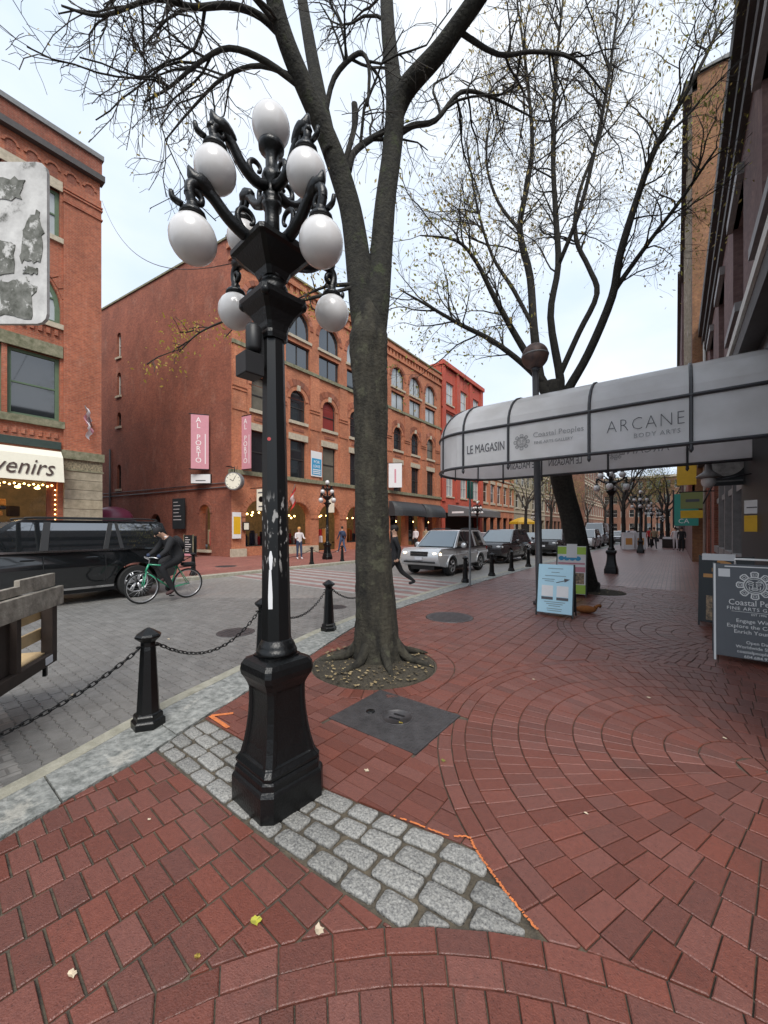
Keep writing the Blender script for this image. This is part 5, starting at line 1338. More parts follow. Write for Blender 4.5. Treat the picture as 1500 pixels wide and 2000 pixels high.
limbs1 = {
 'left': ([(-3.0, 3.62, 3.6), (-3.07, 3.60, 4.4), (-3.17, 3.55, 5.36), (-3.25, 3.43, 5.88), (-3.32, 3.26, 6.28), (-3.4, 3.01, 6.66), (-3.46, 2.77, 7.01), (-3.46, 2.59, 7.32), (-3.42, 2.43, 7.75), (-3.48, 2.26, 8.32)], [.15, .162, .14, .128, .117, .107, .098, .09, .08, .07]),
 'left2': ([(-3.30, 3.3, 6.1), (-3.36, 3.27, 6.4), (-3.48, 3.26, 6.95), (-3.68, 3.3, 7.7), (-3.87, 3.34, 8.49), (-4.11, 3.41, 9.59)], [.10, .095, .085, .075, .065, .05]),
 'right': ([(-2.97, 3.65, 3.6), (-2.93, 3.70, 4.4), (-2.93, 3.8, 5.01), (-2.92, 3.87, 5.69), (-2.88, 3.96, 6.39), (-2.85, 3.99, 6.91), (-2.9, 4.01, 7.43), (-2.98, 4.01, 8.09), (-3.07, 4.07, 9.03), (-3.17, 4.12, 10.15)], [.15, .162, .142, .13, .125, .12, .10, .09, .08, .07]),
 'right2': ([(-2.86, 3.98, 6.8), (-2.80, 4.0, 7.02), (-2.65, 4.02, 7.16), (-2.29, 4.03, 7.26), (-2.03, 4.05, 7.4), (-1.78, 4.05, 7.52), (-1.43, 4.06, 7.74), (-1.1, 4.19, 8.18)], [.11, .125, .12, .105, .10, .095, .085, .07]),
 'stub': ([(-3.24, 3.42, 5.85), (-3.22, 3.46, 6.1), (-3.17, 3.55, 6.5), (-3.17, 3.58, 6.72), (-3.18, 3.58, 6.88)], [.05, .05, .045, .06, .055]),
 'b1': ([(-3.2, 3.5, 6.0), (-3.17, 3.55, 6.24), (-3.12, 3.78, 6.55), (-3.0, 4.0, 6.79)], [.055, .055, .05, .045]),
 'lb': ([(-3.47, 2.77, 7.05), (-3.61, 2.53, 7.20), (-3.69, 2.22, 7.05), (-3.79, 1.89, 6.76), (-4.01, 1.6, 6.7), (-4.28, 1.27, 6.41), (-4.46, 1.01, 6.37)], [.055, .05, .045, .036, .028, .02, .012]),
 'lb2': ([(-3.4, 3.01, 6.66), (-3.65, 2.63, 6.83), (-3.79, 2.27, 6.73), (-3.95, 2.03, 6.47), (-4.1, 1.79, 6.09), (-4.19, 1.59, 5.82)], [.05, .045, .036, .028, .02, .01]),
 'rb': ([(-2.85, 3.99, 6.6), (-2.7, 4.15, 6.78), (-2.49, 4.39, 6.92), (-2.27, 4.68, 7.4), (-1.98, 5.02, 7.44), (-1.6, 5.56, 7.38)], [.055, .05, .045, .036, .028, .012]),
 'rb2': ([(-3.05, 3.6, 4.6), (-3.20, 3.4, 4.55), (-3.32, 3.2, 4.47), (-3.45, 2.9, 4.23)], [.03, .025, .018, .008]),
 'rb4': ([(-3.08, 3.52, 4.55), (-3.36, 2.97, 4.23), (-3.45, 2.51, 3.97), (-3.63, 2.18, 3.75), (-3.75, 1.92, 3.54), (-3.8, 1.75, 3.3)], [.022, .018, .014, .011, .008, .004]),
 'lb4': ([(-3.46, 2.6, 7.3), (-3.7, 2.3, 7.6), (-4.0, 2.0, 7.7), (-4.5, 1.7, 7.6), (-5.0, 1.5, 7.3)], [.05, .045, .04, .028, .012]),
 'lb5': ([(-3.42, 2.95, 6.75), (-3.85, 2.7, 7.0), (-4.3, 2.5, 7.0), (-4.7, 2.3, 6.7), (-4.9, 2.1, 6.3)], [.04, .036, .028, .02, .01]),
 'lb6': ([(-3.46, 2.7, 7.1), (-3.55, 2.2, 7.2), (-3.5, 1.8, 7.0), (-3.55, 1.5, 6.6), (-3.7, 1.25, 6.2)], [.04, .036, .028, .02, .01]),
 'rb3': ([(-2.03, 4.05, 7.4), (-1.7, 4.5, 7.3), (-1.4, 4.9, 7.5), (-1.0, 5.2, 7.4), (-.7, 5.6, 7.1)], [.045, .036, .03, .022, .01]),
 'cb': ([(-3.36, 3.24, 6.5), (-3.25, 3.3, 7.0), (-3.0, 3.45, 7.25), (-2.88, 3.5, 7.05), (-2.9, 3.5, 6.6)], [.045, .042, .036, .03, .02]),
}
bufs = [MB(), MB(), MB(), MB()]; tips1 = []
spec1 = [(4.2, (.5, 1.3), .9, .22, -.02, 6), (6.5, (.25, .65), .9, .25, -.03, 4), (8., (.10, .28), .8, .25, -.02, 3)]
for k, (p, r) in limbs1.items():
    if .036 < r[0] < .06: r = [q*.72 for q in r]
    mb = MB(); P, rr = trunk_tube(mb, p, r, 14 if r[0] > .08 else 9, 4, .025 if r[0] > .08 else .03); mb.build('limb', 'bark_limbmoss' if r[0] > .08 else 'bark_limb', t1)
    if k == 'stub': continue
    if r[0] > .08: sub_branches(P[len(P)//2:], [q*.5 for q in rr[len(P)//2:]], [(1.6,)+spec1[0][1:]]+spec1[1:], bufs, tips1)
    elif k in ('rb2', 'rb4'): sub_branches(P, rr, [(5, (.15, .4), .9, .25, -.02, 4), (7, (.06, .18), .9, .25, -.02, 3)], bufs, tips1)
    else: sub_branches(P, rr, spec1, bufs, tips1)
bufs[0].build('branches', 'bark_limb', t1)['kind'] = 'stuff'; bufs[1].build('twigs', 'bark_twig', t1)['kind'] = 'stuff'; bufs[2].build('fine_twigs', 'bark_twig', t1)['kind'] = 'stuff'
lv = MB(); leafy(lv, [q for q in tips1 if q[0].z < 4.9], 700, .02, .06); lv.build('hanging_leaves', 'leaf_yellow', t1)['kind'] = 'stuff'
lv = MB(); leafy(lv, tips1, 420, .022, .05, lambda p: p.z < 6.6 or random.random() < .3); lv.build('last_leaves', 'leaf_yellow', t1)['kind'] = 'stuff'

# tree behind the canopy
t2 = thing('street_tree', 'leaning tree with spreading limbs and few yellow leaves behind the canopy', 'tree', (0, 0, 0), 0, 'bare street trees')
tk = MB(); trunk_tube(tk, [(-1.80, 11.05, -.05), (-1.86, 11.01, .1), (-1.99, 10.92, .98), (-2.15, 10.8, 1.9), (-2.33, 10.66, 2.83), (-2.44, 10.56, 3.88), (-2.5, 10.5, 4.81), (-2.52, 10.48, 5.4)], [.38, .32, .27, .25, .255, .25, .22, .17], 20, 5, .03); tk.build('trunk', 'bark_limb', t2)
limbs2 = [
 ([(-2.5, 10.5, 4.9), (-2.6, 10.46, 5.2), (-3.08, 9.84, 5.78), (-3.62, 9.18, 6.26), (-4.14, 8.53, 6.54), (-4.58, 7.82, 6.8), (-5.04, 7.22, 7.09)], [.14, .13, .11, .09, .075, .05, .02]),
 ([(-2.55, 10.48, 5.0), (-2.71, 10.38, 5.4), (-3.22, 9.86, 6.47), (-3.61, 9.31, 7.4), (-3.89, 8.85, 8.15), (-4.19, 8.37, 8.51), (-4.77, 7.68, 8.48)], [.15, .14, .12, .095, .07, .05, .02]),
 ([(-2.6, 10.4, 5.0), (-2.78, 10.32, 5.47), (-2.94, 10.32, 6.84), (-3.05, 10.37, 8.24), (-3.26, 10.2, 9.45), (-3.13, 10.43, 10.75), (-3.06, 10.61, 11.94), (-3.2, 10.63, 13.84), (-3.45, 10.56, 16.06)], [.2, .18, .16, .14, .12, .10, .08, .06, .03]),
 ([(-2.45, 10.55, 5.0), (-2.36, 10.64, 5.4), (-2.54, 10.37, 7.0), (-2.34, 10.28, 8.17), (-2.36, 10.13, 9.36), (-2.39, 9.99, 10.79), (-2.29, 9.81, 12.43), (-2.1, 9.71, 14.0)], [.18, .16, .13, .11, .10, .08, .06, .03]),
 ([(-2.35, 10.65, 4.8), (-2.2, 10.76, 5.2), (-1.73, 10.74, 5.99), (-1.21, 10.63, 7.16), (-1.03, 10.39, 7.92), (-.72, 10.25, 8.86), (-.35, 10.16, 9.82), (.18, 10.18, 10.7), (.5, 10.25, 11.3), (.75, 10.3, 11.87)], [.2, .18, .16, .14, .13, .11, .09, .07, .05, .03]),
 ([(-1.3, 10.65, 7.0), (-1.1, 10.68, 7.4), (-.47, 10.94, 8.36), (.1, 11.12, 9.14), (.5, 11.29, 9.78), (.75, 11.5, 10.25)], [.09, .09, .075, .06, .045, .03]),
 ([(-2.4, 10.6, 5.5), (-1.97, 10.81, 6.6), (-1.6, 11.1, 7.6), (-1.8, 11.19, 8.4), (-2.1, 11.17, 9.3), (-2.09, 11.47, 10.65), (-1.55, 12.0, 12.7), (-1.34, 12.29, 14.5)], [.12, .11, .10, .09, .08, .07, .05, .025]),
 ([(-2.94, 10.32, 6.84), (-3.4, 10.1, 7.9), (-3.9, 9.9, 8.9), (-4.2, 9.6, 10.2), (-4.3, 9.2, 11.6)], [.08, .075, .06, .045, .02]),
 ([(-2.34, 10.28, 8.17), (-1.8, 10.0, 9.1), (-1.4, 9.8, 10.4), (-1.1, 9.6, 11.8), (-.9, 9.5, 13.4)], [.08, .075, .06, .045, .02]),
 ([(-3.26, 10.2, 9.45), (-3.8, 10.1, 10.4), (-4.1, 10.0, 11.6), (-4.0, 10.1, 13.0)], [.07, .06, .045, .02]),
]
bufs = [MB(), MB(), MB()]; tips2 = []
spec2 = [(3.0, (.9, 2.2), .75, .16, .0, 5), (4.4, (.4, 1.1), .75, .18, -.015, 3), (5.0, (.2, .55), .7, .2, -.03, 3)]
for p, r in limbs2:
    r = [q*.66 for q in r]; mb = MB(); P, rr = trunk_tube(mb, p, r, 10, 4, .03); mb.build('limb', 'bark_limb', t2); sub_branches(P[3:], rr[3:], spec2, bufs, tips2)
bufs[0].build('branches', 'bark_limb', t2)['kind'] = 'stuff'; bufs[1].build('twigs', 'bark_twig', t2)['kind'] = 'stuff'; bufs[2].build('fine_twigs', 'bark_twig', t2)['kind'] = 'stuff'
lv = MB(); leafy(lv, tips2, 7000, .05, .14); lv.build('leaves', 'leaf_tan', t2)['kind'] = 'stuff'
lv = MB(); leafy(lv, tips2, 5000, .055, .16, lambda p: (p.z < 8.6 and p.x < -2.6) or p.x > -.3); lv.build('yellow_leaves', 'leaf_green', t2)['kind'] = 'stuff'
# further street trees: built twice, copied along both kerbs
def small_tree(name, label, h, leaves, leaf_m, seed, mass=0):
    random.seed(seed); t = thing(name, label, 'tree', (0, 0, 0), 0, 'bare street trees')
    tk = MB(); P, rr = trunk_tube(tk, [(0, 0, -.1), (.05, .05, 1.5), (.1, 0, 3.0), (.15, .05, h*.45)], [.24, .19, .17, .13], 10, 4, .03); tk.build('trunk', 'bark_limb', t)
    bufs = [MB(), MB(), MB()]; tips = []
    for k in range(7):
        a = k*2*PI/7+random.random()*.5; d = Vector((math.cos(a)*.55, math.sin(a)*.55, 1)).normalized(); q = wander(P[-1-random.randint(0, 4)], d, h*.5, 7, .14, .01)
        r2 = [.09*(1-.85*i/7) for i in range(8)]; bufs[0].tube(q, r2, 6, cap=False); sub_branches(q, r2, [(1.6, (.9, 2.0), .8, .16, .0, 4), (2.6, (.4, 1.1), .8, .2, -.01, 3)], bufs[1:], tips)
    b_ = MB(); 
    for q in bufs: b_.add(q.v, q.f, True)
    b_.build('crown', 'bark_twig', t)['kind'] = 'stuff'
    lv = MB(); leafy(lv, tips, leaves, .07, .28); lv.build('foliage', leaf_m, t)['kind'] = 'stuff'
    return t
s1 = small_tree('street_tree', '', 9.5, 1500, 'leaf_green', 31)
s2 = small_tree('street_tree', '', 11, 1800, 'far_foliage', 32)
s3 = small_tree('street_tree', '', 9, 2600, 'leaf_bright', 33)
spots = [(s1, -13.8, 45, 'thin far tree with greenish leaves across the road under the canopy'), (s2, -13.9, 57, 'far tree across the road beyond the banded building'), (s1, -14, 70, 'distant bare tree on the far side before the tan building'), (s2, -13.6, 84, 'distant tree farther along the far side'),
         (s2, -4.0, 43, 'tree on the near pavement beyond the distant lamps'), (s1, -3.9, 56, 'distant tree along the near kerb beyond the shoppers'), (s2, -4.1, 70, 'small far tree along the near kerb'), (s3, -.6, 50, 'bright yellow tree near the hanging signs at right'), (s2, -9.5, 104, 'far tree closing the end of the street, tallest in the middle'), (s1, -5.5, 106, 'far tree closing the street end at right'), (s2, -13, 101, 'far tree closing the street end at left'), (s1, -2.2, 98, 'far tree behind the row of white globes')]
seen = set()
for k, (src, x, y, lb) in enumerate(spots):
    o = src if src.name not in seen else copy_tree(src); seen.add(src.name)
    o.location = (x, y, 0); o.rotation_euler = (0, 0, k*1.3); o.scale = (1, 1, 1); tag(o, lb, 'tree', 'bare street trees')
    if y > 95: o.scale = (1.5, 1.5, 1.35)
# fallen leaves
random.seed(5)
for k, (x, y, m_, s_) in enumerate([(-1.36, .93, 'leaf_bright', .028), (-1.13, 1.06, 'leaf_pale', .03), (-1.72, .42, 'leaf_pale', .02), (-.72, .98, 'leaf_pale', .015), (-1.62, 1.95, 'leaf_pale', .022), (-1.42, .72, 'leaf_yellow', .014), (-.4, 2.4, 'leaf_pale', .014), (-.1, 1.4, 'leaf_pale', .012), (-1.27, 2.35, 'leaf_green', .02), (-1.8, 2.6, 'leaf_yellow', .02), (-2.3, .9, 'leaf_pale', .012), (.3, 3.9, 'leaf_pale', .016), (-.2, 4.4, 'leaf_pale', .02), (-1.2, 4.2, 'leaf_pale', .02), (-5.0, 2.0, 'leaf_pale', .03), (-5.6, 1.9, 'leaf_pale', .025), (-4.9, 1.2, 'leaf_pale', .03), (-6.2, 2.7, 'leaf_pale', .03)]):
    mb = MB(); pts = []; a0 = random.uniform(0, 6.28)
    for i in range(14):
        a = 2*PI*i/14; r = s_*random.uniform(.55, 1.05); pts.append((r*math.cos(a+a0), r*math.sin(a+a0)*.75, .003+.25*r*abs(math.sin(a*1.5))))
    ctr = (0, 0, .003)
    for i in range(14): mb.face([ctr, pts[i], pts[(i+1) % 14]])
    o = mb.build('fallen_leaf', m_); o.location = (x, y, .003 if x > -4.5 else ZR+.003)
    tag(o, 'yellow leaf lying on the bricks left of the setts' if k == 0 else ('larger pale curled leaf at the edge of the setts' if k == 1 else ('small pale fallen leaf lying on the red bricks' if x > -4.5 else 'small pale fallen leaf lying on the grey road')), 'leaf', 'fallen leaves on the ground')

# ------------------------------------------------------------------ vehicles
def bevel(o, w_, seg=3, ang=35):
    md = o.modifiers.new('bevel', 'BEVEL'); md.width = w_; md.segments = seg; md.limit_method = 'ANGLE'; md.angle_limit = R(ang); md.harden_normals = False
    for p in o.data.polygons: p.use_smooth = True
    return o
def wheel(parent, x, y, r, w_, side, spokes=6):
    t = MB(); n = 28
    prof = [(r*.66, -w_/2), (r*.93, -w_/2), (r, -w_*.36), (r, w_*.36), (r*.93, w_/2), (r*.66, w_/2)]
    secs = [[(q*math.cos(2*PI*k/n), d, q*math.sin(2*PI*k/n)) for q, d in prof] for k in range(n)]
    for k in range(n):
        a, b = secs[k], secs[(k+1) % n]
        for i in range(len(prof)): t.face([a[i], b[i], b[(i+1) % 6], a[(i+1) % 6]], i in (1, 2, 3))
    ty = t.build('wheel', 'rubber', parent, fix=True); ty.location = (x, y, r)
    rm = MB(); yo = side*w_*.42
    for k in range(spokes):
        for dd in (-.13, .13):
            a = 2*PI*k/spokes+dd; b = 2*PI*k/spokes+dd*.4
            c0 = (r*.12*math.cos(b), yo+side*.005, r*.12*math.sin(b)); c1 = (r*.64*math.cos(a), yo, r*.64*math.sin(a)); rm.tube([c0, c1], [.025, .02], 5)
    ringp = [(r*.64*math.cos(2*PI*k/24), yo, r*.64*math.sin(2*PI*k/24)) for k in range(25)]; rm.tube(ringp, .022, 6, cap=False)
    rm.build('rim', 'alloy', ty)
    hb = MB(); hb.tube([(0, yo-.02*side, 0), (0, yo+side*.02, 0)], r*.15, 12); hb.build('hub_cap', 'black_plastic', ty)
    dk = MB(); dk.tube([(0, side*w_*.1, 0), (0, side*w_*.13, 0)], r*.65, 24); dk.build('brake_disc', 'black_plastic', ty)
def arch_pts(cx, cz, r, n=10, rev=True):
    return [(cx+r*math.cos(PI*k/n), cz+r*math.sin(PI*k/n)) for k in (range(n+1))][::-1 if rev else 1]
def make_car(name, label, S, loc, rz, paint, group):
    """S: dict of shape numbers; local x forward, y to the left side"""
    t = thing(name, label, 'car', loc, rz, group); L, W, H = S['L'], S['W'], S['H']; zb, zs = S['belt'], S['sill']; hw = W/2
    rw, fw, r = S['rw'], S['fw'], S['r']
    # lower body: side outline with wheel arches, pushed across the width
    poly = [(.06, zs+.12), (rw-r*1.2, zs)]+[p for p in arch_pts(rw, r*.98, r*1.2) if p[1] >= zs-.001]+[(rw+r*1.2, zs)]
    poly += [(fw-r*1.2, zs)]+[p for p in arch_pts(fw, r*.98, r*1.2) if p[1] >= zs-.001]+[(fw+r*1.2, zs), (L-.12, zs+.08), (L-.02, zs+.22), (L, zs+.45), (L-.06, S['hood']-.14), (L-.22, S['hood']-.03)]
    poly += [(S['cowl'], zb+.02), (S['gx0'], zb+.02), (.02, zb-.02), (0, zs+.45)]
    # clean duplicate points
    pl = []
    for p in poly:
        if not pl or math.hypot(p[0]-pl[-1][0], p[1]-pl[-1][1]) > .012: pl.append(p)
    mb = MB(); mb.prism(pl, 'y', -hw, hw)
    # barrel the sides: narrow the sill, the belt and both ends
    def shape(p):
        x, y, z = p; f = 1.
        if z > zb-.25: f -= .05*(z-(zb-.25))/.27
        if z < zs+.2: f -= .035*(zs+.2-z)/.2
        e = max(0, (x-(L-.75))/.75); f -= .11*e*e; e = max(0, (.45-x)/.45); f -= .05*e*e
        return (x, y*f, z)
    mb.v = [shape(p) for p in mb.v]
    body = bevel(mb.build('body', paint, t, fix=True), S.get('bev', .045))
    # glasshouse
    g0, g1, h0, h1 = S['gx0'], S['cowl'], S['rx0'], S['rx1']; zr = H-.04; wb, wr = hw*.935, hw*S.get('tumble', .76)
    def side_pt(x, z, o=0): return (x, wb+(wr-wb)*(z-zb)/(zr-zb)+o, z)
    mb = MB(); q = [(g0, zb), (g1, zb), (h1, zr), (h0, zr)]
    vs_ = [side_pt(x, z) for x, z in q]; vs_ += [(a, -b, c_) for a, b, c_ in vs_]
    mb.add(vs_, [(0, 1, 2, 3), (7, 6, 5, 4), (0, 4, 5, 1), (1, 5, 6, 2), (2, 6, 7, 3), (3, 7, 4, 0)]); mb.build('glasshouse', 'car_glass', t, fix=True)
    mb = MB(); d = Vector((h1-g1, zr-zb)).normalized(); nx, nz = -d.y*-1, d.x*-1
    nx, nz = (zr-zb), (g1-h1); ln = math.hypot(nx, nz); nx, nz = nx/ln*.008, nz/ln*.008
    mb.face([(g1-.03+nx, wb-.08, zb+.05+nz), (g1-.03+nx, -wb+.08, zb+.05+nz), (h1+.02+nx, -wr+.06, zr-.02+nz), (h1+.02+nx, wr-.06, zr-.02+nz)]); mb.build('windscreen', S.get('screen', 'windscreen'), t)
    mb = MB(); rp_ = [(h0-.06, zr-.03), (h1+.04, zr-.03), (h1-.12, H-.005), ((h0+h1)/2, H), (h0+.12, H-.005)]; mb.prism(rp_, 'y', -wr-.01, wr+.01); bevel(mb.build('roof', paint, t, fix=True), .03)
    for s_ in (-1, 1):
        for (b0, b1, c0, c1, m_) in S['pillars']:
            mb = MB(); pts = [side_pt(b0, zb, .008), side_pt(b1, zb, .008), side_pt(c1, zr, .008), side_pt(c0, zr, .008)]; inn = [side_pt(b0, zb, -.02), side_pt(b1, zb, -.02), side_pt(c1, zr, -.02), side_pt(c0, zr, -.02)]
            vs_ = [(a, s_*b, c_) for a, b, c_ in pts+inn]; mb.add(vs_, [(0, 1, 2, 3), (7, 6, 5, 4), (0, 4, 5, 1), (1, 5, 6, 2), (2, 6, 7, 3), (3, 7, 4, 0)]); mb.build('pillar', paint if m_ else 'black_plastic', t, fix=True)
        # belt trim, sill trim, seams, handles
        MB().bb(g0+.05, g1-.02, s_*(wb+.005), s_*(wb+.02), zb-.012, zb+.03).build('belt_trim', S.get('trim', 'black_plastic'), t)
        MB().bb(rw+r*1.22, fw-r*1.22, s_*(hw*.955), s_*(hw*.99), zs-.02, zs+.03).build('sill_trim', S.get('trim', 'black_plastic'), t)
        for x in S['seams']: MB().bb(x-.006, x+.006, s_*(hw*.985), s_*(hw*1.0015), zs+.1, zb-.1).build('door_seam', 'black_plastic', t)
        for x in S['handles']: mb = MB(); mb.bb(x-.11, x+.11, s_*(hw-.005), s_*(hw+.03), zb-.17, zb-.135, .008); mb.build('door_handle', S.get('handle', paint), t)
        mr = MB(); mr.ball((S['cowl']-.42, s_*(hw+.12), zb+.1), (.09, .12, .1), 12, 8); m_ = mr.build('mirror', S.get('mirror', paint), t); MB().bb(S['cowl']-.45, S['cowl']-.39, s_*(hw*.9), s_*(hw+.1), zb+.03, zb+.07).build('mirror_arm', 'black_plastic', m_)
        for xx in (rw, fw):
            wheel(t, xx, s_*(hw-.135), r, .24, s_, S.get('spokes', 6))
            if S.get('clad'):
                mb = MB(); mb.tube([(a, s_*(hw-.004), b) for a, b in arch_pts(xx, r*.98, r*1.2, 14)], .03, 6); mb.build('arch_trim', S['clad'], t)
        hl = MB(); hl.ball((L-.16, s_*(hw-.27), S['hood']-.22), (.15, .21, .10), 14, 8); hl.build('headlight', S['lamp'], t)
        tl = MB(); tl.box((.05, s_*(hw-.16), zb-.18), (.1, .2, .42), 0, .02); tl.build('tail_light', 'tail_lamp', t)
        fl = MB(); fl.ball((L-.09, s_*(hw-.32), zs+.25), (.05, .08, .06), 10, 6); fl.build('fog_light', 'headlamp_off', t)
        if S.get('rails'): mb = MB(); mb.tube(smooth_path([(h0+.15, s_*(wr-.04), H-.01), (h0+.3, s_*(wr-.04), H+.05), (h1-.35, s_*(wr-.04), H+.05), (h1-.2, s_*(wr-.04), H-.01)], 4), .018, 6); mb.build('roof_rail', 'black_plastic', t)
    MB().bb(L-.04, L+.012, -.36, .36, S['hood']-.30, S['hood']-.13, .01).build('grille', 'black_plastic', t)
    MB().bb(L-.05, L+.02, -.34, .34, S['hood']-.225, S['hood']-.205).build('grille_bar', 'chrome', t)
    MB().bb(L-.1, L+.03, -hw*.72, hw*.72, zs+.16, zs+.22, .01).build('bumper_intake', 'black_plastic', t)
    MB().bb(L+.005, L+.035, -.16, .16, zs+.27, zs+.38).build('licence_plate', 'plate', t)
    mb = MB(); mb.bb(rw+r, fw-r, -hw*.85, hw*.85, zs-.12, zs+.02); mb.bb(.2, L-.25, -hw*.55, hw*.55, zs-.1, zs+.05); mb.build('underbody', 'black_plastic', t)['kind'] = 'stuff'
    return t
CG = 'cars on the road'
S1 = dict(L=5.4, W=2.04, H=1.90, belt=1.20, sill=.36, hood=1.22, cowl=4.05, gx0=.16, rx0=.34, rx1=3.20, rw=1.03, fw=4.28, r=.40, bev=.05, tumble=.70, trim='chrome', lamp='headlamp_off', spokes=6, rails=True, mirror='black_plastic', handle='black_car',
          pillars=[(.14, .30, .32, .45, 1), (1.28, 1.36, 1.36, 1.42, 0), (1.62, 1.72, 1.45, 1.55, 0), (2.72, 2.86, 2.62, 2.74, 0), (3.86, 4.06, 3.12, 3.24, 1)], seams=[1.68, 2.8, 3.95], handles=[1.95, 3.05])
make_car('black_suv', 'long black SUV with chrome window trim on the far lane at left', S1, (-11.68, 4.92, ZR), R(-90), 'black_car', CG)
S2 = dict(L=4.25, W=1.78, H=1.66, belt=.98, sill=.32, hood=1.02, cowl=3.12, gx0=.10, rx0=.42, rx1=2.36, rw=.82, fw=3.34, r=.345, bev=.06, tumble=.74, lamp='headlamp', spokes=5, rails=True, clad='silver_car',
          pillars=[(.08, .36, .40, .58, 1), (1.12, 1.26, 1.18, 1.30, 1), (1.98, 2.1, 1.9, 2.0, 0), (2.94, 3.13, 2.30, 2.40, 1)], seams=[1.1, 2.05, 3.0], handles=[1.3, 2.2], screen='windscreen')
make_car('silver_suv', 'silver SUV with lit headlights driving towards the crossing', S2, (-7.35, 16.0, ZR), R(-90), 'silver_car', CG)
S3 = dict(S2, L=4.6, W=1.86, H=1.68, hood=1.04, lamp='headlamp_off', rw=.95, fw=3.62, cowl=3.35, r=.36, clad=None, rails=False)
S3['pillars'] = [(.08, .40, .46, .66, 1), (1.2, 1.34, 1.28, 1.4, 1), (2.1, 2.22, 2.0, 2.1, 0), (3.16, 3.36, 2.36, 2.46, 1)]; S3['seams'] = [1.2, 2.2, 3.2]
dk = make_car('dark_suv', 'dark grey SUV behind the silver one', S3, (-7.45, 22.6, ZR), R(-90), 'dark_car', CG)
S4 = dict(S2, L=4.5, W=1.78, H=1.44, belt=.9, hood=.92, rx0=.75, rx1=2.3, cowl=3.2, gx0=.35, lamp='headlamp_off', rails=False, clad=None, rw=.85, fw=3.55, r=.32)
S4['pillars'] = [(.33, .6, .72, .95, 1), (1.3, 1.4, 1.35, 1.44, 1), (2.1, 2.2, 2.0, 2.1, 0), (3.02, 3.21, 2.24, 2.34, 1)]
make_car('dark_sedan', 'dark car half hidden behind the dark grey SUV', S4, (-8.6, 31.0, ZR), R(-90), 'dark_car', CG)
make_car('dark_hatchback', 'dark car with bright windscreen seen between canopy post and leaning tree', S3, (-6.6, 29.6, ZR), R(-90), 'dark_car', CG)
make_car('white_car', 'pale silver car beyond the leaning tree', S3, (-5.9, 37.5, ZR), R(-90), 'white_car', CG)
make_car('white_van', 'tall white van behind the pale silver car', dict(S3, L=5.2, H=2.3, belt=1.15, hood=1.2, cowl=4.5, rx1=4.0, rx0=.1, gx0=.05, fw=4.4, pillars=[(.05, 3.0, .1, 2.9, 1), (4.25, 4.5, 3.9, 4.05, 1)], seams=[3.1]), (-6.4, 47, ZR), R(-90), 'white_car', CG)
make_car('grey_hatchback', 'small grey parked car on the far kerb behind the silver SUV', S4, (-11.6, 29.5, ZR), R(-90), 'silver_car', CG)
make_car('far_sedan', 'distant pale car with headlights near the white bins', dict(S4, lamp='headlamp'), (-5.2, 55, ZR), R(-90), 'white_car', CG)
make_car('blue_car', 'distant car behind the second lamp along the pavement', S4, (-4.4+-1.5, 66, ZR), R(-90), 'white_car', CG)

# timber flatbed trailer at the left edge
tr = thing('timber_trailer', 'timber flatbed with weathered side boards at the lower left edge', 'trailer', (-4.87, 1.07, ZR), math.atan2(.57, -.82))
# local x runs along the visible face (0 = its right end, negative = towards the camera), local y = away (to -y world side)
def tbox(name, x0, x1, y0, y1, z0, z1, m_): return MB().bb(x0, x1, y0, y1, z0, z1, .004).build(name, m_, tr)
tbox('end_post', -.09, 0, 0, .09, .40, 1.05, 'wood_dark'); tbox('top_board', -2.6, .02, -.045, -.003, .96, 1.14, 'wood_weathered'); tbox('upper_board', -.62, -.04, .0, .04, 1.145, 1.27, 'wood_weathered'); tbox('upper_board', -2.6, -.62, .0, .04, 1.145, 1.22, 'wood_weathered')
tbox('bed_beam', -2.6, -.02, .0, .06, .40, .50, 'wood_dark'); tbox('floor_board', -2.6, -.04, .06, .38, .47, .51, 'wood_fresh'); tbox('floor_board', -2.6, -.06, .39, .75, .47, .51, 'wood_weathered'); tbox('floor_board', -2.6, -.08, .76, 1.15, .47, .51, 'wood_fresh')
tbox('inner_board', -.58, -.0, .10, .125, .63, .74, 'wood_fresh'); tbox('inner_board', -.58, -.0, .10, .125, .83, .93, 'wood_fresh'); tbox('far_board', -2.6, -.1, 1.16, 1.2, .62, .80, 'wood_fresh'); tbox('far_board', -2.6, -.1, 1.16, 1.2, .90, 1.10, 'wood_fresh'); tbox('far_post', -.12, -.04, 1.2, 1.28, .4, 1.12, 'wood_dark'); tbox('side_board', -2.6, -.60, .05, .09, .50, .95, 'wood_dark'); tbox('mid_post', -.66, -.60, 0, .09, .5, 1.0, 'wood_dark')
wheel(tr, -.85, .35, .28, .2, -1, 5); tbox('reflector', -.22, -.1, -.008, -.002, .42, .49, 'plate'); tbox('hook', -.16, -.13, .02, .05, .30, .40, 'black_iron')

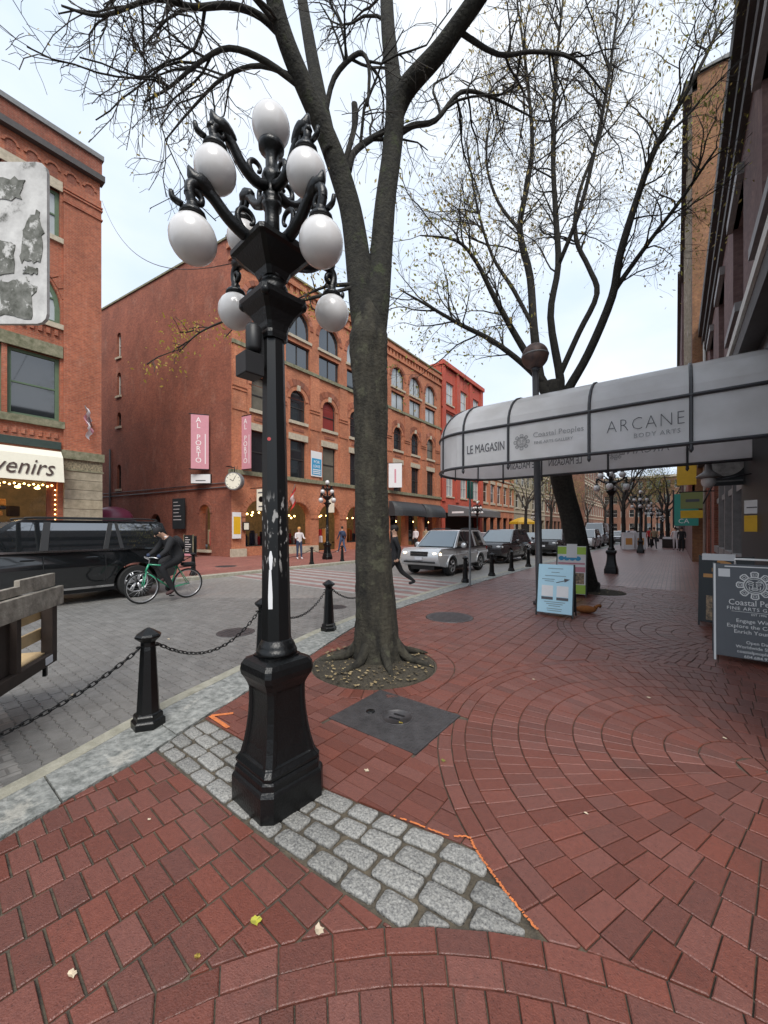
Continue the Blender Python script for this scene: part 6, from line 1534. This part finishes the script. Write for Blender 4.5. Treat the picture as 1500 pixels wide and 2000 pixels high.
# ------------------------------------------------------------------ bicycle and people
def tube_part(name, pts, r, m_, parent, n=8): mb = MB(); mb.tube(pts, r, n); return mb.build(name, m_, parent)
bk = thing('bicycle', 'green bicycle with black tyres being ridden past the black car', 'bicycle', (-9.62, 3.62, ZR), R(-90))
rr_ = .345; WB = 1.02     # local x forward; front axle at x=0, rear at -WB
def bike_wheel(x):
    ty = MB(); ty.tube([(rr_*math.cos(2*PI*k/32), 0, rr_*math.sin(2*PI*k/32)) for k in range(33)], .021, 7, cap=False); o = ty.build('wheel', 'rubber', bk); o.location = (x, 0, rr_+.02)
    rm = MB(); rm.tube([(rr_*.93*math.cos(2*PI*k/28), 0, rr_*.93*math.sin(2*PI*k/28)) for k in range(29)], .012, 6, cap=False); rm.build('rim', 'alloy', o)
    for k in range(16): tube_part('spoke', [(.02*math.cos(k), .02*(-1)**k, .02*math.sin(k)), (rr_*.92*math.cos(2*PI*k/16), 0, rr_*.92*math.sin(2*PI*k/16))], .0022, 'alloy', o, 4)
    tube_part('hub', [(0, -.05, 0), (0, .05, 0)], .022, 'alloy', o)
bike_wheel(0); bike_wheel(-WB); ax = rr_+.02
hd0, hd1, bbk, st_ = (-.07, 0, ax+.36), (-.13, 0, ax+.52), (-.60, 0, ax-.07), (-.76, 0, ax+.42)
tube_part('down_tube', [hd0, bbk], .019, 'bike_green', bk); tube_part('top_tube', [hd1, st_], .017, 'bike_green', bk); tube_part('seat_tube', [bbk, (-.79, 0, ax+.52)], .017, 'bike_green', bk); tube_part('head_tube', [hd0, hd1], .022, 'bike_green', bk)
for s_ in (-1, 1):
    tube_part('fork_blade', [(hd0[0], s_*.03, hd0[2]), (-.02, s_*.05, ax+.1), (0, s_*.05, ax)], .012, 'bike_green', bk); tube_part('seat_stay', [(st_[0], s_*.02, st_[2]), (-WB, s_*.06, ax)], .009, 'bike_green', bk); tube_part('chain_stay', [(bbk[0], s_*.03, bbk[2]), (-WB, s_*.06, ax)], .010, 'bike_green', bk)
    cr = tube_part('crank', [(bbk[0], s_*.06, bbk[2]), (bbk[0]+s_*.02, s_*.09, bbk[2]-s_*.17)], .010, 'alloy', bk); MB().box((bbk[0]+s_*.02, s_*.13, bbk[2]-s_*.17), (.09, .08, .02)).build('pedal', 'black_plastic', cr)
tube_part('stem', [hd1, (-.15, 0, ax+.62), (-.08, 0, ax+.66)], .014, 'alloy', bk); tube_part('handlebar', smooth_path([(-.22, .29, ax+.66), (-.12, .2, ax+.69), (-.08, 0, ax+.66), (-.12, -.2, ax+.69), (-.22, -.29, ax+.66)], 4), .012, 'alloy', bk)
sd_ = MB(); sd_.ball((-.83, 0, ax+.57), (.13, .075, .04), 14, 8); sd_.build('saddle', 'black_plastic', bk); MB().lathe([(.09, -.004), (.09, .004)], 20).xf(Matrix.Translation(Vector(bbk)+Vector((0, -.06, 0))) @ Matrix.Rotation(R(90), 4, 'X')).build('chainring', 'black_iron', bk)
tube_part('rack', [(-.8, .05, ax+.40), (-1.2, .05, ax+.42), (-1.2, -.05, ax+.42), (-.8, -.05, ax+.40)], .008, 'black_iron', bk); MB().box((-1.02, 0, ax+.47), (.28, .16, .09), 0, .02).build('rack_bag', 'cloth_black', bk)

def person(label, loc, rz, J, parts, extra=None, group=None, hair='hair_dark', scale=1., face=True, child=None):
    """J: joint -> ((x,y,z), radius) ; parts: list of (a, b, material); facing local +x. Body grown as one skin surface."""
    names = list(J); idx = {n: i for i, n in enumerate(names)}
    me = bpy.data.meshes.new('person'); me.from_pydata([J[n][0] for n in names], [(idx[a], idx[b]) for a, b, m_ in parts], []); me.update()
    o = bpy.data.objects.new('person_tmp', me); COL.objects.link(o)
    md = o.modifiers.new('skin', 'SKIN'); md.use_smooth_shade = True; sv = me.skin_vertices[0].data
    for n in names:
        r = J[n][1]; sv[idx[n]].radius = r if hasattr(r, '__len__') else (r, r); sv[idx[n]].use_root = (n == 'pelvis')
    o.modifiers.new('sub', 'SUBSURF').levels = 2; o.modifiers['sub'].render_levels = 2
    bpy.context.view_layer.update(); dg = bpy.context.evaluated_depsgraph_get()
    nm = bpy.data.meshes.new_from_object(o.evaluated_get(dg)); bpy.data.objects.remove(o)
    ms_ = sorted(set(m_ for a, b, m_ in parts)); nm.materials.clear()
    for m_ in ms_: nm.materials.append(MATS[m_])
    segs = [(Vector(J[a][0]), Vector(J[b][0]), ms_.index(m_)) for a, b, m_ in parts]
    for p in nm.polygons:
        c_ = p.center; best = (9, 0)
        for a, b, k in segs:
            ab = b-a; t = max(0, min(1, (c_-a).dot(ab)/max(ab.length_squared, 1e-9))); d = (a+ab*t-c_).length
            if d < best[0]: best = (d, k)
        p.material_index = best[1]; p.use_smooth = True
    t = thing('person', label, 'person', loc, rz, group); t.scale = (scale,)*3
    link('body', nm, t)
    hc = Vector(J['head'][0]); hr = J['head'][1]
    up = (hc-Vector(J['neck'][0])).normalized(); rot = up.to_track_quat('Z', 'X').to_matrix().to_4x4()
    def hb(name, off, rad, m_):
        mb = MB(); mb.ball((0, 0, 0), rad, 12, 8); mb.xf(Matrix.Translation(hc) @ HR_ @ Matrix.Translation(off)); return mb.build(name, m_, t)
    HR_ = child if child is not None else Matrix.Identity(4)
    hb('hair', (-.02, 0, .045), (.105, .088, .10), hair)
    if face:
        hb('nose', (.102, 0, -.01), (.016, .012, .02), 'skin')
        for s_ in (-1, 1): hb('ear', (0, s_*.08, 0), (.02, .012, .03), 'skin'); hb('eye', (.086, s_*.032, .018), (.009, .011, .008), 'hair_dark')
        hb('mouth', (.09, 0, -.05), (.008, .022, .006), 'shoe')
    if extra: extra(t)
    return t
def stand(h=1.7, stride=.0, arms=(.0, .0), bend=0., lean=0.):
    """joints of an upright or striding figure facing +x"""
    k = h/1.75; J = {}
    def P(n, x, y, z, r): J[n] = ((x*k, y*k, z*k), r*k if not hasattr(r, '__len__') else tuple(q*k for q in r))
    P('pelvis', 0, 0, .95, (.155, .115)); P('waist', .01+lean*.1, 0, 1.1, (.145, .105)); P('chest', .02+lean*.25, 0, 1.32, (.165, .115)); P('neckb', lean*.35, 0, 1.47, .065); P('neck', .01+lean*.38, 0, 1.53, .055); P('head', .03+lean*.42, 0, 1.635, .088); P('crown', .03+lean*.45, 0, 1.72, .05)
    for s_, n in ((1, 'l'), (-1, 'r')):
        a = arms[0] if s_ > 0 else arms[1]; st = stride*s_
        P('sh'+n, lean*.28, s_*.19, 1.42, .062); P('el'+n, lean*.2+.28*math.sin(a), s_*.24, 1.42-.28*math.cos(a), .048); P('wr'+n, lean*.2+.28*math.sin(a)+.25*math.sin(a+.35+bend), s_*.23, 1.42-.28*math.cos(a)-.25*math.cos(a+.35+bend), .034); P('hd'+n, lean*.2+.28*math.sin(a)+.33*math.sin(a+.45+bend), s_*.22, 1.42-.28*math.cos(a)-.33*math.cos(a+.45+bend), .036)
        P('hip'+n, 0, s_*.09, .9, .10); kx = .42*math.sin(st*.9)+(.06 if st < 0 else .02); P('kn'+n, kx, s_*.1, .9-.42*math.cos(st*.9), .065)
        ax_ = kx+.42*math.sin(st-(.45*abs(stride) if st < 0 else 0)); az = J['kn'+n][0][2]/k-.42*math.cos(st-(.45*abs(stride) if st < 0 else 0)); P('an'+n, ax_, s_*.1, max(az, .075), .042); P('to'+n, ax_+.17, s_*.11, max(az-.055, .03), .038)
    return J
BODY = lambda top, leg, shoe='shoe', sleeve=None, hand='skin': [('pelvis', 'waist', top), ('waist', 'chest', top), ('chest', 'neckb', top), ('neckb', 'neck', 'skin'), ('neck', 'head', 'skin'), ('head', 'crown', 'skin')]+[x for n in 'lr' for x in (('chest', 'sh'+n, top), ('sh'+n, 'el'+n, sleeve or top), ('el'+n, 'wr'+n, sleeve or top), ('wr'+n, 'hd'+n, hand), ('pelvis', 'hip'+n, leg), ('hip'+n, 'kn'+n, leg), ('kn'+n, 'an'+n, leg), ('an'+n, 'to'+n, shoe))]
PG = 'people out on the street'
# cyclist: seated, leaning over the bars, head bowed
J = {}
def P(n, x, y, z, r): J[n] = ((x, y, z), r)
P('pelvis', -.80, 0, 1.04, (.18, .15)); P('waist', -.74, 0, 1.17, (.185, .15)); P('chest', -.60, 0, 1.38, (.205, .16)); P('neckb', -.50, 0, 1.50, .075); P('neck', -.43, 0, 1.55, .058); P('head', -.335, 0, 1.60, .088); P('crown', -.27, 0, 1.66, .055)
for s_, n in ((1, 'l'), (-1, 'r')):
    P('sh'+n, -.54, s_*.19, 1.43, .09); P('el'+n, -.40, s_*.28, 1.19, .072); P('wr'+n, -.25, s_*.28, 1.08, .05); P('hd'+n, -.19, s_*.28, 1.06, .042)
    up_ = s_ > 0
    P('hip'+n, -.78, s_*.10, .98, .125); P('kn'+n, -.36 if up_ else -.42, s_*.12, .92 if not up_ else .80, .092)
    P('an'+n, -.62 if up_ else -.58, s_*.13, .24 if up_ else .52, .058); P('to'+n, -.44 if up_ else -.42, s_*.14, .17 if up_ else .44, .042)
cy = person('cyclist in black jacket and trousers bent over the handlebars', (-9.62, 3.62, ZR), R(-90), J, BODY('cloth_black', 'cloth_black', 'shoe', None, 'cloth_navy'), None, PG, 'cloth_black', child=Matrix.Rotation(R(38), 4, 'Y'))
mb = MB(); mb.ball((0, 0, 0), (.10, .15, .2), 12, 8); mb.xf(Matrix.Translation((-.80, 0, 1.36)) @ Matrix.Rotation(R(28), 4, 'Y')); mb.build('backpack', 'cloth_black', cy)
mb = MB(); mb.tube([(-.50, -.1, 1.50), (-.46, .0, 1.53), (-.48, .1, 1.5)], .03, 6); mb.build('collar', 'cloth_white', cy)
# walker stepping off behind the trunk
person('person in black mid-stride crossing behind the near tree trunk', (-5.82, 8.15, ZR), R(217), stand(1.78, .66, (-.4, .5), .2), BODY('cloth_black', 'cloth_black', 'cloth_black'), None, PG)
person('person in white and red jacket standing by the far shop window', (-15.9, 13.5, 0), R(-20), stand(1.68, .1, (.3, .4), .8), BODY('cloth_white', 'cloth_navy', 'cloth_white'), None, PG, 'sign_orange')
def bag(t): mb = MB(); mb.ball((-.17, 0, 1.27), (.10, .15, .2), 10, 8); mb.build('backpack', 'cloth_navy', t)
person('person in blue with a backpack at the far shop door', (-17.6, 18.6, 0), R(170), stand(1.76, .35, (.2, -.2), .1), BODY('cloth_navy', 'cloth_denim', 'cloth_white'), bag, PG)
for x, y, a, top, leg, lb, st in ((-2.7, 36.4, 80, 'cloth_white', 'cloth_denim', 'distant person in white top and jeans on the pavement', .4), (-2.35, 38.8, 85, 'cloth_black', 'cloth_black', 'distant person in black beside the third lamp', .3), (-1.75, 39.8, -90, 'cloth_red', 'cloth_black', 'distant person in a red coat among the shoppers', .3), (-1.35, 37.0, -80, 'cloth_tan', 'cloth_black', 'distant person in a tan coat walking this way', .45), (-3.1, 40, 90, 'cloth_navy', 'cloth_navy', 'distant person in navy behind the lamp', .3), (.35, 34.8, -100, 'cloth_black', 'cloth_black', 'person in black by the shop wall at right', .1), (.0, 36.4, 90, 'cloth_white', 'cloth_white', 'person in pale clothes beside the one in black', .2), (-16.2, 27, -60, 'cloth_tan', 'cloth_navy', 'person in a tan coat on the far pavement behind the silver car', .3), (-15.4, 24.2, -90, 'cloth_white', 'cloth_black', 'person in white on the far pavement near the silver car', .2)):
    person(lb, (x, y, 0), R(a), stand(1.72, st, (.2, -.2), .1), BODY(top, leg, 'cloth_black'), None, PG, face=False)

# ------------------------------------------------------------------ signs, flags and shop awnings
def slab_thing(name, label, cat_, loc, rz, boxes, group=None):
    t = thing(name, label, cat_, loc, rz, group)
    for nm, (x0, x1, y0, y1, z0, z1), m_ in boxes: MB().bb(x0, x1, y0, y1, z0, z1, .004).build(nm, m_, t)
    return t
BG = 'pink vertical banners on the corner building'
def banner(label, loc, rz, w_, h):
    t = slab_thing('banner', label, 'banner', loc, rz, [('cloth', (0, w_, -.012, .012, -h, 0), 'sign_pink'), ('top_rod', (-.12, w_+.03, -.02, .02, 0, .05), 'black_iron'), ('bottom_rod', (-.12, w_+.03, -.02, .02, -h-.05, -h), 'black_iron')], BG)
    for k, ch in enumerate('AL PORTO'):
        if ch != ' ': text('lettering', ch, (w_*.42, -.014, -.44-k*.33*h/3.1), 0, .42, 'ink_white', t, align='CENTER')
    MB().bb(w_*.78, w_*.83, -.016, -.013, -h+.3, -1.1).build('small_text_strip', 'flag_white', t)
    return t
banner('pink vertical banner on the alley wall of the corner building', (-22.35, 10.95, 8.25), R(55), .95, 3.15)
banner('pink vertical banner on the street front, beside the lamp shaft', (-20.05, 12.75, 8.1), R(8), .78, 3.05)
# clock
ck = thing('street_clock', 'round double faced clock bracketed from the building corner', 'clock', (-19.55, 12.0, 4.25), R(30))
def disc(name, r, y0, y1, m_, parent, n=28, z=0, x=0):
    mb = MB(); mb.tube([(x, y0, z), (x, y1, z)], r, n, smooth=False); return mb.build(name, m_, parent)
disc('case', .50, -.16, .16, 'roof_metal', ck); fa = disc('face', .44, -.175, -.162, 'sign_cream', ck); disc('rear_face', .44, .162, .175, 'sign_cream', ck)
for a, L_ in ((60, .3), (150, .22)): mb = MB(); mb.box((L_/2*math.cos(R(a)), -.18, L_/2*math.sin(R(a))), (.03, .006, .03)); mb.tube([(0, -.18, 0), (L_*math.cos(R(a)), -.18, L_*math.sin(R(a)))], .014, 5); mb.build('clock_hand', 'black_iron', fa)
for k in range(12): a = k*PI/6; mb = MB(); mb.tube([(.34*math.cos(a), -.178, .34*math.sin(a)), (.41*math.cos(a), -.178, .41*math.sin(a))], .012, 4); mb.build('hour_mark', 'black_iron', fa)
tube_part('bracket', [(0, 0, .5), (0, .0, .75), (-.4, .1, .85), (-.55, .1, .85)], .03, 'black_iron', ck); 
for q in range(3): tube_part('crest_spike', [((q-1)*.12, 0, .5), ((q-1)*.17, 0, .85)], .012, 'black_iron', ck, 5)
slab_thing('box_sign', 'white lightbox sign hung on the alley wall', 'sign', (-22.3, 11.55, 4.55), R(35), [('case', (-.6, .6, -.1, .1, -.28, .28), 'sign_dark'), ('panel', (-.58, .58, -.106, -.1, -.26, .26), 'sign_white'), ('text_bar', (-.3, .3, -.109, -.106, -.14, -.08), 'ink_grey'), ('bracket', (-.03, .03, .1, .4, -.03, .03), 'black_iron')])
slab_thing('menu_board', 'black menu board with lines of text on the alley wall', 'sign', (-24.7, 11.35, 1.6), R(7), [('board', (-.62, .62, -.04, .04, 0, 1.9), 'sign_dark')]+[('text_line', (-.5, -.5+random.uniform(.4, .9), -.046, -.04, 1.65-k*.22, 1.69-k*.22), 'flag_white') for k in range(6)])
hs_ = slab_thing('hanging_sign', 'beige hanging sign with dark emblem beside the clock', 'sign', (-19.0, 13.35, 2.65), R(8), [('board', (-.36, .36, -.02, .02, 0, 1.25), 'sign_cream'), ('arm', (-.9, .4, -.02, .02, 1.3, 1.34), 'black_iron')])
mb = MB(); mb.ball((0, -.03, .66), (.2, .012, .17), 10, 8); mb.build('emblem', 'black_iron', hs_); MB().bb(-.25, .25, -.026, -.02, 1.0, 1.08).build('text_bar', 'ink_grey', hs_); MB().bb(-.2, .2, -.026, -.02, .2, .28).build('text_bar', 'ink_grey', hs_)
slab_thing('hanging_sign', 'small beige hanging sign behind the far globe lamp', 'sign', (-19.4, 19.3, 2.75), R(0), [('board', (-.36, .36, -.02, .02, 0, 1.1), 'sign_cream'), ('arm', (-.6, .4, -.02, .02, 1.14, 1.18), 'black_iron')])
slab_thing('poster_case', 'yellow and white poster case on the corner pier', 'poster', (-20.0, 12.4, 1.05), R(90), [('case', (-.25, .25, -.06, .06, 0, 1.5), 'sign_white'), ('poster', (-.22, .22, -.066, -.06, .25, 1.25), 'sign_yellow')])
slab_thing('notice_box', 'small lit notice box on the corner pier', 'notice', (-20.0, 13.0, 1.5), R(90), [('case', (-.2, .2, -.05, .05, 0, .5), 'wood_dark'), ('paper', (-.15, .15, -.056, -.05, .06, .44), 'sign_cream')])
fl = slab_thing('lease_sign', 'blue and white letting sign between the first floor windows', 'sign', (-19.98, 18.52, 5.25), R(90), [('board', (-.5, .5, -.02, .02, 0, 1.75), 'sign_white'), ('blue_panel', (-.44, .44, -.026, -.02, .1, 1.25), 'sign_lblue')])
text('lettering', 'FOR', (0, -.03, .92), 0, .3, 'ink_white', fl, align='CENTER'); text('lettering', 'LEASE', (0, -.03, .62), 0, .28, 'ink_white', fl, align='CENTER', sx=.9)
for k in range(3): MB().bb(-.36, .36, -.031, -.026, .18+k*.13, .25+k*.13).build('text_line', 'sign_white', fl)
slab_thing('white_banner', 'white banner projecting from the brick front right of the tree', 'banner', (-19.9, 26.9, 5.2), R(30), [('cloth', (0, 1.15, -.012, .012, 0, 2.1), 'sign_white'), ('top_rod', (-.2, 1.2, -.02, .02, 2.1, 2.15), 'black_iron'), ('pink_text', (.5, .65, -.016, -.012, .4, 1.6), 'sign_pink')])
sb_ = slab_thing('chalk_board', 'black chalkboard A-sign by the arched alley window', 'signboard', (-21.9, 10.6, 0), R(20), [('leaf', (-.3, .3, -.02, .02, .06, 1.25), 'sign_dark'), ('rear_leaf', (-.3, .3, .25, .29, .06, 1.2), 'sign_dark'), ('red_foot', (-.3, .3, -.026, -.02, .08, .2), 'sign_pink'), ('frame_left', (-.34, -.3, -.03, .03, 0, 1.28), 'stone_mossy'), ('frame_right', (.3, .34, -.03, .03, 0, 1.28), 'stone_mossy')]+[('chalk_line', (-.22, -.22+random.uniform(.2, .44), -.025, -.02, 1.1-k*.13, 1.13-k*.13), 'flag_white') for k in range(7)])
# flags
def flag(label, loc, rz, L_, drop, colors):
    t = thing('flag', label, 'flag', loc, rz, 'flags on the brick fronts')
    tube_part('staff', [(0, 0, 0), (L_*.75, 0, L_*.75)], .02, 'roof_metal', t)
    for k, m_ in enumerate(colors):
        mb = MB(); n = len(colors)
        for i in range(5):
            u0, u1 = (k+i/5)/n, (k+(i+1)/5)/n
            def q(u, v): return (L_*.72-v*.62*L_*(1-.35*u)-.1*u, .08*math.sin(u*9+v*3)+.05*math.sin(v*7), L_*.72-v*.62*L_*.75-u*drop)
            for j in range(6): mb.face([q(u0, j/6), q(u1, j/6), q(u1, (j+1)/6), q(u0, (j+1)/6)], True)
        mb.build('flag_stripe', m_, t)
    return t
flag('red and white flag hanging over the arched shop window', (-20.0, 16.2, 3.4), R(-20), 1.35, 1.2, ['flag_red', 'flag_white', 'flag_red'])
flag('faded pink and white flag on the brick pier at left', (-20.1, 5.6, 6.0), R(-35), .95, .85, ['flag_white', 'sign_pink', 'flag_white'])
# dome awnings
def dome_awning(label, y0, y1, z0, z1, d, m_, x=XF):
    t = thing('dome_awning', label, 'awning', (x, (y0+y1)/2, 0), 0, 'awnings on the far shops'); w_ = (y1-y0)/2; n = 14; k_ = 8
    mb = MB()
    for i in range(k_):
        for j in range(n):
            def q(i, j):
                a = PI/2*i/k_; b = PI*j/n; return (d*math.cos(a)*math.sin(b)**.6 if 0 < j < n else 0, -w_*math.cos(b), z0+.28+(z1-z0-.28)*math.sin(a))
            mb.face([q(i, j), q(i, j+1), q(i+1, j+1), q(i+1, j)], True)
    mb.build('canvas', m_, t)
    for j in range(n):
        def q(j, z): b = PI*j/n; return (d*math.sin(b)**.6 if 0 < j < n else 0, -w_*math.cos(b), z)
        mb = MB(); mb.face([q(j, z0), q(j+1, z0), q(j+1, z0+.28), q(j, z0+.28)]); mb.build('valance', m_, t)
    return t
dome_awning('black dome awning over the far shop right of the near tree', 27.2, 32.2, 2.75, 4.1, 1.5, 'canvas_black')
dome_awning('smaller black dome awning next to the larger one', 32.6, 36.2, 2.75, 4.1, 1.4, 'canvas_black')
pu = thing('dome_awning', 'plum round awning deep in the alley above the black car roof', 'awning', (-25.6, 8.1, 0), 0, 'awnings on the far shops')
MB().lathe([(1.0, 1.95), (1.0, 2.2), (.96, 2.38), (.82, 2.6), (.55, 2.77), (.2, 2.86), (.02, 2.87)], 16).build('canvas', 'umbrella_plum', pu); tube_part('pole', [(0, 0, 0), (0, 0, 2.8)], .04, 'black_iron', pu)
aw = thing('box_awning', 'long grey awning with white lettering on the red building', 'awning', (XF+.1, 38, 0), 0, 'awnings on the far shops')
MB().loft([[(0, 0, 4.3), (2.6, 0, 3.7), (2.6, 0, 3.0), (0, 0, 3.0)], [(0, 9, 4.3), (2.6, 9, 3.7), (2.6, 9, 3.0), (0, 9, 3.0)]]).build('canvas', 'canvas_grey', aw, fix=True)
MB().bb(.5, 1.9, -.012, -.004, 3.3, 3.5).build('text_bar', 'flag_white', aw)
tn = slab_thing('yellow_umbrella', 'yellow cafe umbrella far along the opposite pavement', 'umbrella', (-15.2, 48.5, 0), 0, [('pole', (-.03, .03, -.03, .03, 0, 2.3), 'roof_metal')])
MB().lathe([(1.7, 2.2), (1.65, 2.45), (.8, 2.85), (.05, 3.05)], 8, smooth=False).build('canopy', 'sign_yellow', tn)
# right-hand signs and fittings
hl_ = thing('hanging_lantern', 'grey bell lantern on a bracket under the canopy at right', 'lantern', (.52, 9.95, 2.6))
MB().lathe([(.02, .32), (.05, .28), (.06, .16), (.10, .12), (.19, .05), (.20, .02), (.12, .0), (.05, 0)][::-1], 18).build('hood', 'grey_frame', hl_)
MB().ball((0, 0, -.06), (.12, .12, .13), 16, 10).build('glass', 'globe_glass', hl_); tube_part('bracket', [(0, 0, .3), (0, 0, .38), (.4, 0, .38), (.68, 0, .38)], .02, 'awning_frame', hl_); tube_part('strut', [(-.08, 0, -.5), (.1, 0, -.05), (.66, 0, .05)], .014, 'awning_frame', hl_)
rs = thing('round_sign', 'silvery round sign on a black backing under the canopy at right', 'sign', (.93, 11.0, 2.95), R(0))
MB().bb(-.42, .26, -.03, .03, -.42, .5, .004).build('backing', 'sign_dark', rs); disc('disc', .34, -.05, -.03, 'brushed', rs, 32, .12, -.08); MB().bb(-.34, .2, -.036, -.03, -.34, -.31).build('rule', 'roof_metal', rs); tube_part('arm', [(.26, 0, .4), (.3, 0, .4)], .015, 'awning_frame', rs)
nt_ = slab_thing('notice_sheets', 'white and yellow notices on the black pier at right', 'notice', (1.10, 9.35, 1.55), R(-40), [('white_sheet', (-.14, .14, -.012, -.004, .32, .56), 'sign_white'), ('yellow_sheet', (-.14, .14, -.012, -.004, 0, .29), 'sign_yellow'), ('text_line', (-.1, .06, -.015, -.012, .42, .44), 'ink_grey')])
slab_thing('blade_sign', 'yellow projecting sign high beyond the canopy at right', 'sign', (.4, 22.3, 3.6), 0, [('panel', (-.35, .35, -.04, .04, 0, .95), 'sign_yellow'), ('arm', (-.35, .6, -.02, .02, .95, 1.0), 'black_iron')], 'projecting shop signs at right')
slab_thing('blade_sign', 'olive and yellow projecting sign below the lantern', 'sign', (.5, 18.2, 2.0), 0, [('panel', (-.35, .3, -.03, .03, .35, .95), 'olive'), ('lower_panel', (-.35, .3, -.03, .03, 0, .28), 'sign_yellow'), ('text_bar', (-.2, .2, -.036, -.03, .6, .7), 'ink_grey'), ('bar', (-.4, .62, -.02, .02, .95, .99), 'black_iron')], 'projecting shop signs at right')
tl_ = slab_thing('blade_sign', 'teal projecting sign with white letters by the right wall', 'sign', (.35, 23.0, 1.75), 0, [('panel', (-.4, .5, -.05, .05, 0, 1.5), 'sign_teal'), ('edge', (-.46, -.4, -.06, .06, -.1, 1.7), 'sign_dark')], 'projecting shop signs at right')
text('lettering', 'CA', (-.25, -.055, .12), 0, .3, 'ink_white', tl_)
for x, y, lb in ((-2.9, 34.6, 'white bin with orange picture left of the third lamp'), (-2.2, 35.2, 'white bin directly behind the second lamp')):
    slab_thing('waste_bin', lb, 'bin', (x, y, 0), R(20), [('body', (-.35, .35, -.3, .3, .05, 1.25), 'sign_white'), ('picture', (-.22, .22, -.306, -.3, .4, .9), 'sign_orange'), ('lid', (-.37, .37, -.32, .32, 1.25, 1.32), 'sign_white')], 'white bins by the kerb')
slab_thing('planter_box', 'long dark timber planter box far along the right wall', 'planter', (.05, 40.5, 0), 0, [('box', (-.95, .95, -.5, .5, 0, .75), 'wood_dark'), ('snowy_top', (-.9, .9, -.45, .45, .75, .9), 'flag_white')])
# overhead wires
wr_ = thing('overhead_wire', 'thin dark wire with clips from the left roof to the lamp', 'wire', (0, 0, 0))
mb = MB(); mb.tube(catenary((-19.9, 5.9, 15.9), (-3.4, 2.6, 4.6), 1.2, 24), .008, 4); mb.build('cable', 'black_iron', wr_)
for k, (a, b) in enumerate((((-4.6, 10.1, 8.0), (.9, 9.5, 14.5)), ((-4.0, 10.3, 6.5), (1.1, 12, 16)))):
    o = thing('overhead_wire', ['long thin wire slanting up through the crown to the right roof', 'second thin wire slanting up beside the first at right'][k], 'wire'); mb = MB(); mb.tube(catenary(a, b, .1, 8), .007, 4); mb.build('cable', 'black_iron', o)

# ------------------------------------------------------------------ lettering to plain meshes
dg = bpy.context.evaluated_depsgraph_get()
for o in [o for o in SC.objects if o.type == 'FONT']:
    me = bpy.data.meshes.new_from_object(o.evaluated_get(dg)); nm = o.name; par = o.parent; mt = (o.location.copy(), o.rotation_euler.copy(), o.scale.copy())
    bpy.data.objects.remove(o)
    q = link('lettering', me, par); q.location, q.rotation_euler, q.scale = mt
